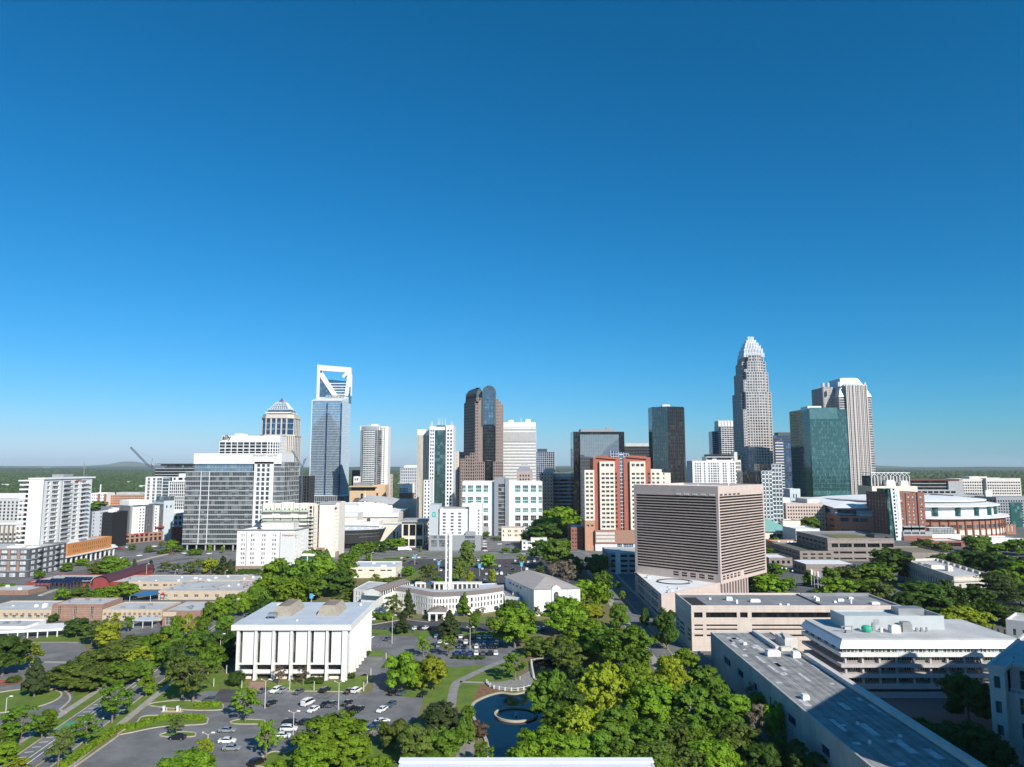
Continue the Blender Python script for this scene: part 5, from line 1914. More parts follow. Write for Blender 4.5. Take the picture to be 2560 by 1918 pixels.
 x0,W=span(874,940,Y,1230)
 r=thing('museum_building','beige cubic museum front with dark recessed upper storey and grey roof box','building',(x0,Y,0))
 H=ZP(1218,Y)
 block(r,rect(W,30),0,ZP(1227,Y),mat('beige_stone',(0.60,0.43,0.27),0.85,var=0.05),ROOFL,{0:([(W*0.42,W*0.52)],[(4,ZP(1234,Y))])},G_DARK,FRAMED,3,3,0.2)
 m_=MB()
 m_.box(2,2,ZP(1227,Y)-1,W-2,28,H,0)
 m_.build('recessed_storey',G_BLACK,r)
 m_=MB()
 m_.box(-1,-1,H,W+1,30,H+1.5,0)
 m_.box(4,6,H+1.5,W-10,24,H+6,1)
 m_.build('slab_roof',[mat('beige_stone',(0.6,0.43,0.27)),MET],r)
 x0,W=span(944,958,Y,1230)
 r=thing('museum_wing','beige stone museum wing right of the dark recessed front','building',(x0-6,Y+4,0))
 block(r,rect(W+8,30),0,ZP(1213,Y),mat('beige_stone',(0.6,0.43,0.27)),ROOFL,{0:([(3,6)],[(30,36)])},G_DARK,FRAMED)
 Y=960.0
 x0,W=span(878,912,Y,1250)
 r=thing('brick_church','small brick church with steep slate gable roofs and white steeple','church',(x0,Y,0))
 zb=ZP(1262,Y)
 m_=MB()
 m_.box(0,0,0,W,22,zb,0)
 m_.poly([(0,0,zb),(W*0.5,0,zb),(W*0.25,0,zb+8)])
 m_.poly([(W*0.62,3,zb),(W*0.92,3,zb),(W*0.77,3,zb+7)])
 m_.build('wall',BRICK,r)
 m_=MB()
 m_.poly([(-0.5,-0.4,zb-0.5),(W*0.25,-0.4,zb+8.4),(W*0.25,22,zb+8.4),(-0.5,22,zb-0.5)])
 m_.poly([(W*0.25,-0.4,zb+8.4),(W*0.52,-0.4,zb-0.5),(W*0.52,22,zb-0.5),(W*0.25,22,zb+8.4)])
 m_.poly([(W*0.25,22,zb+8.4),(W*0.3,6,zb+8.4),(W,6,zb+7),(W*1.0,22,zb+1)])
 m_.poly([(W*0.3,6,zb+8),(W*0.4,-0.4,zb),(W,2.5,zb),(W,6,zb+7)])
 m_.build('roof',mat('slate_roof',(0.10,0.09,0.10),0.8,var=0.15),r)
 m_=MB()
 m_.box(-1.2,-1.2,0,1.2,1.2,zb+7,0)
 m_.loft([[(-1.2,-1.2,zb+7),(1.2,-1.2,zb+7),(1.2,1.2,zb+7),(-1.2,1.2,zb+7)],[(-0.05,-0.05,zb+19),(0.05,-0.05,zb+19),(0.05,0.05,zb+19),(-0.05,0.05,zb+19)]],1)
 m_.build('steeple',[WHITE,METW],r,(W*1.05,-2,0))
 Y=930.0
 x0,W=span(998,1034,Y,1230)
 r=thing('mixed_block','small white over red brick block with overhanging flat roof, left of green glass tower','building',(x0,Y,0))
 block(r,rect(W,22),0,ZP(1232,Y),BRICK,ROOFL,{0:(4,0.5,1,3,0.5,12,30)},G_DARK,FRAMED,par=0.1)
 block(r,rect(W*0.62,20,0,1),ZP(1232,Y),ZP(1210,Y),WHITE,ROOFW,{0:(6,0.8,0.5,2,0.7,ZP(1231,Y),ZP(1220,Y))},G_GREY,FRAMED,par=0.3,name='upper_wall',roof='upper_roof')
 block(r,rect(W*0.38,20,W*0.62,1),ZP(1232,Y),ZP(1209,Y),WHITE,ROOFW,None,par=0.3,name='upper_wall',roof='upper_roof')
 m_=MB()
 m_.box(-3,-2,ZP(1210,Y),W*0.7,20,ZP(1208,Y),0)
 m_.build('overhang',WHITE2,r)
 Y=1100.0
 x0,W=span(955,976,Y,1200)
 r=thing('concrete_block','tan concrete block with slot windows behind the round balcony tower','building',(x0,Y,0))
 block(r,rect(W,24),0,ZP(1186,Y),TAN,ROOFL,{0:(2,0.8,0.5,9,0.4,4,58),1:(3,0.7,1,9,0.4,4,58)},G_BLACK,FRAMED,joined=True)
 m_=MB()
 m_.box(2,4,0,8,14,ZP(1174,Y),0)
 m_.build('lift_tower',TAN,r)
 Y=1020.0
 x0,W=span(876,894,Y,1200)
 r=thing('white_slab','narrow white slab building beside the tall sloped-frame tower','building',(x0,Y+20,0))
 block(r,rect(W*0.8,20),0,ZP(1192,Y),WHITE,ROOFL,{0:(2,0.7,0.8,4,0.5,30,58)},G_GREY,FRAMED,joined=True)
 x0,W=span(880,900,1120,1180)
 r=thing('dark_block','dark office block behind the white slab building','building',(x0,1120,0))
 block(r,rect(W,25),0,ZP(1176,1120),METD,ROOFG,{0:(4,0.7,0.5,16,0.5,2,62)},G_BLACK,FRAMED,joined=True)
convention()
# ---------------------------------------------------------------- left: glass office with white pier, condo, hotel

def glass_office():
 Y=640.0
 B=lambda c:XP(360+c*0.2776,Y,1250)
 Z=lambda c:ZP(960+c*0.2776,Y)
 x0=B(365)
 X=lambda c:B(c)-x0
 r=thing('glass_office','wide grey glass office with light floor bands, white window pier and white parapet','building',(x0,Y,0))
 zb,zt=Z(1440),Z(790)
 W=X(985)
 p=[(0,0),(W,0),(W,34),(0,34)]
 core(r,p,zb,zt,G_GREY,ROOFG)
 nf=15
 A,u,nr,L=edge(p,0)
 for k in range(nf+1):
  z=zb+(zt-zb)*k/nf
  m_=MB()
  m_.rail((0,0),(1,0),(0,-1),-0.2,W+0.2,z-0.5,z+0.5,0,0.4)
  m_.build('floor_band',mat('grey_band',(0.36,0.38,0.39),0.5,var=0.04),r)
 m_=MB()
 for k in range(42):
  m_.rail((0,0),(1,0),(0,-1),W*k/41-0.05,W*k/41+0.05,zb,zt,0,0.12)
 m_.build('mullion',FRAME,r)
 for c in(505,580):
  m_=MB()
  m_.rail((0,0),(1,0),(0,-1),X(c)-0.25,X(c)+0.25,zb,zt,0,0.5)
  m_.build('fin',FRAMEW,r)
 p=[(X(440),1),(X(965),1),(X(965),33),(X(440),33)]
 core(r,p,zt,Z(720),G_SKY,ROOFG,'upper_glass')
 m_=MB()
 for k in range(18):
  s=X(440)+(X(965)-X(440))*k/17
  m_.box(s-0.06,0.85,zt,s+0.06,1.0,Z(720),0)
 m_.box(X(440),0.8,(zt+Z(720))/2-0.2,X(965),1.0,(zt+Z(720))/2+0.2,0)
 m_.build('mullion',FRAME,r)
 m_=MB()
 m_.box(X(440)-0.6,-0.8,Z(720),X(1228),0.2,Z(626),0)
 m_.box(X(440)-0.6,0.2,Z(720),X(440)+0.2,33,Z(626),0)
 m_.box(X(1228)-0.8,0.2,Z(700),X(1228),33,Z(626),0)
 m_.build('parapet',WHITE2,r)
 text(r,'FIVE FIFTY SOUTH',2.7,(X(968),-0.9,Z(655)),0,mat('sign_grey',(0.16,0.15,0.14),0.5),ext=0.08)
 p=[(X(985),-0.8),(X(1158),-0.8),(X(1158),33),(X(985),33)]
 f=(Z(733)-Z(1240))/12
 rows=[(Z(1240)-1.5+k*f,Z(1240)+1.5+k*f)for k in range(13)]
 rows=[(3,6),(7.3,10.3),(11.5,14.5)]+[q for q in rows if q[0]>15.5]
 w=X(1158)-X(985)
 block(r,p,0,Z(722)+2,WHITE2,ROOFL,{0:([(w*g-1.35,w*g+1.35)for g in(0.22,0.47,0.72)],rows)},G_GREY,FRAMED,2,1,0.1,name='pier_wall',roof='pier_roof')
 q0,q1=X(1158),X(1290)
 p=[(q0,0.5),(q1-4,2.5),(q1,33),(q0,33)]
 core(r,p,0,Z(702),G_GREY,ROOFG,'glass_bay')
 m_=MB()
 for i in(0,1):
  skin(m_,p,i,0,Z(702),8,18,0.15,0.9,0.2,0.35)
 m_.build('bay_band',mat('grey_band',(0.4,0.42,0.43)),r)
 m_=MB()
 m_.box(4,5,0,W,30,zb,0)
 m_.build('lobby_glass',G_BLACK,r)
 for c in(405,488,570,650,735,815,900):
  m_=MB()
  m_.cyl(0,0,0,zb,0.7,0.7,10)
  m_.build('column',GREYC,r,(X(c),1.2,0))
 units(r,[(20,12,14,10,4)],MET,Z(720))
glass_office()
def left_hotel():
 Y=509.0
 x0,W=span(591,735,Y,1380)
 r=thing('hotel','white eight storey hotel with small windows, grey cornice and brown base','hotel',(x0,Y,0))
 H=ZP(1326,Y)
 LG=mat('pale_grey_stucco',(0.62,0.62,0.60),0.8,var=0.04,stain=0.08)
 P2_=[(0,0),(W,0),(W+3,24),(3,24)]
 xs=[W*f for f in(0.085,0.125,0.25,0.29,0.44,0.48,0.625,0.665)]
 f=(H-7.5)/7
 rows=[(6.2+k*f,7.8+k*f)for k in range(7)]
 cw=[(x-0.62,x+0.62)for x in xs]
 A=edge(P2_,1)
 block(r,P2_,5.0,H,WHITE,ROOFW,{0:(cw,rows),1:([(2.5,3.4),(4.6,5.5),(12,12.9),(14,14.9)],rows)},glass('hotel_pane',(0.05,0.05,0.055),(0.66,0.66,0.64),metal=0.1,share=0.75),FRAMEW,1,2,0.1,par=0.6)
 for g in(0.165,0.745):
  m_=MB()
  m_.rail((0,0),(1,0),(0,-1),W*g,W*(g+0.01),5.3,H-1,0,0.15)
  m_.build('downpipe',GREYP,r)
 m_=MB()
 m_.rail((0,0),(1,0),(0,-1),W*0.757,W-0.1,5.2,H-1.4,0,0.12)
 m_.build('grey_panel',LG,r)
 m_=MB()
 e,e2=inset(P2_,-0.9),inset(P2_,-0.2)
 m_.loft([[(*p,H-0.4)for p in e2],[(*p,H+0.1)for p in e],[(*p,H+0.7)for p in e]],0,False,False)
 for i in range(4):
  j=(i+1)%4
  m_.poly([(*e[i],H+0.7),(*e[j],H+0.7),(*e2[j],H+0.7),(*e2[i],H+0.7)])
 m_.build('cornice',GREYC,r)
 block(r,[(-0.3,-0.3),(W+0.3,-0.3),(W+3.3,24),(2.7,24)],0,5.0,mat('taupe_brick',(0.30,0.225,0.17),0.9,var=0.08),ROOFG,{0:(cw,[(1.2,3.6)])},G_GREY,FRAMEW,2,2,0.14,par=0.05,name='base_wall',roof='base_roof')
 m_=MB()
 m_.box(W*0.36,8,H-0.6,W*0.92,20,H+4.6,0)
 m_.build('roof_house',PALE,r)
 units(r,[(W*0.3,5,2,2,2.2)],METD,H-0.5)
 t=text(r,'Hampton Inn',2.1,(W*0.79,-0.25,H-4.0),0,SIGNR,ext=0.06)
 m_=MB()
 m_.box(W+4,6,0,W+12,20,11,0)
 m_.build('glass_link',G_TEAL,r)
 m_=MB()
 m_.box(W+3.6,5.6,11,W+13,20,12.2,0)
 m_.box(W+7.6,5.7,0,W+8.2,6,11,0)
 m_.build('link_frame',WHITE,r)
left_hotel()
def cream_condo():
 Y=600.0
 B=lambda c:XP(360+c*0.2776,Y,1330)
 Z=lambda c:ZP(960+c*0.2776,Y)
 x0=B(1050)
 X=lambda c:B(c)-x0
 r=thing('condominium','cream apartment block with balconies, green sloped roof bands and tall blank slab','building',(x0,Y,0))
 GRN=mat('sage_roof',(0.38,0.44,0.35),0.8,var=0.06)
 CR=mat('ivory_stucco',(0.78,0.72,0.63),0.85,var=0.05,scale=0.2,stain=0.1)
 p=[(X(1592),-6),(X(1728),-6),(X(1752),0),(X(1752),22),(X(1592),22)]
 H=Z(1068)
 rows=[(5+k*3.05,6.4+k*3.05)for k in range(12)]
 block(r,p,0,H,CR,ROOFL,{1:(even(edge(p,1)[3],3,0.4),rows)},G_DARK,FRAMEW,1,1,0.06,name='slab_wall',roof='slab_roof')
 m_=MB()
 m_.box(X(1592)+0.3,-6.8,H-1.0,X(1735),14,H+0.25,0)
 m_.build('eaves',GREYC,r)
 m_=MB()
 m_.loft([[(-1.4,0,0),(1.4,0,0),(1.4,0.3,0),(-1.4,0.3,0)],[(-0.2,0,1.9),(0.2,0,1.9),(0.2,0.3,1.9),(-0.2,0.3,1.9)]],0)
 m_.build('emblem',mat('emblem_brown',(0.25,0.05,0.04)),r,(X(1738),-6.3,H-5))
 p=[(X(1535),-3),(X(1592),-3),(X(1592),20),(X(1535),20)]
 block(r,p,0,Z(1085),mat('blush_stucco',(0.74,0.60,0.49),0.85,var=0.05),ROOFL,{0:([(X(1580)-X(1535)-0.5,X(1580)-X(1535)+0.5)],rows)},G_DARK,FRAMEW,1,1,0.05,name='middle_wall',roof='middle_roof')
 xa,xb=X(1478),X(1537)
 p=[(xa,-1),(xb,-1),(xb,18),(xa,18)]
 block(r,p,0,Z(1090),CR,ROOFL,{0:([(0.8,xb-xa-2.5)],[(8.2+k*3.05,10.6+k*3.05)for k in range(11)])},G_DARK,FRAMED,2,1,0.08,name='stack_wall',roof='stack_roof')
 for k in range(9):
  m_=MB()
  m_.box(0,-2.6,0,xb-xa+2.6,0,0.3,0)
  for j in range(14):
   m_.box(0.1+j*(xb-xa+2.4)/13,-2.55,0.3,0.2+j*(xb-xa+2.4)/13,-2.45,1.2,1)
  m_.box(0,-2.6,1.2,xb-xa+2.6,-2.4,1.32,1)
  m_.build('balcony',[CR,FRAMEW],r,(xa,-1,8+k*3.05))
 edges=[1062,1165,1230,1335,1395,1478]
 zt=[Z(1078),Z(1085),Z(1070),Z(1085),Z(1078)]
 p=[(X(1045),1.5),(X(1478),1.5),(X(1478),22),(X(1045),22)]
 block(r,p,0,Z(1085),CR,ROOFL,{0:([(X(c)-X(1045)-0.8,X(c)-X(1045)+0.8)for c in(1082,1105,1130,1180,1205,1250,1272,1295,1318,1350,1374,1410,1435,1458)],[(Z(1300)+k*3.05,Z(1300)+1.7+k*3.05)for k in range(3)])},G_DARK,FRAMED,1,2,0.06,name='bay_wall',roof='bay_roof')
 for k in range(5):
  a,b=X(edges[k])+0.3,X(edges[k+1])-0.3
  pr=0.4 if k%2 else-0.6
  pp=[(a,pr),(b,pr),(b,6),(a,6)]
  w=b-a
  block(r,pp,Z(1140),zt[k]+0.4,CR,ROOFL,{0:([(w*0.3-0.7,w*0.3+0.7),(w*0.7-0.7,w*0.7+0.7)],[(Z(1136),Z(1122))])},G_DARK,FRAMED,2,1,0.06,name='attic_wall',roof='attic_roof',par=0.5)
  for zz in(Z(1142),Z(1222)):
   m_=MB()
   m_.loft([[(a,pr-1.3,zz-0.9),(b,pr-1.3,zz-0.9),(b,1.4,zz-0.9),(a,1.4,zz-0.9)],[(a+0.3,pr,zz+0.8),(b-0.3,pr,zz+0.8),(b-0.3,1.4,zz+0.8),(a+0.3,1.4,zz+0.8)]],0)
   m_.build('green_roof',GRN,r)
  for zz in(Z(1200),Z(1262)):
   m_=MB()
   m_.box(a,pr-1.6,zz-0.6,b,1.4,zz,0)
   m_.box(a,pr-1.6,zz,b,pr-1.4,zz+1.1,0)
   m_.build('balcony',CR,r)
 m_=MB()
 m_.box(X(1580),-7.5,0,X(1650),-3,8,0)
 m_.build('porch_wall',mat('taupe_brick',(0.3,0.225,0.17)),r)
 m_=MB()
 m_.box(X(1440),-4,0,X(1760),0,4.5,0)
 m_.build('base_wall',mat('taupe_brick',(0.3,0.225,0.17)),r)
cream_condo()
# ---------------------------------------------------------------- left edge

def left_side():
 x0,y0,W,D=-357.0,520.0,17.5,60.0
 H=ZP(1196,y0)
 r=thing('apartment_tower','tall white apartment tower with stacked balconies and a red sign, far left','building',(x0,y0,0))
 S=lambda c:(c*0.181-110)/2.36
 f=3.28
 z0=18.0
 rows=[(z0+k*f,z0+2.3+k*f)for k in range(14)]
 p=[(7,0),(W,0),(W,D),(7,D)]
 mb=MB()
 wins=[]
 wall(mb,p,0,0,H)
 cols=[(S(672),S(690)),(S(738),S(790)),(S(795),S(838))]
 c2=[(S(925),S(1035)),(S(1095),S(1165)),(S(1215),S(1290))]
 gl=wall(mb,p,1,0,H,[],[])
 mb=MB()
 wall(mb,p,0,0,H)
 wg=wall(mb,p,1,0,H,[(4.6,8.0),(10.5,18.6)]+[(24.0,33.6),(37.2,43.2),(46.5,53.5)],rows,0,0.9)
 wall(mb,p,2,0,H)
 wall(mb,p,3,0,H)
 mb.build('wall',WHITE2,r)
 windows(r,wg,G_GREY,FRAMEW,3,2,0.1)
 m_=MB()
 m_.box(6.5,-0.4,H-0.8,W+1.0,D+3,H+0.3,0)
 m_.build('roof',ROOFW,r)
 m_=MB()
 m_.box(8,24,H,W-1,36,H+2.5,0)
 m_.build('plant_room',GREYP,r)
 for s in(0.2,21.0):
  m_=MB()
  m_.rail((W,0),(0,1),(1,0),s,s+0.7,z0-1,H-1,0,0.2)
  m_.build('joint_strip',GREYP,r)
 for k in range(14):
  for(a,b,o)in((23.6,34.0,0.9),(45.8,55.5,2.2)):
   m_=MB()
   z=z0-0.35+k*f
   m_.box(W,a,z,W+o,b,z+0.3,0)
   m_.box(W+o-0.12,a,z+0.3,W+o,b,z+1.25,1)
   m_.build('balcony',[WHITE2,FRAMEW if o>1 else GREYC],r)
  m_=MB()
  z=z0-0.35+k*f
  m_.box(0.5,-0.3,z,7,9,z+0.5,0)
  m_.box(0.5,-0.3,z+0.5,7,-0.15,z+1.2,0)
  m_.build('balcony',WHITE2,r)
  m_=MB()
  m_.box(4.5,0.9,z0-0.35+k*f+0.5,7,8,z0-0.35+(k+1)*f,0)
  m_.build('recess',G_DARK,r)
 m_=MB()
 m_.box(-0.5,-0.6,H-2.2,7.2,9,H-1.2,0)
 m_.build('canopy_slab',WHITE2,r)
 text(r,'NOVEL',2.3,(W+0.3,38.5,H-3.4),math.pi/2,SIGNR,ext=0.06)
 m_=MB()
 m_.box(7.2,-0.3,0,W+0.6,23,z0-1.4,0)
 m_.build('grey_base',GREYP,r)
 pw=[(W-8,25),(W+5.5,25),(W+5.5,84),(W-8,84)]
 block(r,pw,7.0,16.2,ORANGE,ROOFL,{1:(even(59,17,0.42,6),[(8.6,10.6),(12.0,14.2)]),0:([(2,9)],[(9,11),(12.5,14.5)])},G_DARK,FRAMED,1,1,0.08,name='podium_wall',roof='podium_roof',par=0.6)
 m_=MB()
 m_.box(W-7,20,6.3,W+8.0,88,7.0,0)
 m_.build('arcade_slab',WHITE2,r)
 m_=MB()
 m_.box(W-7,26,0,W+2.5,83,6.3,0)
 m_.build('shop_glass',G_BLACK,r)
 for k in range(11):
  m_=MB()
  m_.box(-0.5,-0.5,0,0.5,0.5,6.3,0)
  m_.build('column',WHITE2,r,(W+6.6,22+k*6.4,0))
 Y=488.0
 xr=XP(69,Y,1440)
 H=ZP(1372,Y)
 r=thing('apartment_block','charcoal apartment block with white bays and brown stripes at left edge','building',(xr-105,Y,0))
 p=rect(105,40)
 f=(H-4)/4
 bays=even(105,16,0.62,0.6)
 rows=[(4.8+k*f,4.4+(k+1)*f-0.9)for k in range(4)]
 bs=even(40,6,0.6,1.2)
 block(r,p,0,H,DGREY,ROOFL,{0:(bays,[(0.6,3.4)]+rows),1:(bs,[(0.6,3.4)]+rows)},glass('pale_bay',(0.30,0.33,0.35),(0.72,0.73,0.73),metal=0.1,share=0.7,cell=(1.6,1.6,1.9)),FRAMEW,3,2,0.14)
 for k in range(15):
  a,b=bays[k][1],bays[k+1][0]
  for z in(4.6,4.6+2*f):
   m_=MB()
   m_.box(a+0.35,-0.12,z,b-0.35,0,z+2*f-1.2,0)
   m_.build('brown_panel',BRICKB,r)
 m_=MB()
 for z in(4.1,4.1+2*f,H-0.5):
  m_.rail((0,0),(1,0),(0,-1),0,105,z,z+0.5,0,0.5)
  m_.rail((105,0),(0,1),(1,0),0,40,z,z+0.5,0,0.5)
 m_.build('floor_band',GREYP,r)
 for k in range(6):
  if k in(1,4):
   for j in range(4):
    m_=MB()
    m_.box(105,bs[k][0],rows[j][0]-0.4,106.5,bs[k][1],rows[j][0]-0.2,0)
    m_.box(106.4,bs[k][0],rows[j][0]-0.2,106.5,bs[k][1],rows[j][0]+0.8,0)
    m_.build('balcony',METD,r)
 units(r,[(60,12,8,5,1.0),(80,14,9,5,1.0),(95,12,6,5,1.0)],ROOFW,H-0.9)
 Y=700.0
 x0,W=span(-120,88,Y,1290)
 r=thing('apartment_block','pale grey apartment block with white top storey behind the white tower','building',(x0,Y,0))
 H=ZP(1236,Y)
 block(r,rect(W,30),0,H,mat('pale_grey_wall',(0.52,0.52,0.50),0.8,var=0.05),ROOFW,{0:(even(W,20,0.5,1),[(22+k*3.2,24+k*3.2)for k in range(6)])},G_DARK,FRAMED,1,1,0.06)
 m_=MB()
 m_.box(-0.3,-0.5,H-4,W+0.3,0,H+0.3,0)
 m_.build('top_band',WHITE2,r)
 Y=620.0
 x0,W=span(-100,66,Y,1330)
 r=thing('terrace_row','row of narrow pale gabled town houses with dark frames at left edge','building',(x0,Y,0))
 H=ZP(1312,Y)
 n=15
 block(r,rect(W,16),0,H,mat('bone_stucco',(0.60,0.56,0.49),0.85),ROOFW,{0:(even(W,n,0.5,0.5),[(11,13),(15,17)])},G_DARK,FRAMED,2,1,0.15)
 for k in range(n):
  m_=MB()
  x=W*(k+0.5)/n
  w=W/n*0.42
  arc=[(x+w*math.cos(t),H+1.6*math.sin(t))for t in[math.pi*j/8 for j in range(9)]]
  m_.poly([(a,-0.3,b)for a,b in arc])
  for(a,b),(c,d)in zip(arc,arc[1:]):
   m_.poly([(a,-0.3,b),(a,4,b),(c,4,d),(c,-0.3,d)])
  m_.build('gable',WHITE,r)
  m_=MB()
  for a in(x-W/n*0.40,x+W/n*0.36):
   m_.box(a,-0.5,8.5,a+0.3,0,H,0)
  m_.box(x-W/n*0.40,-0.5,H-0.3,x+W/n*0.38,0,H,0)
  m_.build('dark_frame',METD,r)
 for k in range(3):
  Y=545.0+k*18
  x0,W=span(-120,78-k*5,Y,1360)
  r=thing('low_shop',['nearest','middle','farthest'][k]+' of three low pale roofed buildings below the town houses','building',(x0,Y,0))
  block(r,rect(W,13),0,8.0+k,[GREYC,WHITE,PALE][k],ROOFW,{0:(14,0.6,1,2,0.5,0.5,7)},G_NAVY,FRAMED)
 Y=660.0
 x0,W=span(228,258,Y,1330)
 r=thing('grey_block','light grey apartment block with dark black side, right of white tower','building',(x0,Y,0))
 H=ZP(1279,Y)
 block(r,rect(W,22),0,H,mat('light_grey_panel',(0.46,0.49,0.52),0.6,var=0.03),ROOFW,{0:([(1.0,2.0),(7.5,8.5)],[(4+k*3.3,5.6+k*3.3)for k in range(9)])},G_DARK,FRAMED,1,1,0.06)
 x1,W1=span(258,283,Y,1330)
 block(r,rect(W1,26,x1-x0+0.05,-3),0,H-0.5,mat('black_brick',(0.022,0.023,0.026),0.7),ROOFW,{0:(5,0.5,0.5,10,0.45,1,H-2)},G_BLACK,FRAMED,1,1,0.05,name='black_wall',roof='black_roof')
 units(r,[(W+1,4,5,6,3.0)],ROOFW,H-1)
 a,b=Vector((-380.0,682.0)),Vector((-352.0,727.0))
 d=b-a
 L=d.length
 rz=math.atan2(d.y,d.x)
 r=thing('hotel','long white and charcoal striped hotel above brick shops with red signs','hotel',(a.x,a.y,0),rz)
 C=lambda c:(c-10)/750.0*L
 H=ZP(1265,695)
 zb=9.0
 f=(H-zb-3)/8
 rows=[(zb+1.0+k*f,zb+2.6+k*f)for k in range(8)]
 segs=[(10,30,GREYP,1.2,()),(30,122,WHITE2,0.4,()),(122,272,DGREY,0.0,(165,215)),(272,300,GREYP,1.5,()),(300,490,WHITE2,0.6,(425,468)),(490,605,DGREY,0.0,(520,555)),(605,625,GREYP,0.6,()),(625,695,WHITE2,0.9,(650,)),(695,765,DGREY,0.0,(715,745))]
 for c0,c1,m_,pr,ws in segs:
  w=C(c1)-C(c0)
  cc=[(C(q)-C(c0)-0.75,C(q)-C(c0)+0.75)for q in ws]
  block(r,rect(w,18,C(c0),-pr),zb,H-(0 if m_ is not WHITE2 else 1.2),m_,ROOFW,{0:(cc,rows)}if ws else None,G_GREY,FRAMEW,1,1,0.06,par=0.8)
 block(r,rect(C(770),20,0,-1.4),0,zb,BRICKB,ROOFL,{0:(even(C(770),11,0.6,1),[(0.6,4.2),(5.6,7.4)])},G_DARK,FRAMED,2,1,0.1,name='shop_wall',roof='shop_roof',par=0.6)
 for c in(95,205,345,430,500):
  m_=MB()
  m_.box(C(c),-1.75,7.4,C(c)+3.4,-1.4,8.8,0)
  m_.build('shop_sign',SIGNR,r)
 m_=MB()
 m_.box(C(640),-2.6,12.5,C(770),-0.9,14.0,0)
 m_.build('red_canopy',SIGNR,r)
 w=11.0
 block(r,rect(w,18,C(765),-0.3),0,H+3.5,mat('pale_blue_panel',(0.50,0.56,0.58),0.6,var=0.03),ROOFL,{0:([(2.5,4.0),(7,8.6)],[(H-4,H-1.5)])},G_DARK,FRAMED,1,1,0.1,name='end_wall',roof='end_roof')
 m_=MB()
 m_.box(C(765)-1,-0.6,H+3.5,C(765)+w,12,H+7.5,0)
 m_.build('glass_lantern',G_SKY,r)
 block(r,rect(20,16,C(290),4),H,H+5,WHITE2,ROOFW,None,name='roof_house',roof='house_roof')
 Y=705.0
 x0,W=span(428,462,Y,1340)
 r=thing('shaded_block','dark block in deep shade between the striped hotel and glass office','building',(x0,Y,0))
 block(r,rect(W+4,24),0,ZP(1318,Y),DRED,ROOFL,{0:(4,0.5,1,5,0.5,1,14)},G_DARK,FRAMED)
 block(r,rect(W+4,20,0,3),ZP(1318,Y),ZP(1285,Y),GREYC,ROOFL,{0:(4,0.6,0.5,2,0.6,ZP(1316,Y),ZP(1288,Y))},G_DARK,FRAMED,name='upper_wall',roof='upper_roof')
 Y=820.0
 B=lambda c:XP(280+c*0.169,Y,1230)
 Z=lambda c:ZP(1140+c*0.169,Y)
 x0=B(488)
 X=lambda c:B(c)-x0
 r=thing('apartment_tower','white grid apartment tower with glazed middle strip left of the glass office','building',(x0,Y,0))
 f=(Z(345)-Z(675))/7
 rows=[(Z(675)-1.5+(k-5)*f,Z(675)+1.5+(k-5)*f)for k in range(13)]
 rows=[q for q in rows if q[0]>2]
 block(r,[(0,0),(X(740),0),(X(740),24),(0,24)],0,Z(310),WHITE2,ROOFW,{0:([(X(c)-1.4,X(c)+1.4)for c in(535,612,675,712)],rows)},G_GREY,FRAMEW,2,1,0.1)
 m_=MB()
 m_.box(X(740),0.6,0,X(835),24,Z(318),0)
 m_.build('glass_strip',G_BLUE,r)
 m_=MB()
 for k in range(16):
  m_.box(X(740),0.4,6+k*f,X(835),0.6,6.5+k*f,0)
 m_.build('mullion',FRAMEW,r)
 xs=[X(845)-X(835)+0.3+k*(X(1075)-X(835))/8 for k in range(8)]
 block(r,[(X(835),-0.6),(X(1075),-0.6),(X(1075),24),(X(835),24)],16,Z(372),WHITE2,ROOFW,{0:([(s,s+1.9)for s in xs],rows[3:-1]if rows[-1][1]>Z(372)else rows[3:])},G_DARK,FRAMEW,1,1,0.08,name='grid_wall',roof='grid_roof',dep=0.9)
 block(r,[(X(835),0.4),(X(1075),0.4),(X(1075),24),(X(835),24)],0,16,WHITE2,ROOFW,{0:(2,0.6,1,3,0.5,1,15)},G_DARK,FRAMED,name='base_wall',roof='base_roof')
 block(r,[(X(850),5),(X(1030),5),(X(1030),20),(X(850),20)],Z(372)-1,Z(310),WHITE2,ROOFW,{0:([(1.5,4),(7,12),(14,15.5)],[(Z(360),Z(322))])},G_DARK,FRAMED,name='attic_wall',roof='attic_roof')
 m_=MB()
 m_.box(X(940),6,Z(310),X(1075),18,Z(262),0)
 m_.build('roof_house',WHITE2,r)
 Y=1000.0
 x0,W=span(388,500,Y,1180)
 r=thing('dark_office','dark glass office with thin projecting roof plate behind glass office','building',(x0,Y,0))
 H=ZP(1161,Y)
 p=[(0,0),(W,0),(W,30),(0,30)]
 core(r,p,0,ZP(1171,Y),G_BLACK,ROOFG)
 core(r,[(6,2),(W,2),(W,28),(6,28)],ZP(1171,Y),H,G_GREY,ROOFG,'top_glass')
 m_=MB()
 m_.box(2,-1,H,W,30,H+1.0,0)
 m_.build('roof_plate',METD,r)
 m_=MB()
 for k in range(16):
  m_.rail((0,0),(1,0),(0,-1),0,W,8+k*4.1,9.4+k*4.1,0,0.3)
 m_.build('floor_band',GREYP,r)
 Y=1150.0
 x0,W=span(275,362,Y,1245)
 r=thing('brick_office','long salmon brick office among trees behind the striped hotel','building',(x0,Y,0))
 block(r,rect(W,24),0,ZP(1237,Y),mat('salmon_brick',(0.50,0.27,0.17)),ROOFW,{0:(18,0.55,1,7,0.45,1,ZP(1238,Y))},G_DARK,FRAMED,joined=True)
 m_=MB()
 m_.box(10,-0.4,ZP(1237,Y),W-8,20,ZP(1231,Y),0)
 m_.build('roof_house',ROOFL,r)
 x0,W=span(236,276,Y,1245)
 r=thing('white_office','white office with two brick red panels left of the salmon brick office','building',(x0,Y-10,0))
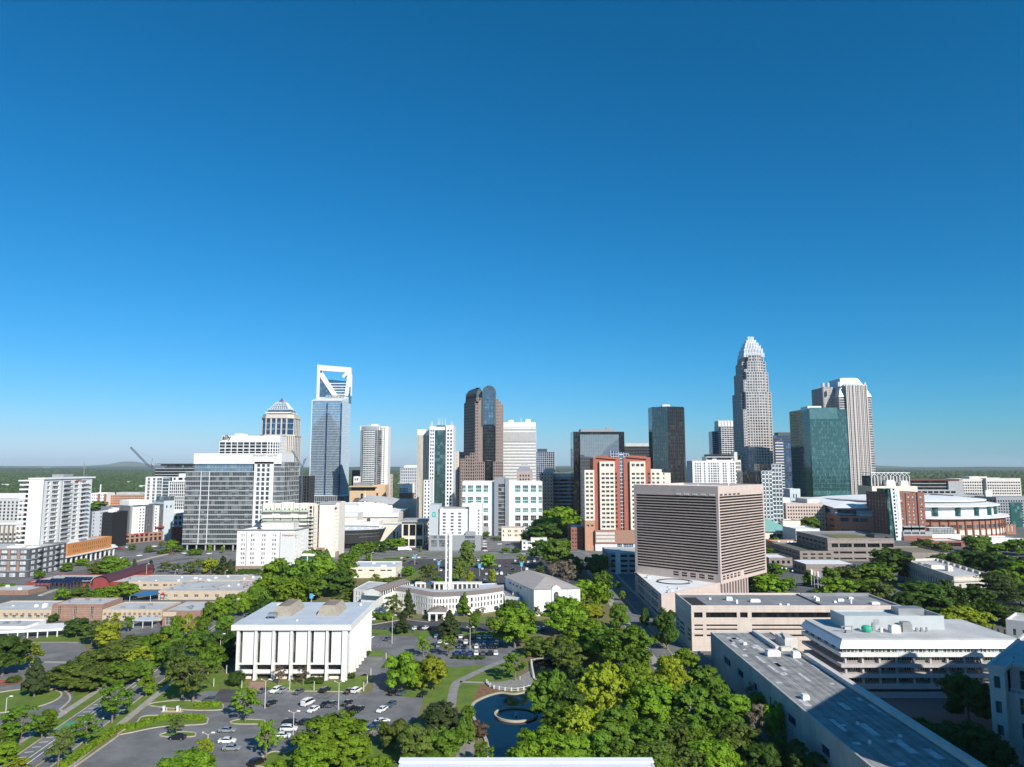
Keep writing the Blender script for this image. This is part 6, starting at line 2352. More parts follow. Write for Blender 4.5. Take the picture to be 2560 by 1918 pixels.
 block(r,rect(W,22),0,ZP(1232,Y),WHITE2,ROOFW,{0:(7,0.4,1,6,0.4,1,ZP(1232,Y)-1)},G_DARK,FRAMED,joined=True)
 for g in(0.42,0.82):
  m_=MB()
  m_.box(W*g,-0.3,3,W*g+4,0,ZP(1234,Y),0)
  m_.build('red_panel',BRICK,r)
 wh=[(-20,62,1218,1211,'white warehouse at the far left edge below the horizon',950),(50,92,1222,1214,'white warehouse just left of the white tower top',960),(60,120,1228,1222,'second row white warehouse behind the white tower',900),(240,262,1204,1198,'small white roofed shed beside the white tower top',1500),(312,342,1212,1204,'long white shed alone in the woodland',1350),(330,346,1219,1214,'left of two small white sheds below the long shed',1250),(346,360,1220,1215,'right of two small white sheds below the long shed',1240),(66,84,1176,1173,'far pale shed near the horizon at left',4200),(108,124,1172,1169.5,'tiny far pale shed near the horizon',5600),(28,31,1195,1189,'tiny white house in far woodland at left',2200)]
 for pl,pr,yb,yt,lb,Y in wh:
  Y=max(Y,YG(yt,13.0))
  x0,W=span(pl,pr,Y,yb)
  r=thing('warehouse',lb,'building',(x0,Y,0))
  z1=max(ZP(yt,Y),9)
  block(r,rect(W,40),0,z1,WHITE2,ROOFW,{0:(max(3,int(W/9)),0.35,2,1,0.3,z1-4.5,z1-0.5)},G_DARK,FRAMED,joined=True,par=0.3)
left_side()
# ---------------------------------------------------------------- right side, middle distance

def right_side():
 Y=740.0
 x0,W=span(1905,1972,Y,1340)
 r=thing('market_hall','low pale hall with big teal copper roof right of the banded tower','building',(x0,Y,0))
 ze,zr=ZP(1329,Y),ZP(1298,Y+30)
 block(r,rect(W,36),0,ze,CREAM,ROOFL,{0:([(8,12),(15,20),(22,26)],[(1,4.5)])},G_BLACK,FRAMED,par=0.05)
 m_=MB()
 m_.poly([(-12,-2,ze),(W+4,-2,ze),(W-8,34,zr),(-12,34,zr)])
 m_.poly([(W+4,-2,ze),(W+4,38,ze),(W-8,34,zr)])
 m_.build('roof',COPPER,r)
 m_=MB()
 for k in range(22):
  t=k/21
  a,b=-12+(W+16)*t,-12+(W+4)*t
  m_.poly([(a,-2,ze+0.12),(a+0.25,-2,ze+0.12),(b+0.25,34,zr+0.12),(b,34,zr+0.12)])
 m_.build('roof_seam',mat('copper_seam',(0.20,0.44,0.39),0.7),r)
 m_=MB()
 for k in range(3):
  m_.box(9+k*7,-2.2,3.8,14+k*7,-0.1,5.0,0)
 m_.build('awning',SIGNK,r)
 x0,W=span(1958,2002,Y+35,1305)
 r=thing('low_hall','low grey roofed hall behind the teal roof','building',(x0,Y+36,0))
 block(r,rect(W,24),0,ZP(1302,Y+36),CREAM,ROOFG,None)
 Y=805.0
 x0,W=span(1966,2064,Y,1300)
 r=thing('parking_deck','pink-cream parking deck with grid of square openings below green glass tower','parking deck',(x0,Y,0))
 H=ZP(1258,Y)
 rows=[(ZP(q,Y)-0.9,ZP(q,Y)+0.9)for q in(1302,1294,1285.5,1277,1268.5)]
 rows=[(4,6),(8,10)]+[q for q in rows if q[0]>10.5]
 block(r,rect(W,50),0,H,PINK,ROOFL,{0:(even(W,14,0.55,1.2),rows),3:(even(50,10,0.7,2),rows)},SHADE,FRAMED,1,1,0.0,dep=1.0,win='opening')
 block(r,rect(14,12,1,26),H-0.9,H+5,PALE,ROOFW,None,name='stair_wall',roof='stair_roof')
 m_=MB()
 m_.box(30,14,H-0.8,W,48,H+4,0)
 m_.build('ramp_house',PALE,r)
 Y=880.0
 x0,W=span(1976,2002,Y,1260)
 r=thing('pale_block','small pale blue cube building before the green glass tower','building',(x0,Y,0))
 block(r,rect(W,20),0,ZP(1222,Y),mat('pale_blue_panel',(0.50,0.56,0.58)),ROOFW,{0:([(W*0.3,W*0.4),(W*0.55,W*0.65)],[(35,40)])},G_DARK,FRAMED)
 x0,W=span(1986,2160,Y+20,1260)
 r=thing('long_hall','long low white roofed hall across the foot of the green glass tower','building',(x0,Y+24,0))
 block(r,rect(W,50),0,ZP(1243,Y+24),PALE,ROOFW,None)
 cx,cy,rx,ry=455.0,842.0,103.0,90.0
 r=thing('arena','large round brick arena with white stepped roof rings and glass upper wall','arena',(cx,cy,0))
 n=72
 def ring(k,z,a=rx,b=ry):
  return[((a+k)*math.cos(2*math.pi*i/n),(b+k)*math.sin(2*math.pi*i/n),z)for i in range(n)]
 z1,z2,z3,z4=18.5,21.5,31.0,36.0
 AB=mat('arena_brick',(0.36,0.17,0.115),0.9,var=0.1,scale=0.5)
 m_=MB()
 m_.loft([ring(0,0),ring(0,z1)],0,False,False)
 m_.build('brick_wall',AB,r)
 for i in range(36,72):
  a=2*math.pi*i/n
  m_=MB()
  m_.box(-0.7,-0.6,0,0.7,0.6,z1,0)
  m_.build('pilaster',mat('dark_brick',(0.22,0.10,0.07),0.9),r,((rx+0.3)*math.cos(a),(ry+0.3)*math.sin(a),0),math.atan2(math.sin(a)/ry,math.cos(a)/rx)+math.pi/2)
  b=2*math.pi*(i+0.5)/n
  for z,h,mm in((9.5,3.6,G_GREY),(2.5,5.0,CREAM)):
   m_=MB()
   m_.box(-2.8,-0.2,0,2.8,0.1,h,0)
   m_.build('window' if mm is G_GREY else 'panel',mm,r,((rx+0.15)*math.cos(b),(ry+0.15)*math.sin(b),z),math.atan2(math.sin(b)/ry,math.cos(b)/rx)+math.pi/2)
 m_=MB()
 m_.loft([ring(0,z1),ring(4.5,z1+0.8),ring(4.5,z2-1.0),ring(-8,z2)],0,False,False)
 m_.build('canopy_ring',WHITE2,r)
 m_=MB()
 m_.loft([ring(-9,z2-0.2),ring(-9,z3)],0,False,False)
 m_.build('upper_wall',mat('silver_panel',(0.62,0.65,0.67),0.5,var=0.04),r)
 for i in range(44,72,3):
  b=2*math.pi*i/n
  m_=MB()
  m_.cyl(0,0,0,z3-z2-0.4,3.0,3.0,12)
  m_.build('glass_bay',G_TEAL,r,((rx-9)*math.cos(b),(ry-9)*math.sin(b),z2))
 m_=MB()
 m_.loft([ring(-9,z3-0.4),ring(-3.5,z3),ring(-3.5,z3+1.2),ring(-16,z3+3.2)],0,False,False)
 m_.build('roof_ring',WHITE2,r)
 m_=MB()
 m_.loft([ring(-17,z3+1),ring(-17,z4+0.6)],0,False,False)
 m_.build('clerestory',GREYP,r)
 m_=MB()
 def tilt(k,dz,base):
  return[((rx+k)*math.cos(2*math.pi*i/n)*1.0,(ry+k)*math.sin(2*math.pi*i/n),base+dz)for i in range(n)]
 m_.loft([tilt(-15.5,0,z4),tilt(-15.5,1.0,z4),tilt(-45,3.2,z4),tilt(-75,4.2,z4)],0,False,True)
 m_.build('roof',ROOFW,r)
 Y=800.0
 xw=XP(2062,Y)
 r2=thing('arena_entrance','dark shaded brick and glass arena entrance hall with blue sign wall','building',(xw,Y-22,0))
 W=XP(2172,Y)-xw
 block(r2,[(0,0),(W*0.7,-18),(W*0.7,60),(0,90)],0,21,AB,ROOFW,{0:([(4,12),(16,32)],[(2,7),(15,19)]),3:(5,0.6,3,2,0.4,6,19)},G_NAVY,FRAMED,4,2,0.15)
 block(r2,[(2,6),(W*0.72,-4),(W*0.72,60),(2,88)],21,29,GREYP,ROOFW,{0:([(2,36)],[(23,27)]),3:([(4,70)],[(23,27)])},G_NAVY,FRAMED,8,1,0.12,name='upper_wall',roof='upper_roof')
 m_=MB()
 m_.poly([(-2,2,29.4),(W*0.8,-9,30.0),(W*1.2,60,41),(0,90,36)])
 m_.poly([(-2,2,28.8),(0,90,35.2),(W*1.2,60,40.2),(W*0.8,-9,29.2)])
 m_.poly([(-2,2,28.8),(W*0.8,-9,29.2),(W*0.8,-9,30.0),(-2,2,29.4)])
 m_.build('sloped_roof',ROOFW,r2)
 px0,px1=XP(2140,768)-xw,XP(2176,768)-xw
 m_=MB()
 m_.loft([[(px0+2,-10,0),(px1,-16,0),(px1,-12,0),(px0+2,-6,0)],[(px0-1,-10,27),(px1,-16,27),(px1,-12,27),(px0-1,-6,27)]],0)
 sg=m_.build('sign_wall',mat('slate_blue_panel',(0.20,0.27,0.36),0.5,var=0.05),r2)
 an=math.atan2(-6,px1-px0-2)
 text(sg,'Spectrum',3.3,(px0+0.4,-10.6,21.5),an,SIGNW,ext=0.05)
 text(sg,'Center',2.6,(px0+4.0,-11.6,18.4),an,SIGNW,ext=0.05)
 Y=727.0
 x0,W=span(2228,2313,Y,1290)
 r=thing('brick_hotel','red brick hotel with slanting white sign fin and dark shaded left side','hotel',(x0,Y,0))
 H=ZP(1231,Y)
 zb=ZP(1328,Y)
 X=lambda q:XP(q,Y,1290)-x0
 f=(H-zb-1)/10.5
 rows=[(zb+1+k*f,zb+2.6+k*f)for k in range(10)]
 fx=7.0
 wid=W-fx
 for(a,b,pr)in((fx,fx+wid*0.27,0.6),(fx+wid*0.32,fx+wid*0.70,0.0),(fx+wid*0.75,W,0.6)):
  w=b-a
  cs=even(w,2 if w>9 else 1,0.45,0.5)if w>9 else[(w*0.3,w*0.7)]
  block(r,rect(w,40,a,-pr),zb,H,BRICK,ROOFW,{0:(cs,rows)},glass('hotel_pane',(0.05,0.05,0.055),(0.66,0.66,0.64)),FRAMEW,2,1,0.12,name='brick_bay',roof='bay_roof')
 m_=MB()
 m_.box(fx+wid*0.27,1.2,zb,fx+wid*0.75,30,H-0.2,0)
 m_.build('pale_strip',WHITE2,r)
 block(r,[(-1.0,3),(fx,3),(fx,47),(-1.0,47)],0,H-0.5,mat('shaded_brick',(0.17,0.085,0.065),0.9,var=0.1),ROOFG,{3:(even(44,6,0.4,3),[(8+k*f,10+k*f)for k in range(11)])},G_GREY,FRAMEW,2,1,0.1,name='side_wall',roof='side_roof')  # darker copy of the hotel brick, side's shade put into the colour
 m_=MB()
 m_.box(-1.6,0.5,0,2.5,3.5,H+4,0)
 m_.box(-4,4,H-0.5,6,18,H+3.5,0)
 m_.build('glass_corner',G_TEAL,r)
 m_=MB()
 t0,t1=X(2230),X(2252)
 m_.loft([[(t0+2.5,-1.0,0),(t1+0.5,-1.0,0),(t1+0.5,1.2,0),(t0+2.5,1.2,0)],[(t0-0.5,-1.0,H+4.0),(t1-0.5,-1.0,H+1.0),(t1-0.5,1.2,H+1.0),(t0-0.5,1.2,H+4.0)]],0)
 fin=m_.build('sign_fin',WHITE2,r)
 for k in range(14):
  m_=MB()
  m_.box(-0.9,-0.1,0,0.9,0,1.8,0)
  m_.build('window',G_DARK,r,(t0+3.4-0.9*k/14,-1.05,3+k*f))
 text(r,'H',4.4,(t0+2.6,-1.1,H-4.5),0,SIGNT,ext=0.08)
 for k,ch in enumerate('HYATT'):
  text(r,ch,2.5,(t0+4.3+0.12*k,-1.1,H-8.2-k*2.45),0,SIGNT,ext=0.08)
 for k,ch in enumerate('HOUSE'):
  text(r,ch,1.7,(t0+5.0+0.12*k,-1.1,H-20.2-k*1.75),0,mat('dark_teal_letters',(0.03,0.13,0.14)),ext=0.08)
 W2=X(2324)-X(2252)
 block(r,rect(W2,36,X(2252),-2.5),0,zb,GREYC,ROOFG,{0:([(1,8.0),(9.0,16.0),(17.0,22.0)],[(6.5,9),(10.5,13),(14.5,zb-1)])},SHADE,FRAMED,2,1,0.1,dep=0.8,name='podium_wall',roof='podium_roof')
 m_=MB()
 m_.box(X(2252),-3.4,0,X(2322),-2.5,4.6,0)
 m_.build('brick_base',BRICK,r)
 Y=735.0
 x0,W=span(2324,2386,Y,1330)
 r=thing('glass_hall','small glazed hall with steel grid between brick hotel and arena','building',(x0,Y,0))
 core(r,rect(W,10),5.5,ZP(1320,Y),G_GREY,ROOFW)
 m_=MB()
 skin(m_,rect(W,10),0,5.5,ZP(1320,Y),16,4,0.25,0.25,0.2,0.2)
 m_.build('steel_grid',METW,r)
 block(r,rect(W+8,12,-3,-2),0,5.5,WHITE,ROOFW,None,name='base_wall',roof='base_roof')
 for pl,pr,yb,yt,lb in((2330,2412,1368,1352,'low white roofed brick pavilion before the arena'),(2452,2560,1366,1346,'low white roofed building at right below arena')):
  Y=YG(yb)
  x0,W=span(pl,pr,Y,yb)
  r=thing('pavilion',lb,'building',(x0,Y,0))
  block(r,rect(W,24),0,max(4.5,ZP(yt,Y)),BRICK if pl<2400 else WHITE,ROOFW,{0:([(W*0.5,W*0.9)],[(0.5,4)])},G_BLACK,FRAMED,5,1,0.1)
 Y=790.0
 x0,W=span(2460,2540,Y,1330)
 r=thing('brick_hall','long brick hall with pale bays right of the arena','building',(x0,Y,0))
 block(r,rect(W,30),0,ZP(1312,Y),AB,ROOFL,{0:(8,0.55,1.5,1,0.7,1,13)},glass('pale_panel',(0.42,0.34,0.28),(0.5,0.42,0.36),metal=0.0,rough=0.6,share=0.4),FRAMED,1,1,0.0)
 Y=571.0
 x0=XP(2071,Y,1400)
 W=XP(2238,Y,1400)-x0
 H=ZP(1346,Y)
 r=thing('brown_office','brown ribbed concrete office with long dark windows and grassed roof','building',(x0,Y,0))
 Z=lambda c:ZP(1280+c*0.1328,Y)
 block(r,rect(W,62),0,H,BROWNC,ROOFG,{0:([(3.2,8.2),(9.4,19),(20.5,30),(31.5,41),(42.5,52)],[(Z(895),Z(865)),(Z(785),Z(745)),(Z(668),Z(595))]),3:(7,0.7,3,3,0.5,3,H-2)},G_BLACK,FRAMED,3,1,0.1,dep=1.0)
 m_=MB()
 m_.box(12,8,H-0.9,40,40,H-0.6,0)
 m_.build('grass_roof',LAWN_D,r)
 m_=MB()
 for z in(Z(700),Z(815),Z(840),Z(560),Z(575)):
  m_.rail((0,0),(1,0),(0,-1),0,W,z-0.3,z+0.3,0,0.25)
  m_.rail((0,62),(0,-1),(-1,0),0,62,z-0.3,z+0.3,0,0.25)
 m_.build('concrete_band',mat('brown_band',(0.34,0.29,0.26),0.85),r)
 units(r,[(43,12,14,14,2.6)],METD,H-0.9)
 Y=500.0
 x0=XP(2016,Y,1430)
 W=XP(2140,Y,1430)-x0
 r=thing('brown_wing','low brown building with bright white roof edge behind the flag poles','building',(x0,Y,0))
 block(r,rect(W,24),0,ZP(1411,Y),BROWNC,ROOFW,{3:(3,0.5,2,1,0.5,1,6)},G_BLACK,FRAMED,par=0.2)
 m_=MB()
 for z in(1.6,3.4,5.2):
  m_.rail((0,0),(1,0),(0,-1),0,W,z,z+0.5,0,0.15)
 m_.build('concrete_band',mat('brown_band',(0.34,0.29,0.26)),r)
 Y=600.0
 x0,W=span(1964,2020,Y,1390)
 r=thing('brown_wing','long low brown wing in shade left of the brown office','building',(x0,Y-30,0))
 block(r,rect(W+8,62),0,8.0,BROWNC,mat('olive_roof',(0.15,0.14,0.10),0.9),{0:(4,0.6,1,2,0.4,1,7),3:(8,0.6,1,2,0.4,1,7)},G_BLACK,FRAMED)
 x0,W=span(1905,1962,560,1395)
 r=thing('low_shop','low white topped building beside the foot of the banded tower','building',(x0,545,0))
 block(r,rect(W,26),0,6.0,BROWNC,ROOFW,{0:(4,0.5,1,1,0.5,0.5,5)},G_BLACK,FRAMED)
 Y=575.0
 x0,W=span(2246,2340,Y,1390)
 r=thing('brown_wing','low brown wing with sloping tan roof right of the brown office','building',(x0,Y-20,0))
 block(r,rect(W,44),0,8.5,BROWNC,mat('tan_roof',(0.24,0.21,0.14),0.9),{0:([(10,16),(20,22),(25,29)],[(0.5,5)]),3:(4,0.5,2,1,0.5,1,6)},G_BLACK,FRAMED,2,1,0.1,dep=1.0)
 Y=647.0
 x0,W=span(1968,2016,Y,1370)
 r=thing('shop','low shop with orange front wall and curved grey side','building',(x0,Y,0))
 h=ZP(1357,Y)
 n=8
 cur=[(-9*math.sin(math.pi/2*k/n),18-18*math.cos(math.pi/2*k/n))for k in range(n+1)]
 block(r,[(0,0),(W,0),(W,26),(-9,26)]+[(a,b)for a,b in reversed(cur)][:-1],0,h,mat('clay_stucco',(0.52,0.25,0.12),0.85),ROOFL,None)
 units(r,[(3,8,2,2,1.4),(7,10,2,2,1.2),(-3,14,2,2,1.2)],ROOFW,h-0.9)
 Y=700.0
 x0,W=span(1990,2050,Y,1340)
 r=thing('white_cube','plain white cube building between orange shop and arena','building',(x0,Y,0))
 block(r,rect(W,34),0,ZP(1322,Y),WHITE2,ROOFW,{0:(even(W,10,0.3,6),[(ZP(1330,Y),ZP(1327,Y))])},G_NAVY,FRAMED,1,1,0.05)
 q=[(243.8,402.0),(268.8,408.0),(280.6,480.0),(255.8,474.0)]
 r=thing('classical_building','long pale classical stone building with cornice among dark trees','building',(*q[0],0))
 STN=mat('limestone',(0.56,0.51,0.44),0.85,var=0.08,scale=0.3,stain=0.2)
 ql=[(a-q[0][0],b-q[0][1])for a,b in q]
 H=14.0
 L=edge(ql,3)[3]
 block(r,ql,0,H,STN,ROOFL,{0:([(3.2,4.8),(9.2,10.8),(14.8,16.4),(20.6,22.2)],[(1.5,4.2),(6.2,9.6)]),3:(even(L,18,0.4,3),[(1.5,4.2),(6.2,9.6)])},G_DARK,FRAME,2,3,0.1,par=1.4)
 m_=MB()
 for i in range(4):
  A,u,nr,LL=edge(ql,i)
  m_.rail(A,u,nr,-0.6,LL+0.6,H-3.0,H-2.2,0,0.9)
  m_.rail(A,u,nr,-0.2,LL+0.2,H-0.3,H+0.05,0,0.3)
 m_.build('cornice',STN,r)
 units(r,[(10,38,8,10,2.2),(14,28,3,3,3.4),(12,52,7,5,1.6)],PALE,H-1.4)
 for k in range(9):
  m_=MB()
  m_.box(0,0,0,1.2,1.2,1.5,0)
  m_.build('parapet_pier',STN,r,(23.0+1.32*k,8+8*k,H-1.4))
 Y=1100.0
 x0,W=span(2400,2548,Y,1230)
 r=thing('white_office','wide white concrete office with regular square windows at far right','building',(x0,Y,0))
 Z=lambda c:ZP(1160+c*0.1989,Y)
 rows=sorted([(Z(c+9),Z(c-9))for c in(232,270,303,337,370)])
 block(r,rect(W*0.42,40),0,Z(188),PALE,ROOFL,{0:(even(W*0.42,10,0.66,1),rows)},G_BLACK,FRAMED,joined=True)
 block(r,rect(W*0.58,46,W*0.42,-5),0,Z(178),PALE,ROOFL,{0:(even(W*0.58,14,0.66,1),rows)},G_BLACK,FRAMED,joined=True,name='right_wall',roof='right_roof')
 block(r,rect(W*0.3,20,W*0.22,6),Z(190),Z(158),PALE,ROOFL,None,name='roof_house',roof='house_roof')
 Y=1010.0
 x0,W=span(2280,2404,Y,1230)
 r=thing('dark_office','dark glass office with rust red roof edge behind the arena','building',(x0,Y,0))
 H=ZP(1201,Y)
 core(r,rect(W*0.82,34),0,H,G_BLACK,ROOFG)
 m_=MB()
 skin(m_,rect(W*0.82,34),0,0,H,0,12,0,0.9,0,0.3,0,0)
 m_.build('floor_band',GREYC,r)
 block(r,rect(W*0.3,36,W*0.72,-3),0,H-1,GREYC,ROOFL,None,name='end_wall',roof='end_roof')
 m_=MB()
 m_.box(-3,-2,H,W*1.02,34,H+1.3,0)
 m_.build('roof_plate',mat('rust_metal',(0.22,0.06,0.04),0.6),r)
 block(r,rect(W*0.86,10,-2,-10),0,ZP(1224,Y),GREYC,ROOFL,{0:(7,0.8,2,8,0.6,2,40)},G_BLACK,FRAMED,joined=True,name='front_wall',roof='front_roof')
 Y=920.0
 x0,W=span(2386,2480,Y,1270)
 r=thing('parking_deck','grey concrete parking deck with open frames behind the arena','parking deck',(x0,Y,0))
 H=ZP(1238,Y)
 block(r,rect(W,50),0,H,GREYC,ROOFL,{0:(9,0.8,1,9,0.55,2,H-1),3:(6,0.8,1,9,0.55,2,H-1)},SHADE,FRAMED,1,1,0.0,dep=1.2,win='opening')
 m_=MB()
 m_.box(W-8,-2,0,W,0,H+6,0)
 m_.build('stair_tower',WHITE2,r)
 Y=880.0
 x0,W=span(2494,2640,Y,1290)
 r=thing('grey_flats','charcoal apartment block with dark glass strips at far right edge','building',(x0,Y,0))
 block(r,rect(W,40),0,ZP(1243,Y),GREYP,ROOFG,{0:(even(W,22,0.6,1),[(4+k*3.3,5.9+k*3.3)for k in range(9)]),3:(6,0.6,1,9,0.55,3,33)},G_BLACK,FRAMED,1,1,0.08)
 m_=MB()
 m_.box(W*0.22,-0.6,0,W*0.42,0,ZP(1256,Y),0)
 m_.build('glass_strip',G_TEAL,r)
 Y=960.0
 x0,W=span(2170,2286,Y,1210)
 r=thing('performance_hall','cream hall with row of white roof trusses behind the brick hotel','building',(x0,Y,0))
 H=ZP(1215,Y)
 block(r,rect(W*0.97,40,0,-10),0,H,CREAM,ROOFW,{0:(even(W*0.97,16,0.5,4),[(H-14,H-9)])},G_GREY,FRAMEW,joined=True)
 H2=ZP(1190,Y)
 core(r,rect(W*0.82,26,W*0.09,2),H,H2,G_GREY,ROOFG,'upper_glass')
 m_=MB()
 for k in range(13):
  x=W*0.09+W*0.82*k/12
  m_.box(x-0.5,1.0,H,x+0.5,2.0,H2,0)
 m_.build('pier',PALE,r)
 for k in range(8):
  x=W*0.10+W*0.8*k/8
  w=W*0.1
  m_=MB()
  m_.tube((x,0.5,H2),(x+w/2,0.5,H2+3.8),0.35,n=4)
  m_.tube((x+w/2,0.5,H2+3.8),(x+w,0.5,H2),0.35,n=4)
  m_.build('truss',METW,r)
 m_=MB()
 m_.box(W*0.08,0,H2+3.8,W*0.92,26,H2+4.6,0)
 m_.build('roof_plate',METW,r)
 units(r,[(W*0.35,-6,12,8,9),(W*0.66,-6,10,8,8)],WHITE2,H-1)
right_side()
# ---------------------------------------------------------------- towers of the city centre

def tower(nm,label,pl,pr,Y,pt,depth,gm,fm,nb,fh,pw,sh,pd,sd,rm=None,sb=None,z0=0.0,cat='tower',pm=None):
 """A slab tower: glass core with piers and spandrels standing proud on every face."""
 x0,W=span(pl,pr,Y,1165)
 H=ZP(pt,Y)
 r=thing(nm,label,cat,(x0,Y,0))
 p=rect(W,depth)
 core(r,p,z0,H,gm,rm or ROOFG)
 nf=max(1,int(round((H-z0)/fh)))
 sbn=sb if sb is not None else max(1,int(round(nb*depth/W)))
 m1,m2=MB(),MB()
 for i in range(4):
  b=nb if i%2==0 else sbn
  if pw>0:
   skin(m1,p,i,z0,H,b,0,pw,0,pd,0)
  if sh>0:
   skin(m2,p,i,z0,H,0,nf,0,sh,0,sd)
 if m1.f:
  m1.build('pier',pm or fm,r,kind='stuff')
 if m2.f:
  m2.build('spandrel',fm,r,kind='stuff')
 return r,W,H
def frame_tower():
 """Tall blue glass tower with an open white raking frame at the top."""
 Y=1150.0
 x0,W=span(774,849,Y,1236)
 r=thing('glass_tower','tall blue glass tower topped by an open white frame with V shaped beams','tower',(x0,Y,0))
 zb,zm,zt=26.0,ZP(1002,Y),ZP(913,Y)
 D=60.0
 X=lambda q:XP(q,Y,1000)-x0
 core(r,rect(W,D),zb,zm,G_SKY,ROOFW)
 m_=MB()
 skin(m_,rect(W,D),0,zb,zm,28,38,0.2,0.42,0.25,0.18)
 skin(m_,rect(W,D),1,zb,zm,28,38,0.2,0.42,0.2,0.15)
 m_.build('glazing_bar',mat('pale_blue_bar',(0.45,0.52,0.58),0.5),r,kind='stuff')
 for g in(0.5,0.985):
  m_=MB()
  m_.box(W*g-1.4,-0.45,zb,W*g+1.0,0.1,zm-4,0)
  m_.build('dark_reveal',G_NAVY,r)
 m_=MB()
 m_.box(-1.0,-0.6,zb,-0.1,1.2,zm+1,0)
 m_.build('edge_fin',METW,r)
 Y2,f0=1194.0,44.0
 D2=66.0
 zl=ZP(993,Y2)
 m_=MB()
 m_.poly([(-0.5,-0.5,zm+1.0),(W+0.3,-0.5,zm+1.0),(W+0.3,f0,zl),(-0.5,f0,zl)])
 m_.poly([(-0.5,-0.5,zm),(W+0.3,-0.5,zm),(W+0.3,-0.5,zm+1.0),(-0.5,-0.5,zm+1.0)])
 m_.poly([(W+0.3,-0.5,zm),(W+0.3,f0,zm),(W+0.3,f0,zl),(W+0.3,-0.5,zm+1.0)])
 m_.build('sloped_ledge',METW,r)
 for k in range(6):
  m_=MB()
  m_.box(W*0.30+k*5.2,26,zm+6,W*0.30+k*5.2+3.4,30,zm+11.5,0)
  m_.build('rooftop_unit',GREYP,r)
 XU=lambda q:XP(q,Y2,1000)-x0
 a,b=XU(796),XU(871)
 zt=ZP(913,Y2)
 zs0,zs1=ZP(944,Y2),ZP(951,Y2)
 m_=MB()
 m_.loft([[(a,f0,zm),(b,f0,zm),(b,D2,zm),(a,D2,zm)],[(a,f0,zs0-6),(b,f0,zs1-4),(b,D2,zs1),(a,D2,zs0)]],0)
 m_.build('upper_glass',G_BLUE,r)
 m_=MB()
 for k in range(9):
  z=zm+5+k*4.6
  if z<zs0-8:
   m_.box(a+(b-a)*(0.62-0.055*k),f0-0.6,z,b-2,f0,z+1.2,0)
 m_.build('louvre',METW,r,kind='stuff')
 NB=[0.0]
 def beam(p,q,w,t,nm='frame_beam'):
  m2=MB()
  p,q=Vector((p[0],0,p[1])),Vector((q[0],0,q[1]))
  d=(q-p).normalized()
  s=Vector((-d.z,0,d.x))*w/2
  NB[0]+=0.06
  y0,y1=f0-2.2-NB[0],f0-2.2+t+NB[0]
  pts=[p-s,q-s,q+s,p+s]
  m2.poly([(v.x,y0,v.z)for v in pts])
  m2.poly([(v.x,y1,v.z)for v in reversed(pts)])
  for k in range(4):
   u,v=pts[k],pts[(k+1)%4]
   m2.poly([(u.x,y0,u.z),(u.x,y1,u.z),(v.x,y1,v.z),(v.x,y0,v.z)])
  m2.build(nm,METW,r)
 CX=lambda c:XU(740+c*0.2655)
 CZ=lambda c:ZP(880+c*0.2655,Y2)
 beam((CX(207),CZ(440)),(CX(207),CZ(122)),4.4,6)
 beam((CX(195),CZ(148)),(CX(514),CZ(174)),9.0,6)
 beam((CX(503),CZ(158)),(CX(508),CZ(330)),4.0,6)
 beam((CX(226),CZ(205)),(CX(386),CZ(438)),7.5,5)
 beam((CX(500),CZ(205)),(CX(474),CZ(415)),6.0,5)
 beam((CX(487),CZ(190)),(CX(440),CZ(238)),5.0,5)
 beam((CX(520),CZ(215)),(CX(520),CZ(415)),1.6,4)
 m_=MB()
 m_.box(a-0.4,f0+4.4,zm,a+0.8,D2,zt-5,0)
 m_.build('rear_frame',METW,r)
 pX=lambda q:XP(q,1130,1250)-x0
 p=[(pX(742),-20),(pX(862),-20),(pX(880),8),(pX(880),60),(pX(742),60)]
 core(r,p,0,27,G_BLUE,ROOFW,'podium_glass')
 m_=MB()
 for i in(0,1):
  skin(m_,p,i,0,27,24,3,0.3,0.4,0.3,0.25)
 m_.box(pX(742),-22,0,pX(752),-19.9,29,0)
 m_.build('podium_bar',METW,r,kind='stuff')
 m_=MB()
 m_.box(pX(764),-23,0,pX(850),-20.1,11,0)
 m_.build('podium_screen',ROOFL,r)
 m_=MB()
 m_.poly([(pX(848),-24,0),(pX(884),-4,0),(pX(884),-4,19),(pX(848),-24,12)])
 m_.build('white_wall',WHITE2,r)
frame_tower()
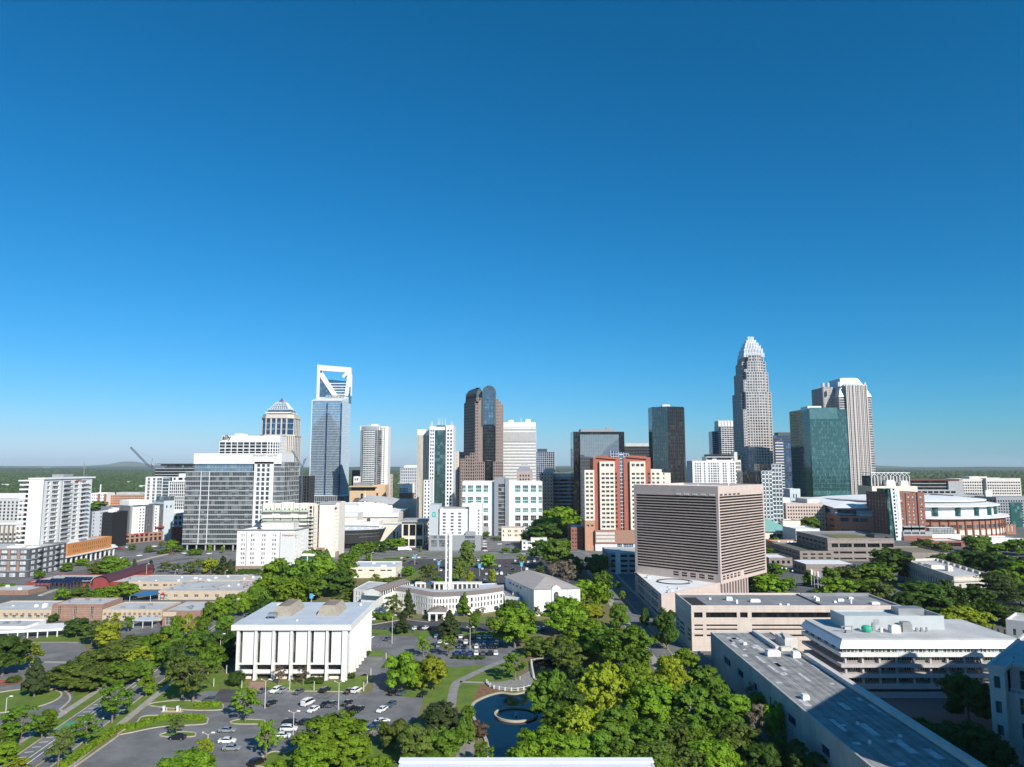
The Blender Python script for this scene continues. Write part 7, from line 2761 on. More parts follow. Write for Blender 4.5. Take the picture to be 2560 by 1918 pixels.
def pyramid_tower():
 Y=1000.0
 B=lambda c:XP(360+c*0.2776,Y,1090)
 Z=lambda c:ZP(960+c*0.2776,Y)
 x0=B(1045)
 X=lambda c:B(c)-x0
 r=thing('pyramid_tower','cream and dark glass tower with chamfered corners and glass pyramid roof','tower',(x0,Y,0))
 W=X(1330)
 D=W
 c=W*0.17
 oct_=lambda g,e=0:[(c-g*0.4-e,-g),(W-c+g*0.4+e,-g),(W+g,c-g*0.4),(W+g,D-c),(W-c,D+g),(c,D+g),(-g,D-c),(-g,c-g*0.4)]
 STONE=mat('tower_cream',(0.56,0.51,0.44),0.7,var=0.05)
 for(g,a,b)in((1.6,0,Z(460)),(0.0,Z(460),Z(300))):
  p=oct_(g)
  core(r,p,a,b,G_NAVY,ROOFL,'glass_wall')
  m_=MB()
  for i in range(8):
   L=edge(p,i)[3]
   skin(m_,p,i,a,b,(4 if L>12 else 1),0,2.0 if L>12 else 1.3,0,0.7,0)
   skin(m_,p,i,a,b,0,int((b-a)/8),0,0.5,0,0.3)
  m_.build('pier',STONE,r,kind='stuff')
  m_=MB()
  m_.prism(inset(p,-1.2),b-1.4,b+0.6,0,None,True)
  m_.build('cornice',STONE,r)
 p=oct_(-0.2)
 m_=MB()
 m_.prism(p,Z(300),Z(272),0)
 m_.build('attic',STONE,r)
 for a,b,s0,s1,mm in((Z(272),Z(262),0.10,0.10,METW),(Z(262),Z(238),0.14,0.18,G_SKY),(Z(238),Z(232),0.15,0.15,METW),(Z(232),Z(168),0.20,0.36,G_SKY),(Z(168),Z(128),0.40,0.495,G_SKY)):
  m_=MB()
  a,b=a+(a-CAM_H)*0.022,b+(b-CAM_H)*0.022
  r0,r1=rect(W*(1-2*s0),D*(1-2*s0),W*s0,D*s0),rect(W*(1-2*s1),D*(1-2*s1),W*s1,D*s1)
  m_.loft([[(*q,a)for q in r0],[(*q,b)for q in r1]],0)
  o=m_.build('pyramid_stage',mm,r)
  if b-a>8:
   g=MB()
   for k in range(9):
    t=k/8
    for(A0,A1,B0,B1)in((r0[0],r0[1],r1[0],r1[1]),(r0[1],r0[2],r1[1],r1[2])):
     g.tube((A0[0]+(A1[0]-A0[0])*t,A0[1]+(A1[1]-A0[1])*t,a),(B0[0]+(B1[0]-B0[0])*t,B0[1]+(B1[1]-B0[1])*t,b),0.3,n=4)
   for k in range(5):
    t=k/4
    z=a+(b-a)*t
    q0=[(r0[j][0]+(r1[j][0]-r0[j][0])*t,r0[j][1]+(r1[j][1]-r0[j][1])*t)for j in range(4)]
    g.tube((*q0[0],z),(*q0[1],z),0.3,n=4)
    g.tube((*q0[1],z),(*q0[2],z),0.3,n=4)
   g.build('glazing_bar',METW,r,kind='stuff')
pyramid_tower()
def sign_office():
 Y=880.0
 B=lambda c:XP(360+c*0.2776,Y,1100)
 Z=lambda c:ZP(960+c*0.2776,Y)
 x0=B(682)
 X=lambda c:B(c)-x0
 r=thing('sign_office','white gridded office block with a curved right end and black word sign on top','building',(x0,Y,0))
 W=X(1115)
 n=6
 R=12.0
 arc=[(W+R*math.sin(math.pi/2*k/n),R-R*math.cos(math.pi/2*k/n))for k in range(n+1)]
 p=[(0,0)]+arc+[(W+R,34),(0,34)]
 H=Z(518)
 core(r,p,0,H,G_DARK,ROOFW)
 m_=MB()
 for i in range(len(p)):
  L=edge(p,i)[3]
  skin(m_,p,i,0,H,8 if L>20 and i==0 else(1 if L<8 else 6),0,1.0,0,0.5,0)
  A,u,nr,L=edge(p,i)
  for k in range(28):
   z=H-0.4-k*3.95
   if z>1:
    m_.rail(A,u,nr,0,L,z-(0.6 if k%2==0 else 0.35),z+(0.6 if k%2==0 else 0.35),0,0.4)
 m_.build('frame_grid',WHITE2,r,kind='stuff')
 m_=MB()
 m_.prism([(q[0]+(2.5 if q[0]<1 else 0),q[1]+0.2)for q in p],H,Z(466),0)
 m_.build('screen_wall',WHITE2,r)
 m_=MB()
 m_.box(X(798),6,Z(466),X(880),20,Z(446),0)
 m_.build('lift_house',WHITE2,r)
 text(r,'ally',8.2,(X(706),-0.6,Z(500)),0,SIGNK,ext=0.3)
sign_office()
def round_tower():
 Y=1050.0
 C=lambda c:XP(740+c*0.2655,Y,1140)
 Z=lambda c:ZP(880+c*0.2655,Y)
 x0=C(595)
 X=lambda c:C(c)-x0
 r=thing('balcony_tower','slim white apartment tower of rounded stacked balconies, alone left of centre','tower',(x0,Y,0))
 W=X(775)
 H=Z(735)
 n=10
 fr=[(W*(0.5-0.5*math.cos(math.pi*k/n)),10-10*math.sin(math.pi*k/n)**0.7)for k in range(n+1)]
 p=fr+[(W+6,16),(W+6,34),(0,34)]
 core(r,p,0,H,G_GREY,ROOFG)
 nf=40
 slabs=[]
 for k in range(nf):
  z=2+(H-2)*k/nf
  m_=MB()
  m_.prism(inset(p,-0.9),z,z+0.55,0,None,True)
  m_.build('floor_slab',METW if False else GREYC,r)
  m_=MB()
  for i in(3,4,5,6):
   A,u,nr,L=edge(p,i)
   m_.rail(A,u,nr,0,L,z+0.55,z+1.5,0.75,0.95)
  m_.build('balcony',WHITE2,r)
 m_=MB()
 for i in range(2,9):
  q=p[i]
  m_.box(q[0]-0.4,q[1]-1.2,0,q[0]+0.4,q[1],H,0)
 m_.build('pier',GREYC,r,kind='stuff')
 block(r,[(W,12),(W+12,12),(W+12,34),(W,34)],0,H+6,WHITE,ROOFL,{0:([(1.2,3.5),(5,7)],[(10+k*3.2,11.6+k*3.2)for k in range(38)])},G_DARK,FRAMED,1,1,0.0,joined=True,name='white_shaft',roof='shaft_roof')
 m_=MB()
 m_.prism(inset(p,0.3),H,H+5.5,0)
 m_.build('crown_wall',GREYP,r)
 m_=MB()
 for k in range(12):
  t=k/11
  m_.box(W*t-0.6,1.5+6*abs(t-0.5),H,W*t+0.6,3+6*abs(t-0.5),H+6.5,0)
 m_.build('crown_fin',METW,r,kind='stuff')
 m_=MB()
 m_.box(X(688),10,H,X(752),22,Z(676),0)
 m_.build('lift_house',WHITE2,r)
round_tower()
def stepped_white_green():
 Y=800.0
 C=lambda c:XP(740+c*0.2655,Y,1180)
 Z=lambda c:ZP(880+c*0.2655,Y)
 x0=C(1252)
 X=lambda c:C(c)-x0
 r=thing('green_office_tower','green glass office tower framed in white square windowed corners with roof spikes','tower',(x0,Y,0))
 W=X(1475)
 H=Z(700)
 core(r,[(X(1270),1),(X(1412),1),(X(1412),36),(X(1270),36)],0,Z(735),G_TEAL,ROOFG)
 m_=MB()
 for k in range(15):
  x=X(1270)+(X(1412)-X(1270))*k/14
  m_.box(x-0.15,0.6,0,x+0.15,1.0,Z(735),0)
 for k in range(28):
  z=4*(k+1)
  if z<Z(735):
   m_.box(X(1270),0.8,z,X(1412),1.0,z+0.3,0)
 m_.build('mullion',METD,r,kind='stuff')
 f=4.05
 rows=[(3+k*f,5.2+k*f)for k in range(int((H-5)/f))]
 for a,b,top in((1252,1302,700),(1408,1478,690)):
  w=X(b)-X(a)
  block(r,[(X(a),0),(X(b),0),(X(b),36),(X(a),36)],0,Z(top),WHITE2,ROOFG,{0:([(w*0.18,w*0.42),(w*0.58,w*0.82)],rows)},G_DARK,FRAMED,1,1,0.0,joined=True)
 m_=MB()
 m_.box(X(1300),2,Z(735),X(1410),36,Z(705),0)
 m_.build('crown_wall',WHITE2,r)
 m_=MB()
 for k in range(9):
  x=X(1320)+k*(X(1395)-X(1320))/8
  m_.box(x-0.35,3,Z(705),x+0.35,4,Z(688),0)
 m_.build('crown_grille',METD,r,kind='stuff')
 for k,c in enumerate((1262,1275,1330,1345,1368,1398,1452,1468)):
  m_=MB()
  m_.cyl(0,0,0,6.5 if k in(0,1,6,7)else 10,0.35,0.1,6)
  m_.build('spike',METW,r,(X(c),4,Z(700)))
 x1,W1=span(1044,1071,Y+14,1180)
 r2=thing('ribbed_tower','cream vertically ribbed slab tower left of the green glass office','tower',(x1,Y+14,0))
 Z2=lambda c:ZP(880+c*0.2655,Y+14)
 core(r2,rect(W1,30),0,Z2(785),G_BLACK,ROOFG)
 m_=MB()
 for i in(0,1,3):
  skin(m_,rect(W1,30),i,0,Z2(785),9,0,0.75,0,0.8,0)
 m_.build('rib',CREAM,r2,kind='stuff')
 m_=MB()
 m_.box(-0.8,-0.8,Z2(785),W1+0.8,30.8,Z2(730),0)
 m_.build('crown_wall',WHITE2,r2)
 r3,W3,H3=tower('grid_office','white gridded office half in shade left of the ribbed tower',1001,1042,940,1169,30,G_NAVY,WHITE2,9,4.0,0.9,1.1,0.4,0.4)
 units(r3,[(4,4,30,18,3)],WHITE2,H3)
 tower('slim_tower','slim cream ribbed tower just left of the brown arched tower',1130,1146,960,1128,22,G_DARK,CREAM,5,4.0,1.2,0.8,0.5,0.2)
 tower('slim_tower','narrow green glass tower hidden behind the brown arched tower',1144,1160,1040,1130,22,G_TEAL,PALE,4,4.0,0.5,0.8,0.3,0.2)
 tower('slim_block','narrow white gridded block at the foot of the brown arched tower',1144,1160,930,1168,18,G_DARK,WHITE2,4,3.6,0.8,1.0,0.3,0.3)
 r5,W5,H5=tower('white_corner','white square windowed stub block before the green glass office',1060,1077,765,1200,20,G_DARK,WHITE2,2,3.7,2.2,1.7,0.4,0.45)
stepped_white_green()
def arched_tower():
 Y=930.0
 Dd=lambda c:XP(1020+c*0.2897,Y,1100)
 Z=lambda c:ZP(940+c*0.2897,Y)
 x0=Dd(578)
 X=lambda c:Dd(c)-x0
 r=thing('arched_tower','brown granite tower with barrel vaulted glass crown and dark glass centre bay','tower',(x0,Y,0))
 GR=mat('brown_granite',(0.29,0.225,0.20),0.6,var=0.08,scale=0.3)
 fl=3.95
 def gran(p,z0,z1,faces,nbs):
  core(r,p,z0,z1,G_BRON,ROOFG,'glass_wall')
  m_=MB()
  for i,nb in zip(faces,nbs):
   skin(m_,p,i,z0,z1,nb,int((z1-z0)/fl),1.15,1.45,0.5,0.45)
  m_.build('granite_grid',GR,r,kind='stuff')
 W=X(815)
 gz=[(X(578),X(585)),(0,0)]
 gran([(X(470),32),(X(578),1),(X(578),44),(X(470),46)],0,Z(218),(0,3),(12,4))
 gran([(X(482),33),(X(590),4),(X(640),4),(X(640),40),(X(482),44)],Z(218),Z(186),(0,1),(12,4))
 for a,b,t in((578,606,236),(606,624,212),(624,642,188)):
  gran([(X(a),0),(X(b),0),(X(b),38),(X(a),38)],0,Z(t),(0,1),(max(2,int((b-a)/12)),4))
 for a,b,t in((756,778,196),(778,798,222),(798,817,248)):
  gran([(X(a),0),(X(b),0),(X(b),38),(X(a),38)],0,Z(t),(0,1),(max(2,int((b-a)/12)),7))
 for a,b,t,d in((455,500,715,-8),(500,540,690,-8),(540,580,664,-6),(580,662,740,-6),(738,820,740,-6)):
  gran([(X(a),d),(X(b),d),(X(b),4),(X(a),4)],0,Z(t),(0,1,3),(max(2,int((b-a)/15)),2,2))
 core(r,[(X(640),-1.5),(X(757),-1.5),(X(757),36),(X(640),36)],Z(420),Z(150),G_BLUE,ROOFG,'bay_glass')
 core(r,[(X(655),-0.8),(X(745),-0.8),(X(745),36),(X(655),36)],Z(730),Z(420),G_BLACK,ROOFG,'bay_glass')
 core(r,[(X(676),-2),(X(720),-2),(X(720),36),(X(676),36)],0,Z(730),G_BLACK,ROOFG,'bay_glass')
 m_=MB()
 for k in range(42):
  z=Z(730)+k*3.95
  if z<Z(150):
   m_.box(X(640)if z>Z(420)else X(655),-1.75,z,X(757)if z>Z(420)else X(745),-1.4,z+0.4,0)
 for c in(662,688,714,738):
  m_.box(X(c)-0.15,-1.8,Z(420),X(c)+0.15,-1.4,Z(140),0)
 m_.build('mullion',METD,r,kind='stuff')
 n=16
 cx,R=(X(640)+X(757))/2,(X(757)-X(640))/2
 zc=Z(84)-R
 arc=[(cx-R*math.cos(math.pi*k/n),zc+R*math.sin(math.pi*k/n))for k in range(n+1)]
 m_=MB()
 m_.poly([(X(640),-1.6,Z(150)),(X(757),-1.6,Z(150))]+[(a,-1.6,b)for a,b in reversed(arc)])
 m_.build('arch_glass',G_BLUE,r)
 m_=MB()
 VC=mat('verdigris_grey',(0.10,0.135,0.145),0.4,metal=0.4,var=0.1)
 for k in range(n):
  (a,b),(c,d)=arc[k],arc[k+1]
  m_.poly([(a,-1.6,b),(c,-1.6,d),(c,38,d),(a,38,b)])
 m_.poly([(X(640),-1.6,Z(150)),(X(640),38,Z(150)),(X(640),38,zc),(X(640),-1.6,zc)])
 m_.poly([(X(757),38,Z(150)),(X(757),-1.6,Z(150)),(X(757),-1.6,zc),(X(757),38,zc)])
 m_.build('barrel_vault',VC,r)
 for(R0,R1,y)in((R,R-2.2,-2.2),(R*0.62,R*0.52,-2.0)):
  m_=MB()
  pts=[(math.pi*k/n)for k in range(n+1)]
  for k in range(n):
   q=[(cx-R0*math.cos(pts[k]),zc+R0*math.sin(pts[k])),(cx-R0*math.cos(pts[k+1]),zc+R0*math.sin(pts[k+1])),(cx-R1*math.cos(pts[k+1]),zc+R1*math.sin(pts[k+1])),(cx-R1*math.cos(pts[k]),zc+R1*math.sin(pts[k]))]
   m_.poly([(a,y,b)for a,b in reversed(q)])
  for s in(-1,1):
   xa,xb=sorted((cx+s*R0,cx+s*R1))
   m_.box(xa,y,Z(430)if R0>R*0.8 else Z(200),xb,y+0.5,zc,0)
  m_.build('arch_rim',VC,r)
 core(r,[(X(642),3),(X(756),3),(X(756),36),(X(642),36)],0,Z(160),G_BLACK,ROOFG,'bay_body')
 ft=[(X(484),33),(X(588),5),(X(645),5),(X(645),40),(X(484),43)]
 m_=MB()
 m_.loft([[(*p,z)for p in inset(ft,d)]for d,z in((0,Z(186)),(0.2,Z(152)),(1.2,Z(128)),(3.2,Z(108)),(6.5,Z(96)),(10.5,Z(90)))])
 m_.build('rounded_crown',VC,r)
 m_=MB()
 A,u,nr,L=edge(ft,0)
 for k in range(14):
  m_.rail(A,u,nr,L*k/13,L*k/13+0.5,Z(186),Z(130),0,0.4)
 m_.build('crown_rib',METD,r,kind='stuff')
arched_tower()
def more_towers():
 r,W,H=tower('ribbon_office','broad white office tower with fine ribbon windows right of the arched tower',1257,1340,985,1056,34,G_BLACK,WHITE2,44,4.15,0.5,1.75,0.4,0.3,ROOFW)
 m_=MB()
 m_.box(-0.4,-0.5,H-7,W+0.4,0,H,0)
 m_.box(W,-0.5,H-7,W+0.5,34,H,0)
 m_.build('crown_band',WHITE2,r)
 m_=MB()
 for k in range(44):
  x=W*k/43
  m_.box(x-0.3,-0.7,H-26,x+0.3,-0.46,H-13.5,0)
 m_.box(0,-0.48,H-26,W,-0.44,H-13.5,1)
 m_.build('plant_louvre',[WHITE2,SHADE],r,kind='stuff')
 units(r,[(8,10,7,5,4),(W-14,8,7,6,5),(W*0.55,10,0.5,0.5,7)],METW,H)
 Y=830.0
 x0,W=span(1292,1331,Y,1190)
 r=thing('pink_block','pink stone block with grey chamfered metal top before the white ribbon office','building',(x0,Y,0))
 H=ZP(1178,Y)
 block(r,rect(W,20),0,H,GRANITE,ROOFG,{0:(4,0.5,2.5,14,0.5,4,H-3)},G_BLACK,FRAMED,1,1,0.0,joined=True,par=0.1)
 m_=MB()
 m_.loft([[(*p,H)for p in rect(W,20)],[(*p,ZP(1166,Y))for p in inset(rect(W,20),4)],[(*p,ZP(1161,Y))for p in inset(rect(W,20),5)]],0)
 m_.build('mansard_roof',MET,r)
 r,W,H=tower('blue_tower','blue glass apartment tower with pale balcony lines, right of white ribbon office',1340,1387,1150,1130,26,G_NAVY,METW,9,3.4,0.35,0.35,0.25,0.5)
 m_=MB()
 m_.box(3,2,H,W*0.6,22,H+5,0)
 m_.build('plant_room',METD,r)
 Y=900.0
 x0,W=span(1362,1436,Y,1210)
 r=thing('grey_office','grey concrete office with long dark window bands in shade','building',(x0,Y,0))
 H=ZP(1183,Y)
 n=8
 p=[(W*k/n,-6*math.sin(math.pi*k/n))for k in range(n+1)]+[(W,40),(0,40)]
 core(r,p,0,H-4,G_BLACK,ROOFG)
 m_=MB()
 for i in range(n):
  skin(m_,p,i,0,H-2,0,14,0,2.2,0,0.5)
 skin(m_,p,n+2,0,H-2,0,14,0,2.2,0,0.5)
 m_.build('concrete_band',GREYC,r,kind='stuff')
 m_=MB()
 m_.prism(inset(p,-0.6),H-5,H,0)
 m_.build('crown_band',PALE,r)
 for k in range(5):
  m_=MB()
  m_.tube((0,-0.8,0),(0,0.2,0),0.9,n=12)
  m_.build('round_light',METW,r,(W*(0.2+0.13*k),-5.6,H-2.5))
 r,W,H=tower('cream_block','cream gridded block behind the teal windowed clinic',1352,1382,880,1182,22,G_DARK,CREAM,4,4,1.6,1.6,0.4,0.4)
 units(r,[(4,4,14,10,5)],PALE,H)
 Y=800.0
 x0,W=span(1434,1562,Y,1165)
 H=ZP(1079,Y)
 r=thing('mirror_tower','black framed tower with broad green mirror glass front behind the twin tower','tower',(x0,Y,0))
 core(r,rect(W,40),0,H,G_BLACK,ROOFG)
 w0,w1=W*0.13,W*0.885
 core(r,rect(w1-w0,3,w0,-2.4),0,H-3.5,G_MIRR,ROOFG,'mirror_wall')
 m_=MB()
 for k in range(23):
  x=w0+(w1-w0)*k/22
  m_.box(x-0.05,-2.5,0,x+0.05,-2.4,H-3.5,0)
 for k in range(27):
  m_.box(w0,-2.5,4*k,w1,-2.4,4*k+0.12,0)
 m_.build('mullion',FRAME,r,kind='stuff')
 m_=MB()
 m_.box(W*0.155,4,H,W*0.83,30,ZP(1072,Y),0)
 m_.box(W*0.67,8,ZP(1072,Y),W*0.76,16,ZP(1069,Y),0)
 m_.build('plant_room',GREYP,r)
 r,W,H=tower('dark_slab','dark low slab with pale ribbed crown between mirror and bronze towers',1558,1626,1000,1116,26,G_BLACK,METD,10,4,0.6,1.4,0.3,0.3)
 m_=MB()
 for k in range(26):
  m_.box(W*0.12+k*W*0.033,3,H,W*0.12+k*W*0.033+0.9,4,H+4.5,0)
 m_.build('crown_rib',PALE,r,kind='stuff')
 Y=720.0
 pts=[(XP(1624,Y+24),Y+24),(XP(1633,Y+10),Y+10),(XP(1672,Y),Y),(XP(1711,Y+6),Y+6),(XP(1714,Y+16),Y+16),(XP(1712,Y+46),Y+46),(XP(1634,Y+56),Y+56)]
 r=thing('bronze_tower','dark faceted glass tower reflecting sky on its left facet','tower',(pts[2][0],Y,0))
 p=[(a-pts[2][0],b-Y)for a,b in pts]
 H=ZP(1016,Y)
 for i,(gm)in enumerate((G_BLACK,)):
  core(r,p,0,H,gm,ROOFG)
 m_=MB()
 for i in(0,1):
  A,u,nr,L=edge(p,i)
  m_.poly([(A[0]+nr[0]*0.15,A[1]+nr[1]*0.15,0),(A[0]+u[0]*L+nr[0]*0.15,A[1]+u[1]*L+nr[1]*0.15,0),(A[0]+u[0]*L+nr[0]*0.15,A[1]+u[1]*L+nr[1]*0.15,H),(A[0]+nr[0]*0.15,A[1]+nr[1]*0.15,H)])
 m_.build('mirror_facet',glass('smoke_mirror',(0.17,0.20,0.21),(0.27,0.30,0.30),metal=0.75,share=0.35,tilt=0.006,cell=(1.5,1.5,3.6)),r)
 m_=MB()
 for i,nb in((0,3),(1,8),(2,8),(3,2)):
  skin(m_,p,i,0,H,nb,34,0.16,0.16,0.25,0.22)
 m_.build('mullion',METD,r,kind='stuff')
 units(r,[(-2,14,8,8,3.0)],METW,H)
 Y=1150.0
 r,W,H=tower('balcony_tower','grey apartment tower with fine balcony lines and white louvred crown',1800,1846,Y,1066,24,G_GREY,METW,7,3.3,0.5,0.75,0.3,0.9)
 m_=MB()
 m_.box(0,0.5,H,W,24,H+9,0)
 m_.build('crown_wall',WHITE2,r)
 m_=MB()
 for k in range(7):
  m_.box(W*k/6-0.4,-0.6,H,W*k/6+0.4,0.5,H+10.5,0)
 m_.build('crown_fin',METW,r,kind='stuff')
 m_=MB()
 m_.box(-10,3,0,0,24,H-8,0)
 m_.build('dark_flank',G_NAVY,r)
 m_=MB()
 for k in range(int((H-12)/3.3)):
  m_.box(-11.5,2,4+k*3.3,0,3,4.4+k*3.3,0)
 m_.build('balcony',GREYP,r,kind='stuff')
 Y=860.0
 Ex=lambda c:XP(1400+c*0.2655,Y,1180)
 Z=lambda c:ZP(980+c*0.2655,Y)
 x0=Ex(1248)
 X=lambda c:Ex(c)-x0
 r=thing('white_hotel','white hotel with paired small windows and flat canopy roof left of the tallest tower','hotel',(x0,Y,0))
 H=Z(648)
 W=X(1655)
 rows=[(Z(800)+(k-9)*2.95,Z(800)+1.9+(k-9)*2.95)for k in range(16)]
 rows=[q for q in rows if 2<q[0]and q[1]<H-1]
 cs=[]
 for c in(1278,1300,1322,1362,1404,1428,1450,1468,1490,1540,1562,1612,1634):
  cs.append((X(c)-0.85,X(c)+0.85))
 block(r,rect(W,28),0,H,WHITE2,ROOFW,{0:(cs,rows)},G_GREY,FRAMED,1,1,0.0,joined=True)
 block(r,rect(X(1640)-X(1390),20,X(1390),3),H-1,Z(615),WHITE2,ROOFW,{0:([(1,7),(12,30)],[(Z(640),Z(622))])},G_BLACK,FRAMED,joined=True,name='top_wall',roof='top_roof')
 m_=MB()
 m_.box(X(1378),0,Z(615),X(1650),24,Z(610),0)
 m_.build('canopy_roof',METW,r)
 block(r,[(X(1655),2),(X(1712),2),(X(1712),28),(X(1655),28)],0,Z(640),PALE,ROOFW,{0:(3,0.7,0.5,16,0.6,4,Z(655))},G_GREY,FRAMED,joined=True,name='right_wall',roof='right_roof')
 m_=MB()
 m_.box(X(1655),4,Z(640),X(1685),16,Z(565),0)
 m_.build('lift_house',PALE,r)
 r,W,H=tower('dark_block','low dark block behind the white hotel',1772,1850,1010,1136,22,G_BLACK,METD,10,4,0.5,1.2,0.3,0.3)
 Y=1030.0
 x0=XP(1869,Y,1100)
 r=thing('crown_tower','tallest tower, pale stone grid narrowing in steps to a silver crown of rods','tower',(x0,Y,0))
 B=lambda c:XP(1780+c*0.2535,Y,1000)-x0
 Zb=lambda c:ZP(820+c*0.2535,Y)
 tiers=[(0,Zb(630),0.0),(Zb(630),Zb(432),2.6),(Zb(432),Zb(325),5.0),(Zb(325),Zb(262),7.4)]
 Wf=B(596)
 for k,(a,b,s)in enumerate(tiers):
  w=Wf
  n_=5.5
  L0,R0,F0,K0=-2+s,Wf+0-s,s*0.6,56-s
  c1=B(545)-s*0.7
  p=[(L0+2,F0),(L0+10,F0-0.5),(c1*0.6,F0-1.2),(c1,F0),(c1,F0+n_),(R0,F0+n_),(R0,K0),(L0,K0),(L0,F0+30),(L0-n_*0.6,F0+30),(L0-n_*0.6,F0+8),(L0+2,F0+8)]
  core(r,p,a,b,G_GREY,ROOFL,'glass_wall')
  m_=MB()
  for i in range(len(p)):
   L=edge(p,i)[3]
   skin(m_,p,i,a,b,max(1,int(L/3.1)),int((b-a)/3.95),1.05,1.35,0.55,0.4)
  m_.build('stone_grid',GRANITE2,r,kind='stuff')
  q=[(L0-3.2,F0-1.5),(L0+1.8,F0-1.5),(L0+1.8,F0+7),(L0-3.2,F0+7)]
  zq=b-(12 if k else 26)
  if zq>a:
   core(r,q,a,zq,G_GREY,ROOFL,'glass_wall')
   m_=MB()
   for i in(0,1,3):
    skin(m_,q,i,a,zq,2,int((zq-a)/3.95),1.05,1.35,0.5,0.4)
   m_.build('stone_grid',GRANITE2,r,kind='stuff')
 cx,cy=(B(350)+B(520))/2+1.5,20.0
 CR=mat('silver_rod',(0.72,0.73,0.75),0.35,metal=0.5,var=0.04)
 st=[(262,250,14.8),(250,205,13.4),(205,170,11.2),(170,140,8.8),(140,112,6.4),(112,76,3.7)]
 for(c0,c1,hw)in st:
  m_=MB()
  m_.box(cx-hw+1.5,cy-hw+1.5,Zb(c0)-3,cx+hw-1.5,cy+hw-1.5,Zb(c1)-3.5,0)
  m_.build('crown_stage',GRANITE2,r)
  m_=MB()
  for i in range(4):
   A,u,nr,L=edge(rect(2*hw,2*hw,cx-hw,cy-hw),i)
   n=int(L/2.2)
   for j in range(n+1):
    s=L*j/n
    e=abs(s/L-0.5)*2
    m_.rail(A,u,nr,max(0,s-0.5),min(L,s+0.5),Zb(c0)-3,Zb(c1)+2.0*(1-e)+(1.5 if j in(0,n)else 0),-1.0,0.2)
  m_.build('crown_rod',CR,r,kind='stuff')
 r,W,H=tower('navy_tower','dark blue glass tower with a pale balcony strip, right of the tallest tower',1938,1982,1080,1089,30,G_NAVY,METD,8,3.9,0.3,0.7,0.25,0.3)
 m_=MB()
 m_.box(W*0.3,4,H,W,20,H+5,0)
 m_.build('plant_room',METD,r)
 m_=MB()
 for k in range(24):
  m_.box(1,-1.2,H-12-k*4.2,W*0.5,-0.2,H-10.4-k*4.2,0)
 m_.build('balcony',PALE,r,kind='stuff')
 Y=780.0
 r,W,H=tower('corner_tower','small white framed blue glass block in front of the tallest tower',1903,1929,Y,1177,22,G_BLUE,WHITE2,3,4.4,0.8,1.1,0.4,0.4)
 r2,W2,H2=tower('corner_tower','taller pale blue glass block beside the small white framed block',1929,1953,Y+4,1160,24,G_BLUE,WHITE2,3,4.4,0.5,1.0,0.4,0.4)
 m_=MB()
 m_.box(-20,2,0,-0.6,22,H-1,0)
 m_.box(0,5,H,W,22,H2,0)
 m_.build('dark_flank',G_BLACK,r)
 Y=900.0
 x0=XP(2029,Y,1130)
 W=XP(2121,Y,1130)-x0
 H=ZP(1020,Y)
 D=66.0
 r=thing('green_tower','broad green glass office tower with a sloping top edge and darker left side','tower',(x0,Y,0))
 m_=MB()
 hl=ZP(1027,Y+D)
 m_.loft([[(0,0,16),(W,0,16),(W,D,16),(0,D,16)],[(0,0,H),(W,0,H-2),(W,D,H-2),(0,D,H)]],0)
 m_.build('glass_wall',G_GREEN,r)
 m_=MB()
 skin(m_,rect(W,D),0,16,H-2,24,25,0.14,0.16,0.2,0.15)
 skin(m_,rect(W,D),3,16,H-2,22,25,0.14,0.16,0.2,0.15)
 m_.build('mullion',mat('green_mullion',(0.10,0.20,0.19),0.4),r,kind='stuff')
 m_=MB()
 m_.box(-0.4,-0.4,H-14,W*0.75,0,H+0.4,0)
 m_.build('top_screen',glass('green_screen',(0.10,0.22,0.21),(0.13,0.26,0.25),metal=0.6,share=0.4),r)
 m_=MB()
 m_.box(W*0.02,8,H-0.5,W*0.4,30,H+3,0)
 m_.build('plant_room',METW,r)
 core(r,rect(W+2,D+2,-1,-1),0,14,G_BLACK,ROOFG,'base_glass')
 m_=MB()
 m_.box(-1.5,-1.5,14,W+1.5,D+1.5,16,0)
 m_.build('base_slab',METD,r)
 Y=1100.0
 Fx=lambda c:XP(1700+c*0.2897,Y,1050)
 Z=lambda c:ZP(820+c*0.2897,Y)
 x0=Fx(1385)
 X=lambda c:Fx(c)-x0
 r=thing('mansard_tower','grey stone tower with vertical ribs and broad chamfered silver crown, far right','tower',(x0,Y,0))
 W=X(1662)
 H=Z(592)
 D=62.0
 core(r,rect(W,D),0,H,G_GREY,ROOFL)
 m_=MB()
 skin(m_,rect(W,D),0,0,H,0,48,0,1.3,0,0.35)
 skin(m_,rect(W,D),3,0,H,22,48,1.3,1.3,0.6,0.35)
 m_.build('spandrel',GRANITE2,r,kind='stuff')
 c0,c1=X(1442),X(1615)
 hb=Z(500)
 core(r,[(c0,-2.5),(c1,-2.5),(c1,D),(c0,D)],0,hb,G_GREY,ROOFL,'centre_glass')
 m_=MB()
 pp=[(c0,-2.5),(c1,-2.5),(c1,D),(c0,D)]
 skin(m_,pp,0,0,hb,12,54,1.1,1.1,0.8,0.3)
 for s in(0.0,0.18,0.36,0.64,0.82,1.0):
  x=c0+(c1-c0)*s
  m_.box(x-0.9,-3.9,0,x+0.9,-2.5,hb+1,0)
 skin(m_,pp,3,H-2,hb,16,6,1.1,1.1,0.6,0.3)
 m_.build('rib',GRANITE2,r,kind='stuff')
 m_=MB()
 bb=rect(W+1,D,-0.5,0)
 top=[(X(1470),16),(X(1560),16),(X(1560),46),(X(1470),46)]
 mid=[(X(1415),6),(X(1625),6),(X(1625),D-4),(X(1415),D-4)]
 m_.loft([[(*p,H)for p in bb],[(*p,Z(500))for p in mid],[(*p,Z(428))for p in[(X(1430),12),(X(1585),12),(X(1585),50),(X(1430),50)]],[(*p,Z(416))for p in top]],0)
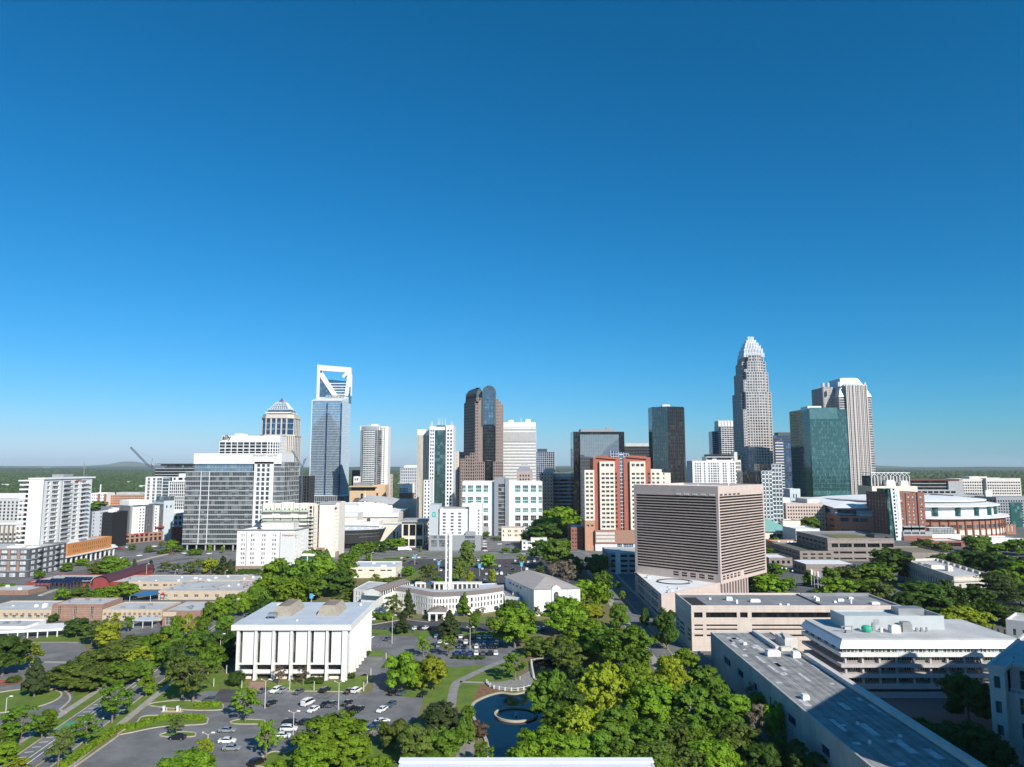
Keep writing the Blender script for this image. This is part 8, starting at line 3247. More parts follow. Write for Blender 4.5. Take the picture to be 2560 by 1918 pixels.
 m_.build('crown',mat('silver_roof',(0.50,0.52,0.55),0.45,metal=0.4,var=0.05),r)
 m_=MB()
 for k in range(12):
  x=X(1432)+(X(1600)-X(1432))*k/11
  m_.box(x-0.4,-1.0,Z(500),x+0.4,6,Z(488),0)
 for k in range(9):
  x=X(1445)+(X(1575)-X(1445))*k/8
  m_.tube((x,5.5,Z(496)),(x,11.5,Z(430)),0.4,n=4)
 m_.build('crown_rib',METW,r,kind='stuff')
 core(r,[(X(1296),20),(X(1392),20),(X(1392),D),(X(1296),D)],0,Z(500),G_BRON,ROOFL,'side_glass')
 m_=MB()
 q=[(X(1296),20),(X(1392),20),(X(1392),D),(X(1296),D)]
 skin(m_,q,0,0,Z(500),8,54,1.3,1.1,0.6,0.3)
 skin(m_,q,3,0,Z(500),12,54,1.3,1.1,0.6,0.3)
 m_.build('side_rib',GRANITE2,r,kind='stuff')
 for c,y in((1300,20),(1344,20),(1640,10),(1385,0)):
  m_=MB()
  m_.box(-1.6,-1.2,0,1.6,2,7,0)
  m_.build('turret',GRANITE2,r,(X(c),y,Z(500)if c<1350 else Z(505)))
 core(r,[(X(1665),10),(X(1690),10),(X(1690),40),(X(1665),40)],0,Z(1215),G_BRON,ROOFL,'annex_glass')
 m_=MB()
 skin(m_,[(X(1665),10),(X(1690),10),(X(1690),40),(X(1665),40)],0,0,Z(1215),3,14,0.8,1.2,0.4,0.3)
 m_.build('annex_band',GRANITE2,r,kind='stuff')
 r,W,H=tower('unfinished_block','dark unfinished concrete block in shade under the right crane',722,775,1010,1190,26,G_BLACK,METD,8,4.2,1.0,0.7,0.4,0.5)
 tower('dark_block','dark glass lower block at foot of the pyramid tower in shade',702,740,900,1212,24,G_BLACK,METD,6,4.2,0.4,0.9,0.3,0.3)
more_towers()
# ---------------------------------------------------------------- cranes

def crane(nm,label,pm,Y,ptop,jib,counter,base=0.0):
 x=XP(pm,Y,1180)
 zt=ZP(ptop,Y)
 r=thing('tower_crane',label,'crane',(x,Y,0))
 CM=mat('crane_steel',(0.12,0.16,0.20),0.6,var=0.1)
 def lattice(nm_,p,q,w,n):
  p,q=Vector(p),Vector(q)
  d=(q-p).normalized()
  u=d.cross(Vector((0,1,0))).normalized()
  v=d.cross(u)
  m_=MB()
  cs=[u*a+v*b for a,b in((-w,-w),(w,-w),(w,w),(-w,w))]
  for c in cs:
   m_.tube(p+c,q+c,0.22,n=4)
  L=(q-p).length
  for k in range(n):
   a,b=p+d*L*k/n,p+d*L*(k+1)/n
   for j in range(4):
    m_.tube(a+cs[j],b+cs[(j+1)%4],0.14,n=4)
  m_.build(nm_,CM,r)
 lattice('mast',(0,0,base),(0,0,zt),1.0,16)
 m_=MB()
 m_.box(-1.6,-1.4,zt,1.6,1.4,zt+2.6,0)
 m_.build('cab',CM,r)
 jx,jz=XP(jib[0],Y,jib[1])-x,ZP(jib[1],Y)
 lattice('jib',(0,0,zt+2),(jx,0,jz),0.8,18)
 kx,kz=XP(counter[0],Y,counter[1])-x,ZP(counter[1],Y)
 lattice('counter_jib',(0,0,zt+2),(kx,0,kz),0.7,6)
 m_=MB()
 m_.box(-1.5,-1.2,-2.0,1.5,1.2,1.5,0)
 m_.build('counterweight',GREYC,r,(kx,0,kz))
 m_=MB()
 m_.tube((0,0,zt+2.4),(kx*0.4+0.3,0,zt+14),0.25,n=4)
 m_.tube((kx*0.4+0.3,0,zt+14),(jx*0.96,0,jz*0.99),0.10,n=4)
 m_.build('a_frame',CM,r)
crane('tower_crane','luffing tower crane with long raised jib left of the dark office',376,900,1174,(326,1118),(385,1160))
crane('tower_crane','tower crane with raised jib between pyramid tower and frame tower',755,990,1172,(730,1126),(766,1143))
m_=thing('lattice_mast','thin grey lattice radio mast on the horizon at left','mast',(XP(211,3800),3800,0))
q_=MB()
for a_ in range(3):
 an_=a_*2.094
 q_.tube((3*math.cos(an_),3*math.sin(an_),0),(0.6*math.cos(an_),0.6*math.sin(an_),ZP(1156,3800)),0.7,0.4,4)
q_.build('lattice',mat('mast_grey',(0.28,0.27,0.27),0.7),m_)
m_=thing('mono_pole','white telecom pole standing among trees right of the white tower','mast',(XP(255,1180),1180,0))
q_=MB()
q_.cyl(0,0,0,ZP(1211,1180),1.3,1.0,8)
q_.build('pole',METW,m_)
# ---------------------------------------------------------------- trees

ORD=['first','second','third','fourth','fifth','sixth','seventh','eighth','ninth','tenth','eleventh','twelfth','thirteenth','fourteenth','fifteenth','sixteenth','seventeenth','eighteenth','nineteenth','twentieth']+['twenty-'+q for q in('first','second','third','fourth','fifth','sixth','seventh','eighth','ninth')]+['thirtieth']+['thirty-'+q for q in('first','second','third','fourth','fifth','sixth','seventh','eighth','ninth')]+['fortieth']+['forty-'+q for q in('first','second','third','fourth','fifth','sixth','seventh','eighth','ninth')]+['fiftieth']+['fifty-'+q for q in('first','second','third','fourth','fifth','sixth','seventh','eighth','ninth')]+['sixtieth']+['sixty-'+q for q in('first','second','third','fourth','fifth','sixth','seventh','eighth','ninth')]
LEAF={'y':(0.31,0.365,0.024),'b':(0.20,0.325,0.020),'m':(0.14,0.245,0.022),'d':(0.075,0.145,0.022),'o':(0.145,0.20,0.034),'k':(0.066,0.098,0.028),'g':(0.23,0.19,0.13),'r':(0.13,0.09,0.055)}
LNAME={'y':'yellow-green','b':'bright green','m':'mid green','d':'dark green','o':'olive green','k':'blackish green','g':'bare grey-brown','r':'brownish'}
for k_,c_ in LEAF.items():
 leaf_mat('leaf_'+LNAME[k_],c_,tr=0.05 if k_ in 'gr' else 0.42)
BARK=mat('bark',(0.20,0.16,0.125),0.95,var=0.25,scale=2.0)
CROWNS={}
def crown_data(kind,var,col,hi):
 """Leaf clumps spread over irregular lobes: a unit crown, 1 wide to each side, 0..2 high (scaled per tree)."""
 key=(kind,var,hi)
 if key not in CROWNS:
  rng=np.random.default_rng(ord(kind[0])*31+var*7)
  nl={'M':26,'O':24,'T':22,'C':26,'S':30,'W':18,'D':22,'H':8}[kind]
  L=[]
  for i in range(nl):
   a=rng.uniform(0,6.283)
   t=(i+0.5)/nl
   if kind in 'MO':
    z=0.30+1.45*t
    rr=math.sqrt(max(0.05,1-((z-0.85)/1.0)**2))*rng.uniform(0.35,0.78)
    L.append((rr*math.cos(a),rr*math.sin(a),z*(0.92 if kind=='M' else 0.8),rng.uniform(0.22,0.40),rng.uniform(0.20,0.33)))
   elif kind=='T':
    z=0.35+1.45*t
    rr=math.sqrt(max(0.04,1-((z-0.95)/1.02)**2))*rng.uniform(0.2,0.62)
    L.append((rr*math.cos(a),rr*math.sin(a),z,rng.uniform(0.25,0.40),rng.uniform(0.24,0.38)))
   elif kind=='C':
    z=0.15+1.75*t
    rr=(1.05-z*0.5)*rng.uniform(0.35,0.72)
    L.append((rr*math.cos(a),rr*math.sin(a),z,0.34*(1.15-z*0.42),0.2))
   elif kind=='D':
    z=0.3+1.6*t
    rr=(1.05-0.35*z)*rng.uniform(0.4,0.8)
    L.append((rr*math.cos(a),rr*math.sin(a),z,0.42,0.07))
   elif kind=='H':
    L.append((0.5*math.cos(a),0.5*math.sin(a),0.9+0.3*rng.uniform(-1,1),0.55,0.8))
   else:
    z=0.42+1.4*t
    rr=math.sqrt(max(0.06,1-((z-0.95)/1.0)**2))*rng.uniform(0.2,0.85)
    L.append((rr*math.cos(a),rr*math.sin(a),z,rng.uniform(0.15,0.26),rng.uniform(0.14,0.24)))
  L=np.array(L)
  n={'S':7500,'W':4200,'D':9000}.get(kind,13000)//(1 if hi else 4)
  sz={'S':0.030,'W':0.03,'D':0.036}.get(kind,0.037)*(1.0 if hi else 1.8)
  w=L[:,3]**2
  idx=rng.choice(nl,n,p=w/w.sum())
  ns=18
  sd=rng.normal(0,1,(nl,ns,3))
  sd/=np.linalg.norm(sd,axis=2)[:,:,None]
  sd[:,:,2]=np.where(sd[:,:,2]<-0.35,-sd[:,:,2]*0.6,sd[:,:,2])
  sr=rng.uniform(0.62,1.12,(nl,ns))
  si=rng.integers(0,ns,n)
  d=sd[idx,si]
  c=L[idx]
  ext=np.stack([c[:,3],c[:,3],c[:,4]],1)
  off=rng.normal(0,1,(n,3))
  off/=np.linalg.norm(off,axis=1)[:,None]
  off*=rng.uniform(0.3,1.0,n)[:,None]**0.5
  pos=c[:,:3]+d*ext*sr[idx,si][:,None]+off*ext*(0.34 if kind!='D' else 0.5)
  nr=d*0.8+off*0.7+rng.normal(0,0.35,(n,3))+np.array([0.1,-0.15,0.3])
  nr/=np.linalg.norm(nr,axis=1)[:,None]
  up=rng.normal(0,1,(n,3))
  u=np.cross(nr,up)
  u/=np.linalg.norm(u,axis=1)[:,None]
  v=np.cross(nr,u)
  s=sz*rng.uniform(0.55,1.45,(n,1))
  if kind=='W':
   u,v=u*0.25,v*2.2
  q=np.stack([pos-u*s-v*s*0.7,pos+u*s*0.9-v*s*0.5,pos+u*s*0.8+v*s+nr*s*0.25,pos-u*s*0.7+v*s*0.8],1).reshape(-1,3)
  f=np.arange(len(q)).reshape(-1,4)
  if kind in 'MOTCH':
   ph=(1+5**0.5)/2
   V8=np.array([(-1,-1,-1),(1,-1,-1),(1,1,-1),(-1,1,-1),(-1,-1,1),(1,-1,1),(1,1,1),(-1,1,1)])/3**0.5
   F8=np.array([(0,1,5,4),(1,2,6,5),(2,3,7,6),(3,0,4,7),(4,5,6,7),(3,2,1,0)])
   hv=(L[:,None,:3]+V8[None]*np.stack([L[:,3],L[:,3],L[:,4]],1)[:,None]*0.6).reshape(-1,3)
   hf=(F8[None]+(np.arange(nl)*8)[:,None,None]).reshape(-1,4)+len(q)
   q=np.vstack([q,hv])
   f=np.vstack([f,hf])
  CROWNS[key]=np_mesh('crown',q,f,[MATS['leaf_'+LNAME[col]]])
 return CROWNS[key]
TRUNKS={}
def trunk_data(kind):
 """Tapered trunk with limbs reaching into the crown; unit height, crown from 0.28 up."""
 if kind in TRUNKS:
  return TRUNKS[kind]
 rnd=random.Random(ord(kind[0]))
 m_=MB()
 if kind in 'CDT':
  m_.tube((0,0,0),(0,0,0.9),0.035,0.008,7)
  nb=8
 else:
  m_.tube((0,0,0),(0.01,0,0.28),0.036,0.026,7)
  m_.tube((0.01,0,0.28),(-0.01,0.01,0.72),0.026,0.008,6)
  nb=12 if kind in 'SW' else 7
 for k in range(nb):
  a=k*2.4+rnd.uniform(-0.3,0.3)
  z=0.26+0.4*k/nb
  l=rnd.uniform(0.16,0.30)
  p=(0,0,z)
  q=(l*math.cos(a),l*math.sin(a),min(0.95,z+l*rnd.uniform(0.6,1.2)))
  m_.tube(p,q,0.014,0.005,5)
  if kind in 'SW':
   for j in range(3):
    b=a+rnd.uniform(-0.9,0.9)
    m_.tube(q,(q[0]+0.12*math.cos(b),q[1]+0.12*math.sin(b),min(1.0,q[2]+0.10)),0.006,0.002,4)
 TRUNKS[kind]=m_.data('trunk',BARK)
 return TRUNKS[kind]
KNAME={'M':'leafy_tree','O':'broad_tree','T':'oval_tree','C':'conical_tree','S':'open_tree','W':'bare_tree','D':'cedar_tree','H':'shrub'}
KWORD={'M':'round tree','O':'broad tree','T':'oval tree','C':'conical evergreen','S':'open tree','W':'twiggy tree','D':'layered cedar','H':'clipped shrub'}
N_TREE=[0]
def trees(place,group,items):
 """items: (x of crown, y of its top, y of its foot, width) in the photograph, kind, colour. Foot on the ground plane gives the distance."""
 items=sorted(items)
 for i,(cx,yt,yb,wp,kind,col)in enumerate(items):
  Y=YG(yb)
  h=max(1.2,ZP(yt,Y))
  w=wp*Y*1.035/F
  N_TREE[0]+=1
  rnd=random.Random(N_TREE[0]*7+1)
  nm=KNAME[kind]
  where='only one' if len(items)==1 else(ORD[i]+' from left')
  t=thing(nm,'%s %s, %s %s'%(LNAME[col],KWORD[kind],where,place),'shrub' if kind=='H' else 'tree',(XP(cx,Y,yb),Y,0),rnd.uniform(0,6.28),group)
  low=0.0 if kind=='H' else(0.06 if kind in 'CD' else 0.09 if kind in 'MOT' else 0.16)
  me=crown_data(kind,rnd.randrange(3),col,Y<380)
  c=link('crown',me,t,(0,0,h*low-h*0.02))
  c.material_slots[0].link='OBJECT'
  c.material_slots[0].material=MATS['leaf_'+LNAME[col]]
  c.scale=(w/2*rnd.uniform(0.95,1.08),w/2*rnd.uniform(0.95,1.08),h*(1-low)/2*rnd.uniform(0.97,1.04))
  k=link('trunk',trunk_data(kind),t)
  k.scale=(h*0.8 if kind!='H' else 0.5*h,h*0.8 if kind!='H' else 0.5*h,h*(0.92 if kind!='H' else 0.5))
def tt(s):
 """Compact table: 'x top foot width kind colour' per entry."""
 out=[]
 for e in s.split(','):
  a=e.split()
  out.append((int(a[0]),int(a[1]),int(a[2]),int(a[3]),a[4],a[5]))
 return out
trees('round the turning circle at lower left','trees round the turning circle',tt('5 1560 1690 115 O d,75 1606 1674 62 S y,85 1640 1742 74 C k,50 1762 1862 112 S m,10 1828 1885 80 S m,104 1775 1852 62 S m,8 1850 1912 66 M b,45 1893 1952 70 S y,124 1773 1826 36 T b,32 1690 1705 34 H o'))
trees('along the left street, near side','street trees on the near left',tt('145 1818 1916 68 S o,215 1784 1864 78 S m,280 1704 1807 92 S m,365 1686 1742 48 T b,441 1790 1837 44 S o'))
trees('in the thicket between turning circle and school','thicket below the school',tt('190 1540 1592 66 M d,133 1535 1556 24 H d,229 1552 1612 68 S o,268 1548 1628 74 M y,195 1640 1718 118 O o,252 1608 1692 112 O o,318 1575 1660 112 O o,296 1640 1722 88 O m,372 1588 1662 82 T m,420 1562 1645 70 T m,346 1615 1680 62 S y,398 1580 1652 54 S y,228 1655 1725 90 O o,345 1640 1700 70 O m,410 1600 1672 60 M m,150 1660 1715 70 O o'))
trees('left of the white panelled office','trees left of the white office',tt('440 1606 1697 62 T d,482 1638 1756 116 S o,455 1630 1748 92 S o,540 1558 1652 84 O d,492 1560 1645 84 O m,520 1600 1690 70 M m,565 1590 1660 60 O d'))
trees('along the street behind the white office','street trees by the school',tt('518 1505 1562 46 T m,546 1494 1552 46 T b,576 1486 1546 46 T m,610 1478 1540 50 T b,642 1474 1535 52 T m,560 1538 1602 62 T m,600 1542 1602 62 O d,500 1540 1597 56 T m,640 1520 1580 60 M d'))
trees('before the school front','young trees before the school',tt('290 1530 1573 30 S y,320 1540 1582 38 S m,265 1545 1580 26 S m,440 1538 1602 38 T b,470 1530 1602 40 S y,412 1585 1640 50 T m'))
trees('inside the school courts','trees in the school courts',tt('155 1468 1502 40 M b,200 1460 1502 52 O o,215 1456 1497 26 C d,262 1464 1503 62 M b,312 1454 1500 68 M b,240 1474 1507 52 M m,15 1458 1474 40 H b'))
trees('by the ramps at the far left','trees by the ramps',tt('245 1395 1441 52 O o,275 1384 1442 58 M m,302 1390 1432 42 M b,335 1398 1431 24 C k,376 1400 1433 26 C k,412 1404 1432 36 S o,470 1404 1441 36 S o,526 1390 1434 40 M y,556 1390 1440 44 C k,495 1396 1432 36 S o,440 1408 1436 30 S o,575 1400 1436 36 C k,166 1402 1430 30 M m,205 1394 1415 30 M b,100 1425 1448 26 H m'))
trees('at the foot of the glass office','small trees by the glass office',tt('428 1345 1378 32 M b,446 1362 1381 28 M m,412 1374 1384 30 H m,486 1372 1388 34 H m,524 1362 1384 12 T b,556 1366 1384 12 T b,372 1364 1382 22 M m,330 1360 1376 18 M m,405 1353 1370 20 S m'))
trees('among roofs behind the striped hotel','trees behind the striped hotel',tt('250 1246 1282 56 M m,285 1250 1278 46 M d,340 1243 1274 54 M b,368 1248 1272 36 M m,310 1252 1276 36 M d'))
trees('in the grove below the white hotel','grove below the white hotel',tt('690 1392 1482 78 M b,742 1388 1492 92 M m,802 1384 1478 84 M b,842 1418 1492 84 M d,668 1428 1512 82 M b,722 1440 1522 82 M b,640 1455 1532 62 M m,778 1430 1502 84 M m,860 1394 1452 64 M m,782 1370 1425 72 M m,816 1372 1422 44 C m,700 1430 1500 70 M m,655 1490 1545 50 M d'))
trees('in the row before the dark drum hall','row before the drum hall',tt('896 1356 1392 32 M m,920 1350 1386 42 M m,948 1350 1381 42 M d,975 1344 1376 42 M m,1000 1342 1373 38 M b,882 1364 1402 42 C m,868 1374 1412 46 O m,922 1380 1403 18 M b,1004 1338 1362 16 W g,985 1325 1352 18 W g,1052 1365 1380 8 C b'))
trees('round the curved church','trees round the church',tt('983 1484 1544 50 S o,1020 1474 1546 46 C k,1005 1538 1584 54 C k,1125 1523 1596 68 C k,1160 1480 1541 40 C m,1206 1515 1541 22 W r,1276 1494 1531 38 M d,1342 1516 1546 26 S o,945 1530 1549 28 H m,966 1531 1551 30 H b,925 1530 1548 20 H m,1190 1525 1543 22 H m,1105 1515 1543 26 S m,1185 1535 1585 40 S m,1225 1540 1582 34 S m'))
trees('left of the church wing','trees left of the church wing',tt('940 1434 1462 32 S y,962 1440 1468 42 O o,1020 1408 1441 34 O m,900 1460 1502 96 O o,862 1480 1510 60 O o,985 1440 1462 40 H o'))
trees('in the far parking lot','trees in the far parking lot',tt('1165 1356 1432 58 T o,1146 1394 1462 64 T o,1220 1381 1422 46 M b,1070 1408 1462 52 S o,1175 1426 1462 28 T y,1230 1424 1462 24 T y,1284 1428 1466 34 S o,1306 1384 1413 26 S y,1055 1440 1470 34 S o,1100 1438 1470 30 O m'))
trees('by the small offices beside the white hotel','trees by the small offices',tt('1215 1326 1346 18 M m,1265 1367 1383 20 M m,1290 1369 1383 24 M d,1326 1369 1386 20 S m,1240 1340 1352 14 M m'))
trees('in the grove left of the twin tower','grove left of the twin tower',tt('1402 1260 1334 96 M b,1442 1253 1324 74 M m,1370 1288 1350 84 M b,1345 1304 1352 62 S o,1362 1298 1368 112 O d,1320 1324 1362 42 M m,1396 1308 1354 62 O d,1395 1342 1424 88 M m,1430 1378 1444 62 O d,1420 1394 1472 62 W g,1382 1404 1452 52 W g,1350 1414 1442 28 S o,1440 1300 1360 60 O d,1350 1345 1400 50 M d'))
trees('along the street left of the banded tower','trees along the right street',tt('1460 1444 1502 64 M b,1500 1448 1522 62 M b,1470 1498 1564 74 M y,1492 1538 1602 62 O o,1546 1508 1572 64 T m,1506 1424 1482 52 M m,1668 1522 1624 74 T d,1490 1374 1442 62 O d,1526 1380 1432 42 M m,1545 1450 1476 16 M m,1556 1474 1502 16 M b,1606 1540 1562 20 T b,1440 1470 1520 50 M b,1612 1520 1575 26 T d'))
trees('behind and beside the park lots','park trees round the lots',tt('1287 1508 1620 114 M b,1412 1482 1584 106 M b,1058 1588 1642 46 S b,1122 1586 1642 42 S b,1288 1630 1702 74 S m,1346 1584 1642 74 O o,1396 1580 1645 84 O o,1442 1584 1648 74 O o,1448 1556 1640 84 M b,1004 1624 1724 90 M b,1080 1638 1724 84 M y,1046 1650 1720 62 M b,613 1720 1804 74 S b,665 1800 1892 78 S b,505 1845 1912 52 S y'))
trees('before the white office wall','shrubs before the white office',tt('598 1676 1715 44 H d,697 1660 1713 42 W r,758 1664 1714 40 W r,787 1694 1710 40 H d,877 1682 1698 18 H d,918 1627 1641 16 H d'))
trees('in the clump left of the pond','clump left of the pond',tt('1096 1738 1834 96 O k,985 1784 1872 76 O o,1046 1798 1902 104 O o,1112 1798 1902 96 O m,1160 1778 1862 54 O m,1195 1796 1852 50 M r,1148 1820 1864 42 W r,1170 1762 1802 36 M m,1206 1854 1912 62 S m,1090 1868 1920 80 O m'))
trees('along the bottom edge, left half','big trees at the bottom left',tt('830 1778 1908 170 M b,770 1850 1965 110 M b,945 1885 1965 84 M b,466 1868 1975 146 M b,690 1890 1972 70 M b,880 1830 1925 100 M b'))
trees('in the pond-side wood, back row','pond-side wood, back row',tt('1375 1666 1812 122 M m,1418 1690 1820 96 M d,1400 1750 1850 90 M m,1568 1553 1684 136 M m,1512 1558 1664 106 M m,1505 1648 1794 124 M y,1592 1648 1784 124 M b,1676 1628 1744 84 M y,1716 1614 1684 64 M b,1765 1658 1744 92 M m,1792 1690 1775 66 M m,1465 1540 1640 100 M b,1420 1600 1670 90 O o,1450 1660 1760 90 M d'))
trees('in the pond-side wood, middle row','pond-side wood, middle row',tt('1640 1698 1824 134 M b,1732 1708 1834 136 M m,1840 1728 1824 86 M b,1880 1704 1784 40 W g,1910 1724 1804 76 M b,1935 1754 1854 66 M b,1893 1758 1854 64 W g,1975 1784 1838 44 W g,1460 1748 1874 116 M y,1545 1758 1884 126 M m,1632 1788 1904 134 M m,1720 1788 1904 134 M m,1810 1770 1860 90 M m'))
trees('in the pond-side wood, front row','pond-side wood, front row',tt('1350 1808 1934 136 M b,1312 1848 1944 94 M b,1432 1828 1934 116 M b,1492 1820 1934 110 M m,1700 1806 1922 100 S o,1850 1798 1914 126 M o,1780 1838 1965 150 M b,1652 1850 1965 130 S o,1562 1848 1955 110 M m,1905 1848 1955 110 M d,1962 1828 1935 96 M d,2010 1858 1965 100 M d,1640 1870 1975 110 M m,1730 1860 1975 110 S o'))
trees('beside the flag poles','trees by the flag poles',tt('1925 1430 1492 96 M b,1975 1440 1476 38 M m,1940 1407 1442 62 M m,1906 1407 1442 42 M d,2025 1427 1467 42 T m,2076 1416 1472 54 M m,2116 1406 1462 84 O o,2092 1438 1502 96 M b,2156 1433 1502 114 O m,2206 1444 1512 86 O o,2185 1404 1462 94 M m,2230 1363 1452 116 M d'))
trees('round the classical stone building','trees round the classical building',tt('2310 1443 1542 136 M d,2352 1450 1542 106 M d,2430 1455 1547 106 M d,2262 1478 1547 66 M d,2490 1428 1532 110 D k,2405 1512 1562 86 M y,2370 1528 1572 64 M y,2450 1523 1567 66 M y,2266 1504 1547 54 M m,2520 1500 1560 90 O d,2550 1530 1600 80 O d'))
trees('in the dark belt behind the classical building','belt behind the classical building',tt('2380 1373 1432 76 M d,2430 1368 1432 96 M d,2482 1373 1442 96 M d,2540 1384 1452 106 M d,2570 1398 1474 90 M b,2512 1418 1482 80 M m,2552 1448 1512 96 O d,2350 1384 1422 54 M m'))
trees('before the round arena','trees before the arena',tt('2436 1333 1387 54 M m,2458 1334 1382 54 M m,2490 1353 1387 64 M m,2546 1343 1387 74 M m,2315 1346 1384 54 S o,2356 1351 1387 44 M o,2027 1286 1334 54 M m,2000 1308 1338 44 M d,1978 1300 1330 40 O o,2290 1352 1380 30 S o,1938 1340 1362 22 M m,1925 1368 1385 26 M m'))
trees('in the shaded court behind the grey hall','trees in the shaded court',tt('2422 1673 1814 116 M d,2332 1788 1904 116 M d,2422 1798 1914 126 M d,2490 1840 1950 110 M d,1992 1552 1622 38 M d,2482 1566 1592 9 C m,2497 1570 1596 9 C m,2513 1574 1600 9 C m,2529 1578 1604 9 C m'))
trees('in the round clipped row by the park lot','clipped shrubs by the park lot',tt('1136 1637 1647 13 H d,1150 1637 1648 13 H d,1164 1638 1648 13 H d,1178 1639 1648 14 H d,1194 1640 1649 13 H d,1207 1640 1649 12 H d'))
def hedge(label,line,w,h,col):
 """A clipped hedge along a line: leaf faces over a solid heart."""
 rng=np.random.default_rng(len(label))
 pts=[Vector(p)for p in line]
 t=thing('hedge',label,'hedge',(pts[0].x,pts[0].y,0))
 m_=MB()
 V=[]
 for a,b in zip(pts,pts[1:]):
  d=(b-a)
  L=d.length
  d=d/L
  nn=Vector((-d.y,d.x))
  q=[a+nn*w*0.4,a-nn*w*0.4,b-nn*w*0.4,b+nn*w*0.4]
  m_.prism([(p.x-pts[0].x,p.y-pts[0].y)for p in q],0,h*0.88,0)
  for k in range(int(L*(w+2*h)*9)):
   s,o,z=rng.uniform(0,L),rng.uniform(-0.5,0.5)*w,rng.uniform(0.1,1.0)*h
   if rng.uniform()<0.5:
    z=h*rng.uniform(0.88,1.06)
   else:
    o=0.5*w*rng.choice((-1,1))*rng.uniform(0.85,1.05)
   c=a+d*s+nn*o
   V.append((c.x-pts[0].x,c.y-pts[0].y,z))
 V=np.array(V)
 n=len(V)
 u=rng.normal(0,1,(n,3))
 u/=np.linalg.norm(u,axis=1)[:,None]
 v=np.cross(u,rng.normal(0,1,(n,3)))
 v/=np.linalg.norm(v,axis=1)[:,None]
 s=rng.uniform(0.10,0.24,(n,1))
 q=np.stack([V-u*s-v*s,V+u*s-v*s,V+u*s+v*s,V-u*s+v*s],1).reshape(-1,3)
 lm=MATS['leaf_'+LNAME[col]]
 link('foliage',np_mesh('foliage',q,np.arange(len(q)).reshape(-1,4),[lm]),t)
 m_.build('heart',lm,t)
hedge('long clipped bright hedge curving along the parking lot beside the left street',smooth(px((158,1920),(249,1857),(296,1824),(337,1821),(372,1808),(424,1798),(510,1800)),4),2.0,1.2,'b')
hedge('short clipped hedge on the kerbed island by the entrance drive',px((488,1766),(552,1765)),2.0,1.1,'b')
hedge('dark hedge at the foot of the white hotel',px((594,1436),(650,1435)),3.0,3.2,'d')
hedge('low hedge behind the angled cars by the park clump',px((905,1848),(958,1812)),1.5,1.1,'m')
# ---------------------------------------------------------------- cars

PAINTS={}
for n_,c_,mt in(('white',(0.78,0.78,0.77),0),('black',(0.012,0.012,0.014),0),('silver',(0.46,0.48,0.50),0.5),('grey',(0.13,0.14,0.15),0.4),('red',(0.30,0.02,0.02),0),('blue',(0.03,0.07,0.20),0.3),('slate',(0.10,0.15,0.20),0.4),('maroon',(0.12,0.02,0.03),0.2)):
 pm=mat('car_paint_'+n_,c_,0.25,metal=mt,spec=0.6,var=0.02)
 pm.node_tree.nodes['Principled BSDF'].inputs['Coat Weight'].default_value=0.6
 PAINTS[n_]=pm
CGL=mat('car_glass',(0.012,0.014,0.016),0.08,spec=0.8,var=0.05)
TYRE=mat('tyre_rubber',(0.02,0.02,0.02),0.9)
RIM=mat('wheel_rim',(0.45,0.46,0.47),0.35,metal=0.7)
HLAMP=mat('lamp_lens',(0.75,0.76,0.75),0.15,spec=0.8)
TLAMP=mat('tail_lens',(0.30,0.01,0.01),0.3)
# stations along the car: x, underside, waist, roof, half width at waist, half width at roof

BODY={'car':[(-2.32,0.45,0.72,0.72,0.72,0.70),(-2.25,0.28,0.95,0.97,0.84,0.76),(-1.7,0.25,0.99,1.05,0.89,0.72),(-1.0,0.24,0.96,1.40,0.90,0.62),(-0.1,0.24,0.93,1.46,0.90,0.62),(0.45,0.24,0.92,1.36,0.90,0.62),(1.2,0.24,0.90,0.96,0.89,0.74),(1.95,0.26,0.80,0.84,0.85,0.74),(2.28,0.34,0.64,0.66,0.74,0.66)],'suv':[(-2.36,0.50,0.9,0.92,0.76,0.74),(-2.30,0.34,1.10,1.18,0.90,0.78),(-2.05,0.32,1.10,1.66,0.93,0.68),(-1.0,0.30,1.06,1.74,0.94,0.68),(0.1,0.30,1.05,1.72,0.94,0.68),(0.65,0.30,1.04,1.56,0.94,0.68),(1.3,0.30,1.03,1.10,0.93,0.78),(2.0,0.32,0.96,1.00,0.90,0.78),(2.36,0.40,0.74,0.76,0.80,0.70)],'van':[(-2.62,0.45,1.1,1.12,0.84,0.82),(-2.58,0.34,1.15,2.0,0.95,0.84),(-2.3,0.32,1.15,2.16,0.97,0.84),(-0.5,0.32,1.15,2.18,0.97,0.84),(1.0,0.32,1.14,2.08,0.97,0.82),(1.35,0.32,1.12,1.8,0.96,0.80),(1.9,0.32,1.08,1.18,0.94,0.82),(2.4,0.34,0.95,1.0,0.90,0.80),(2.62,0.42,0.74,0.76,0.80,0.72)]}
CARM={}
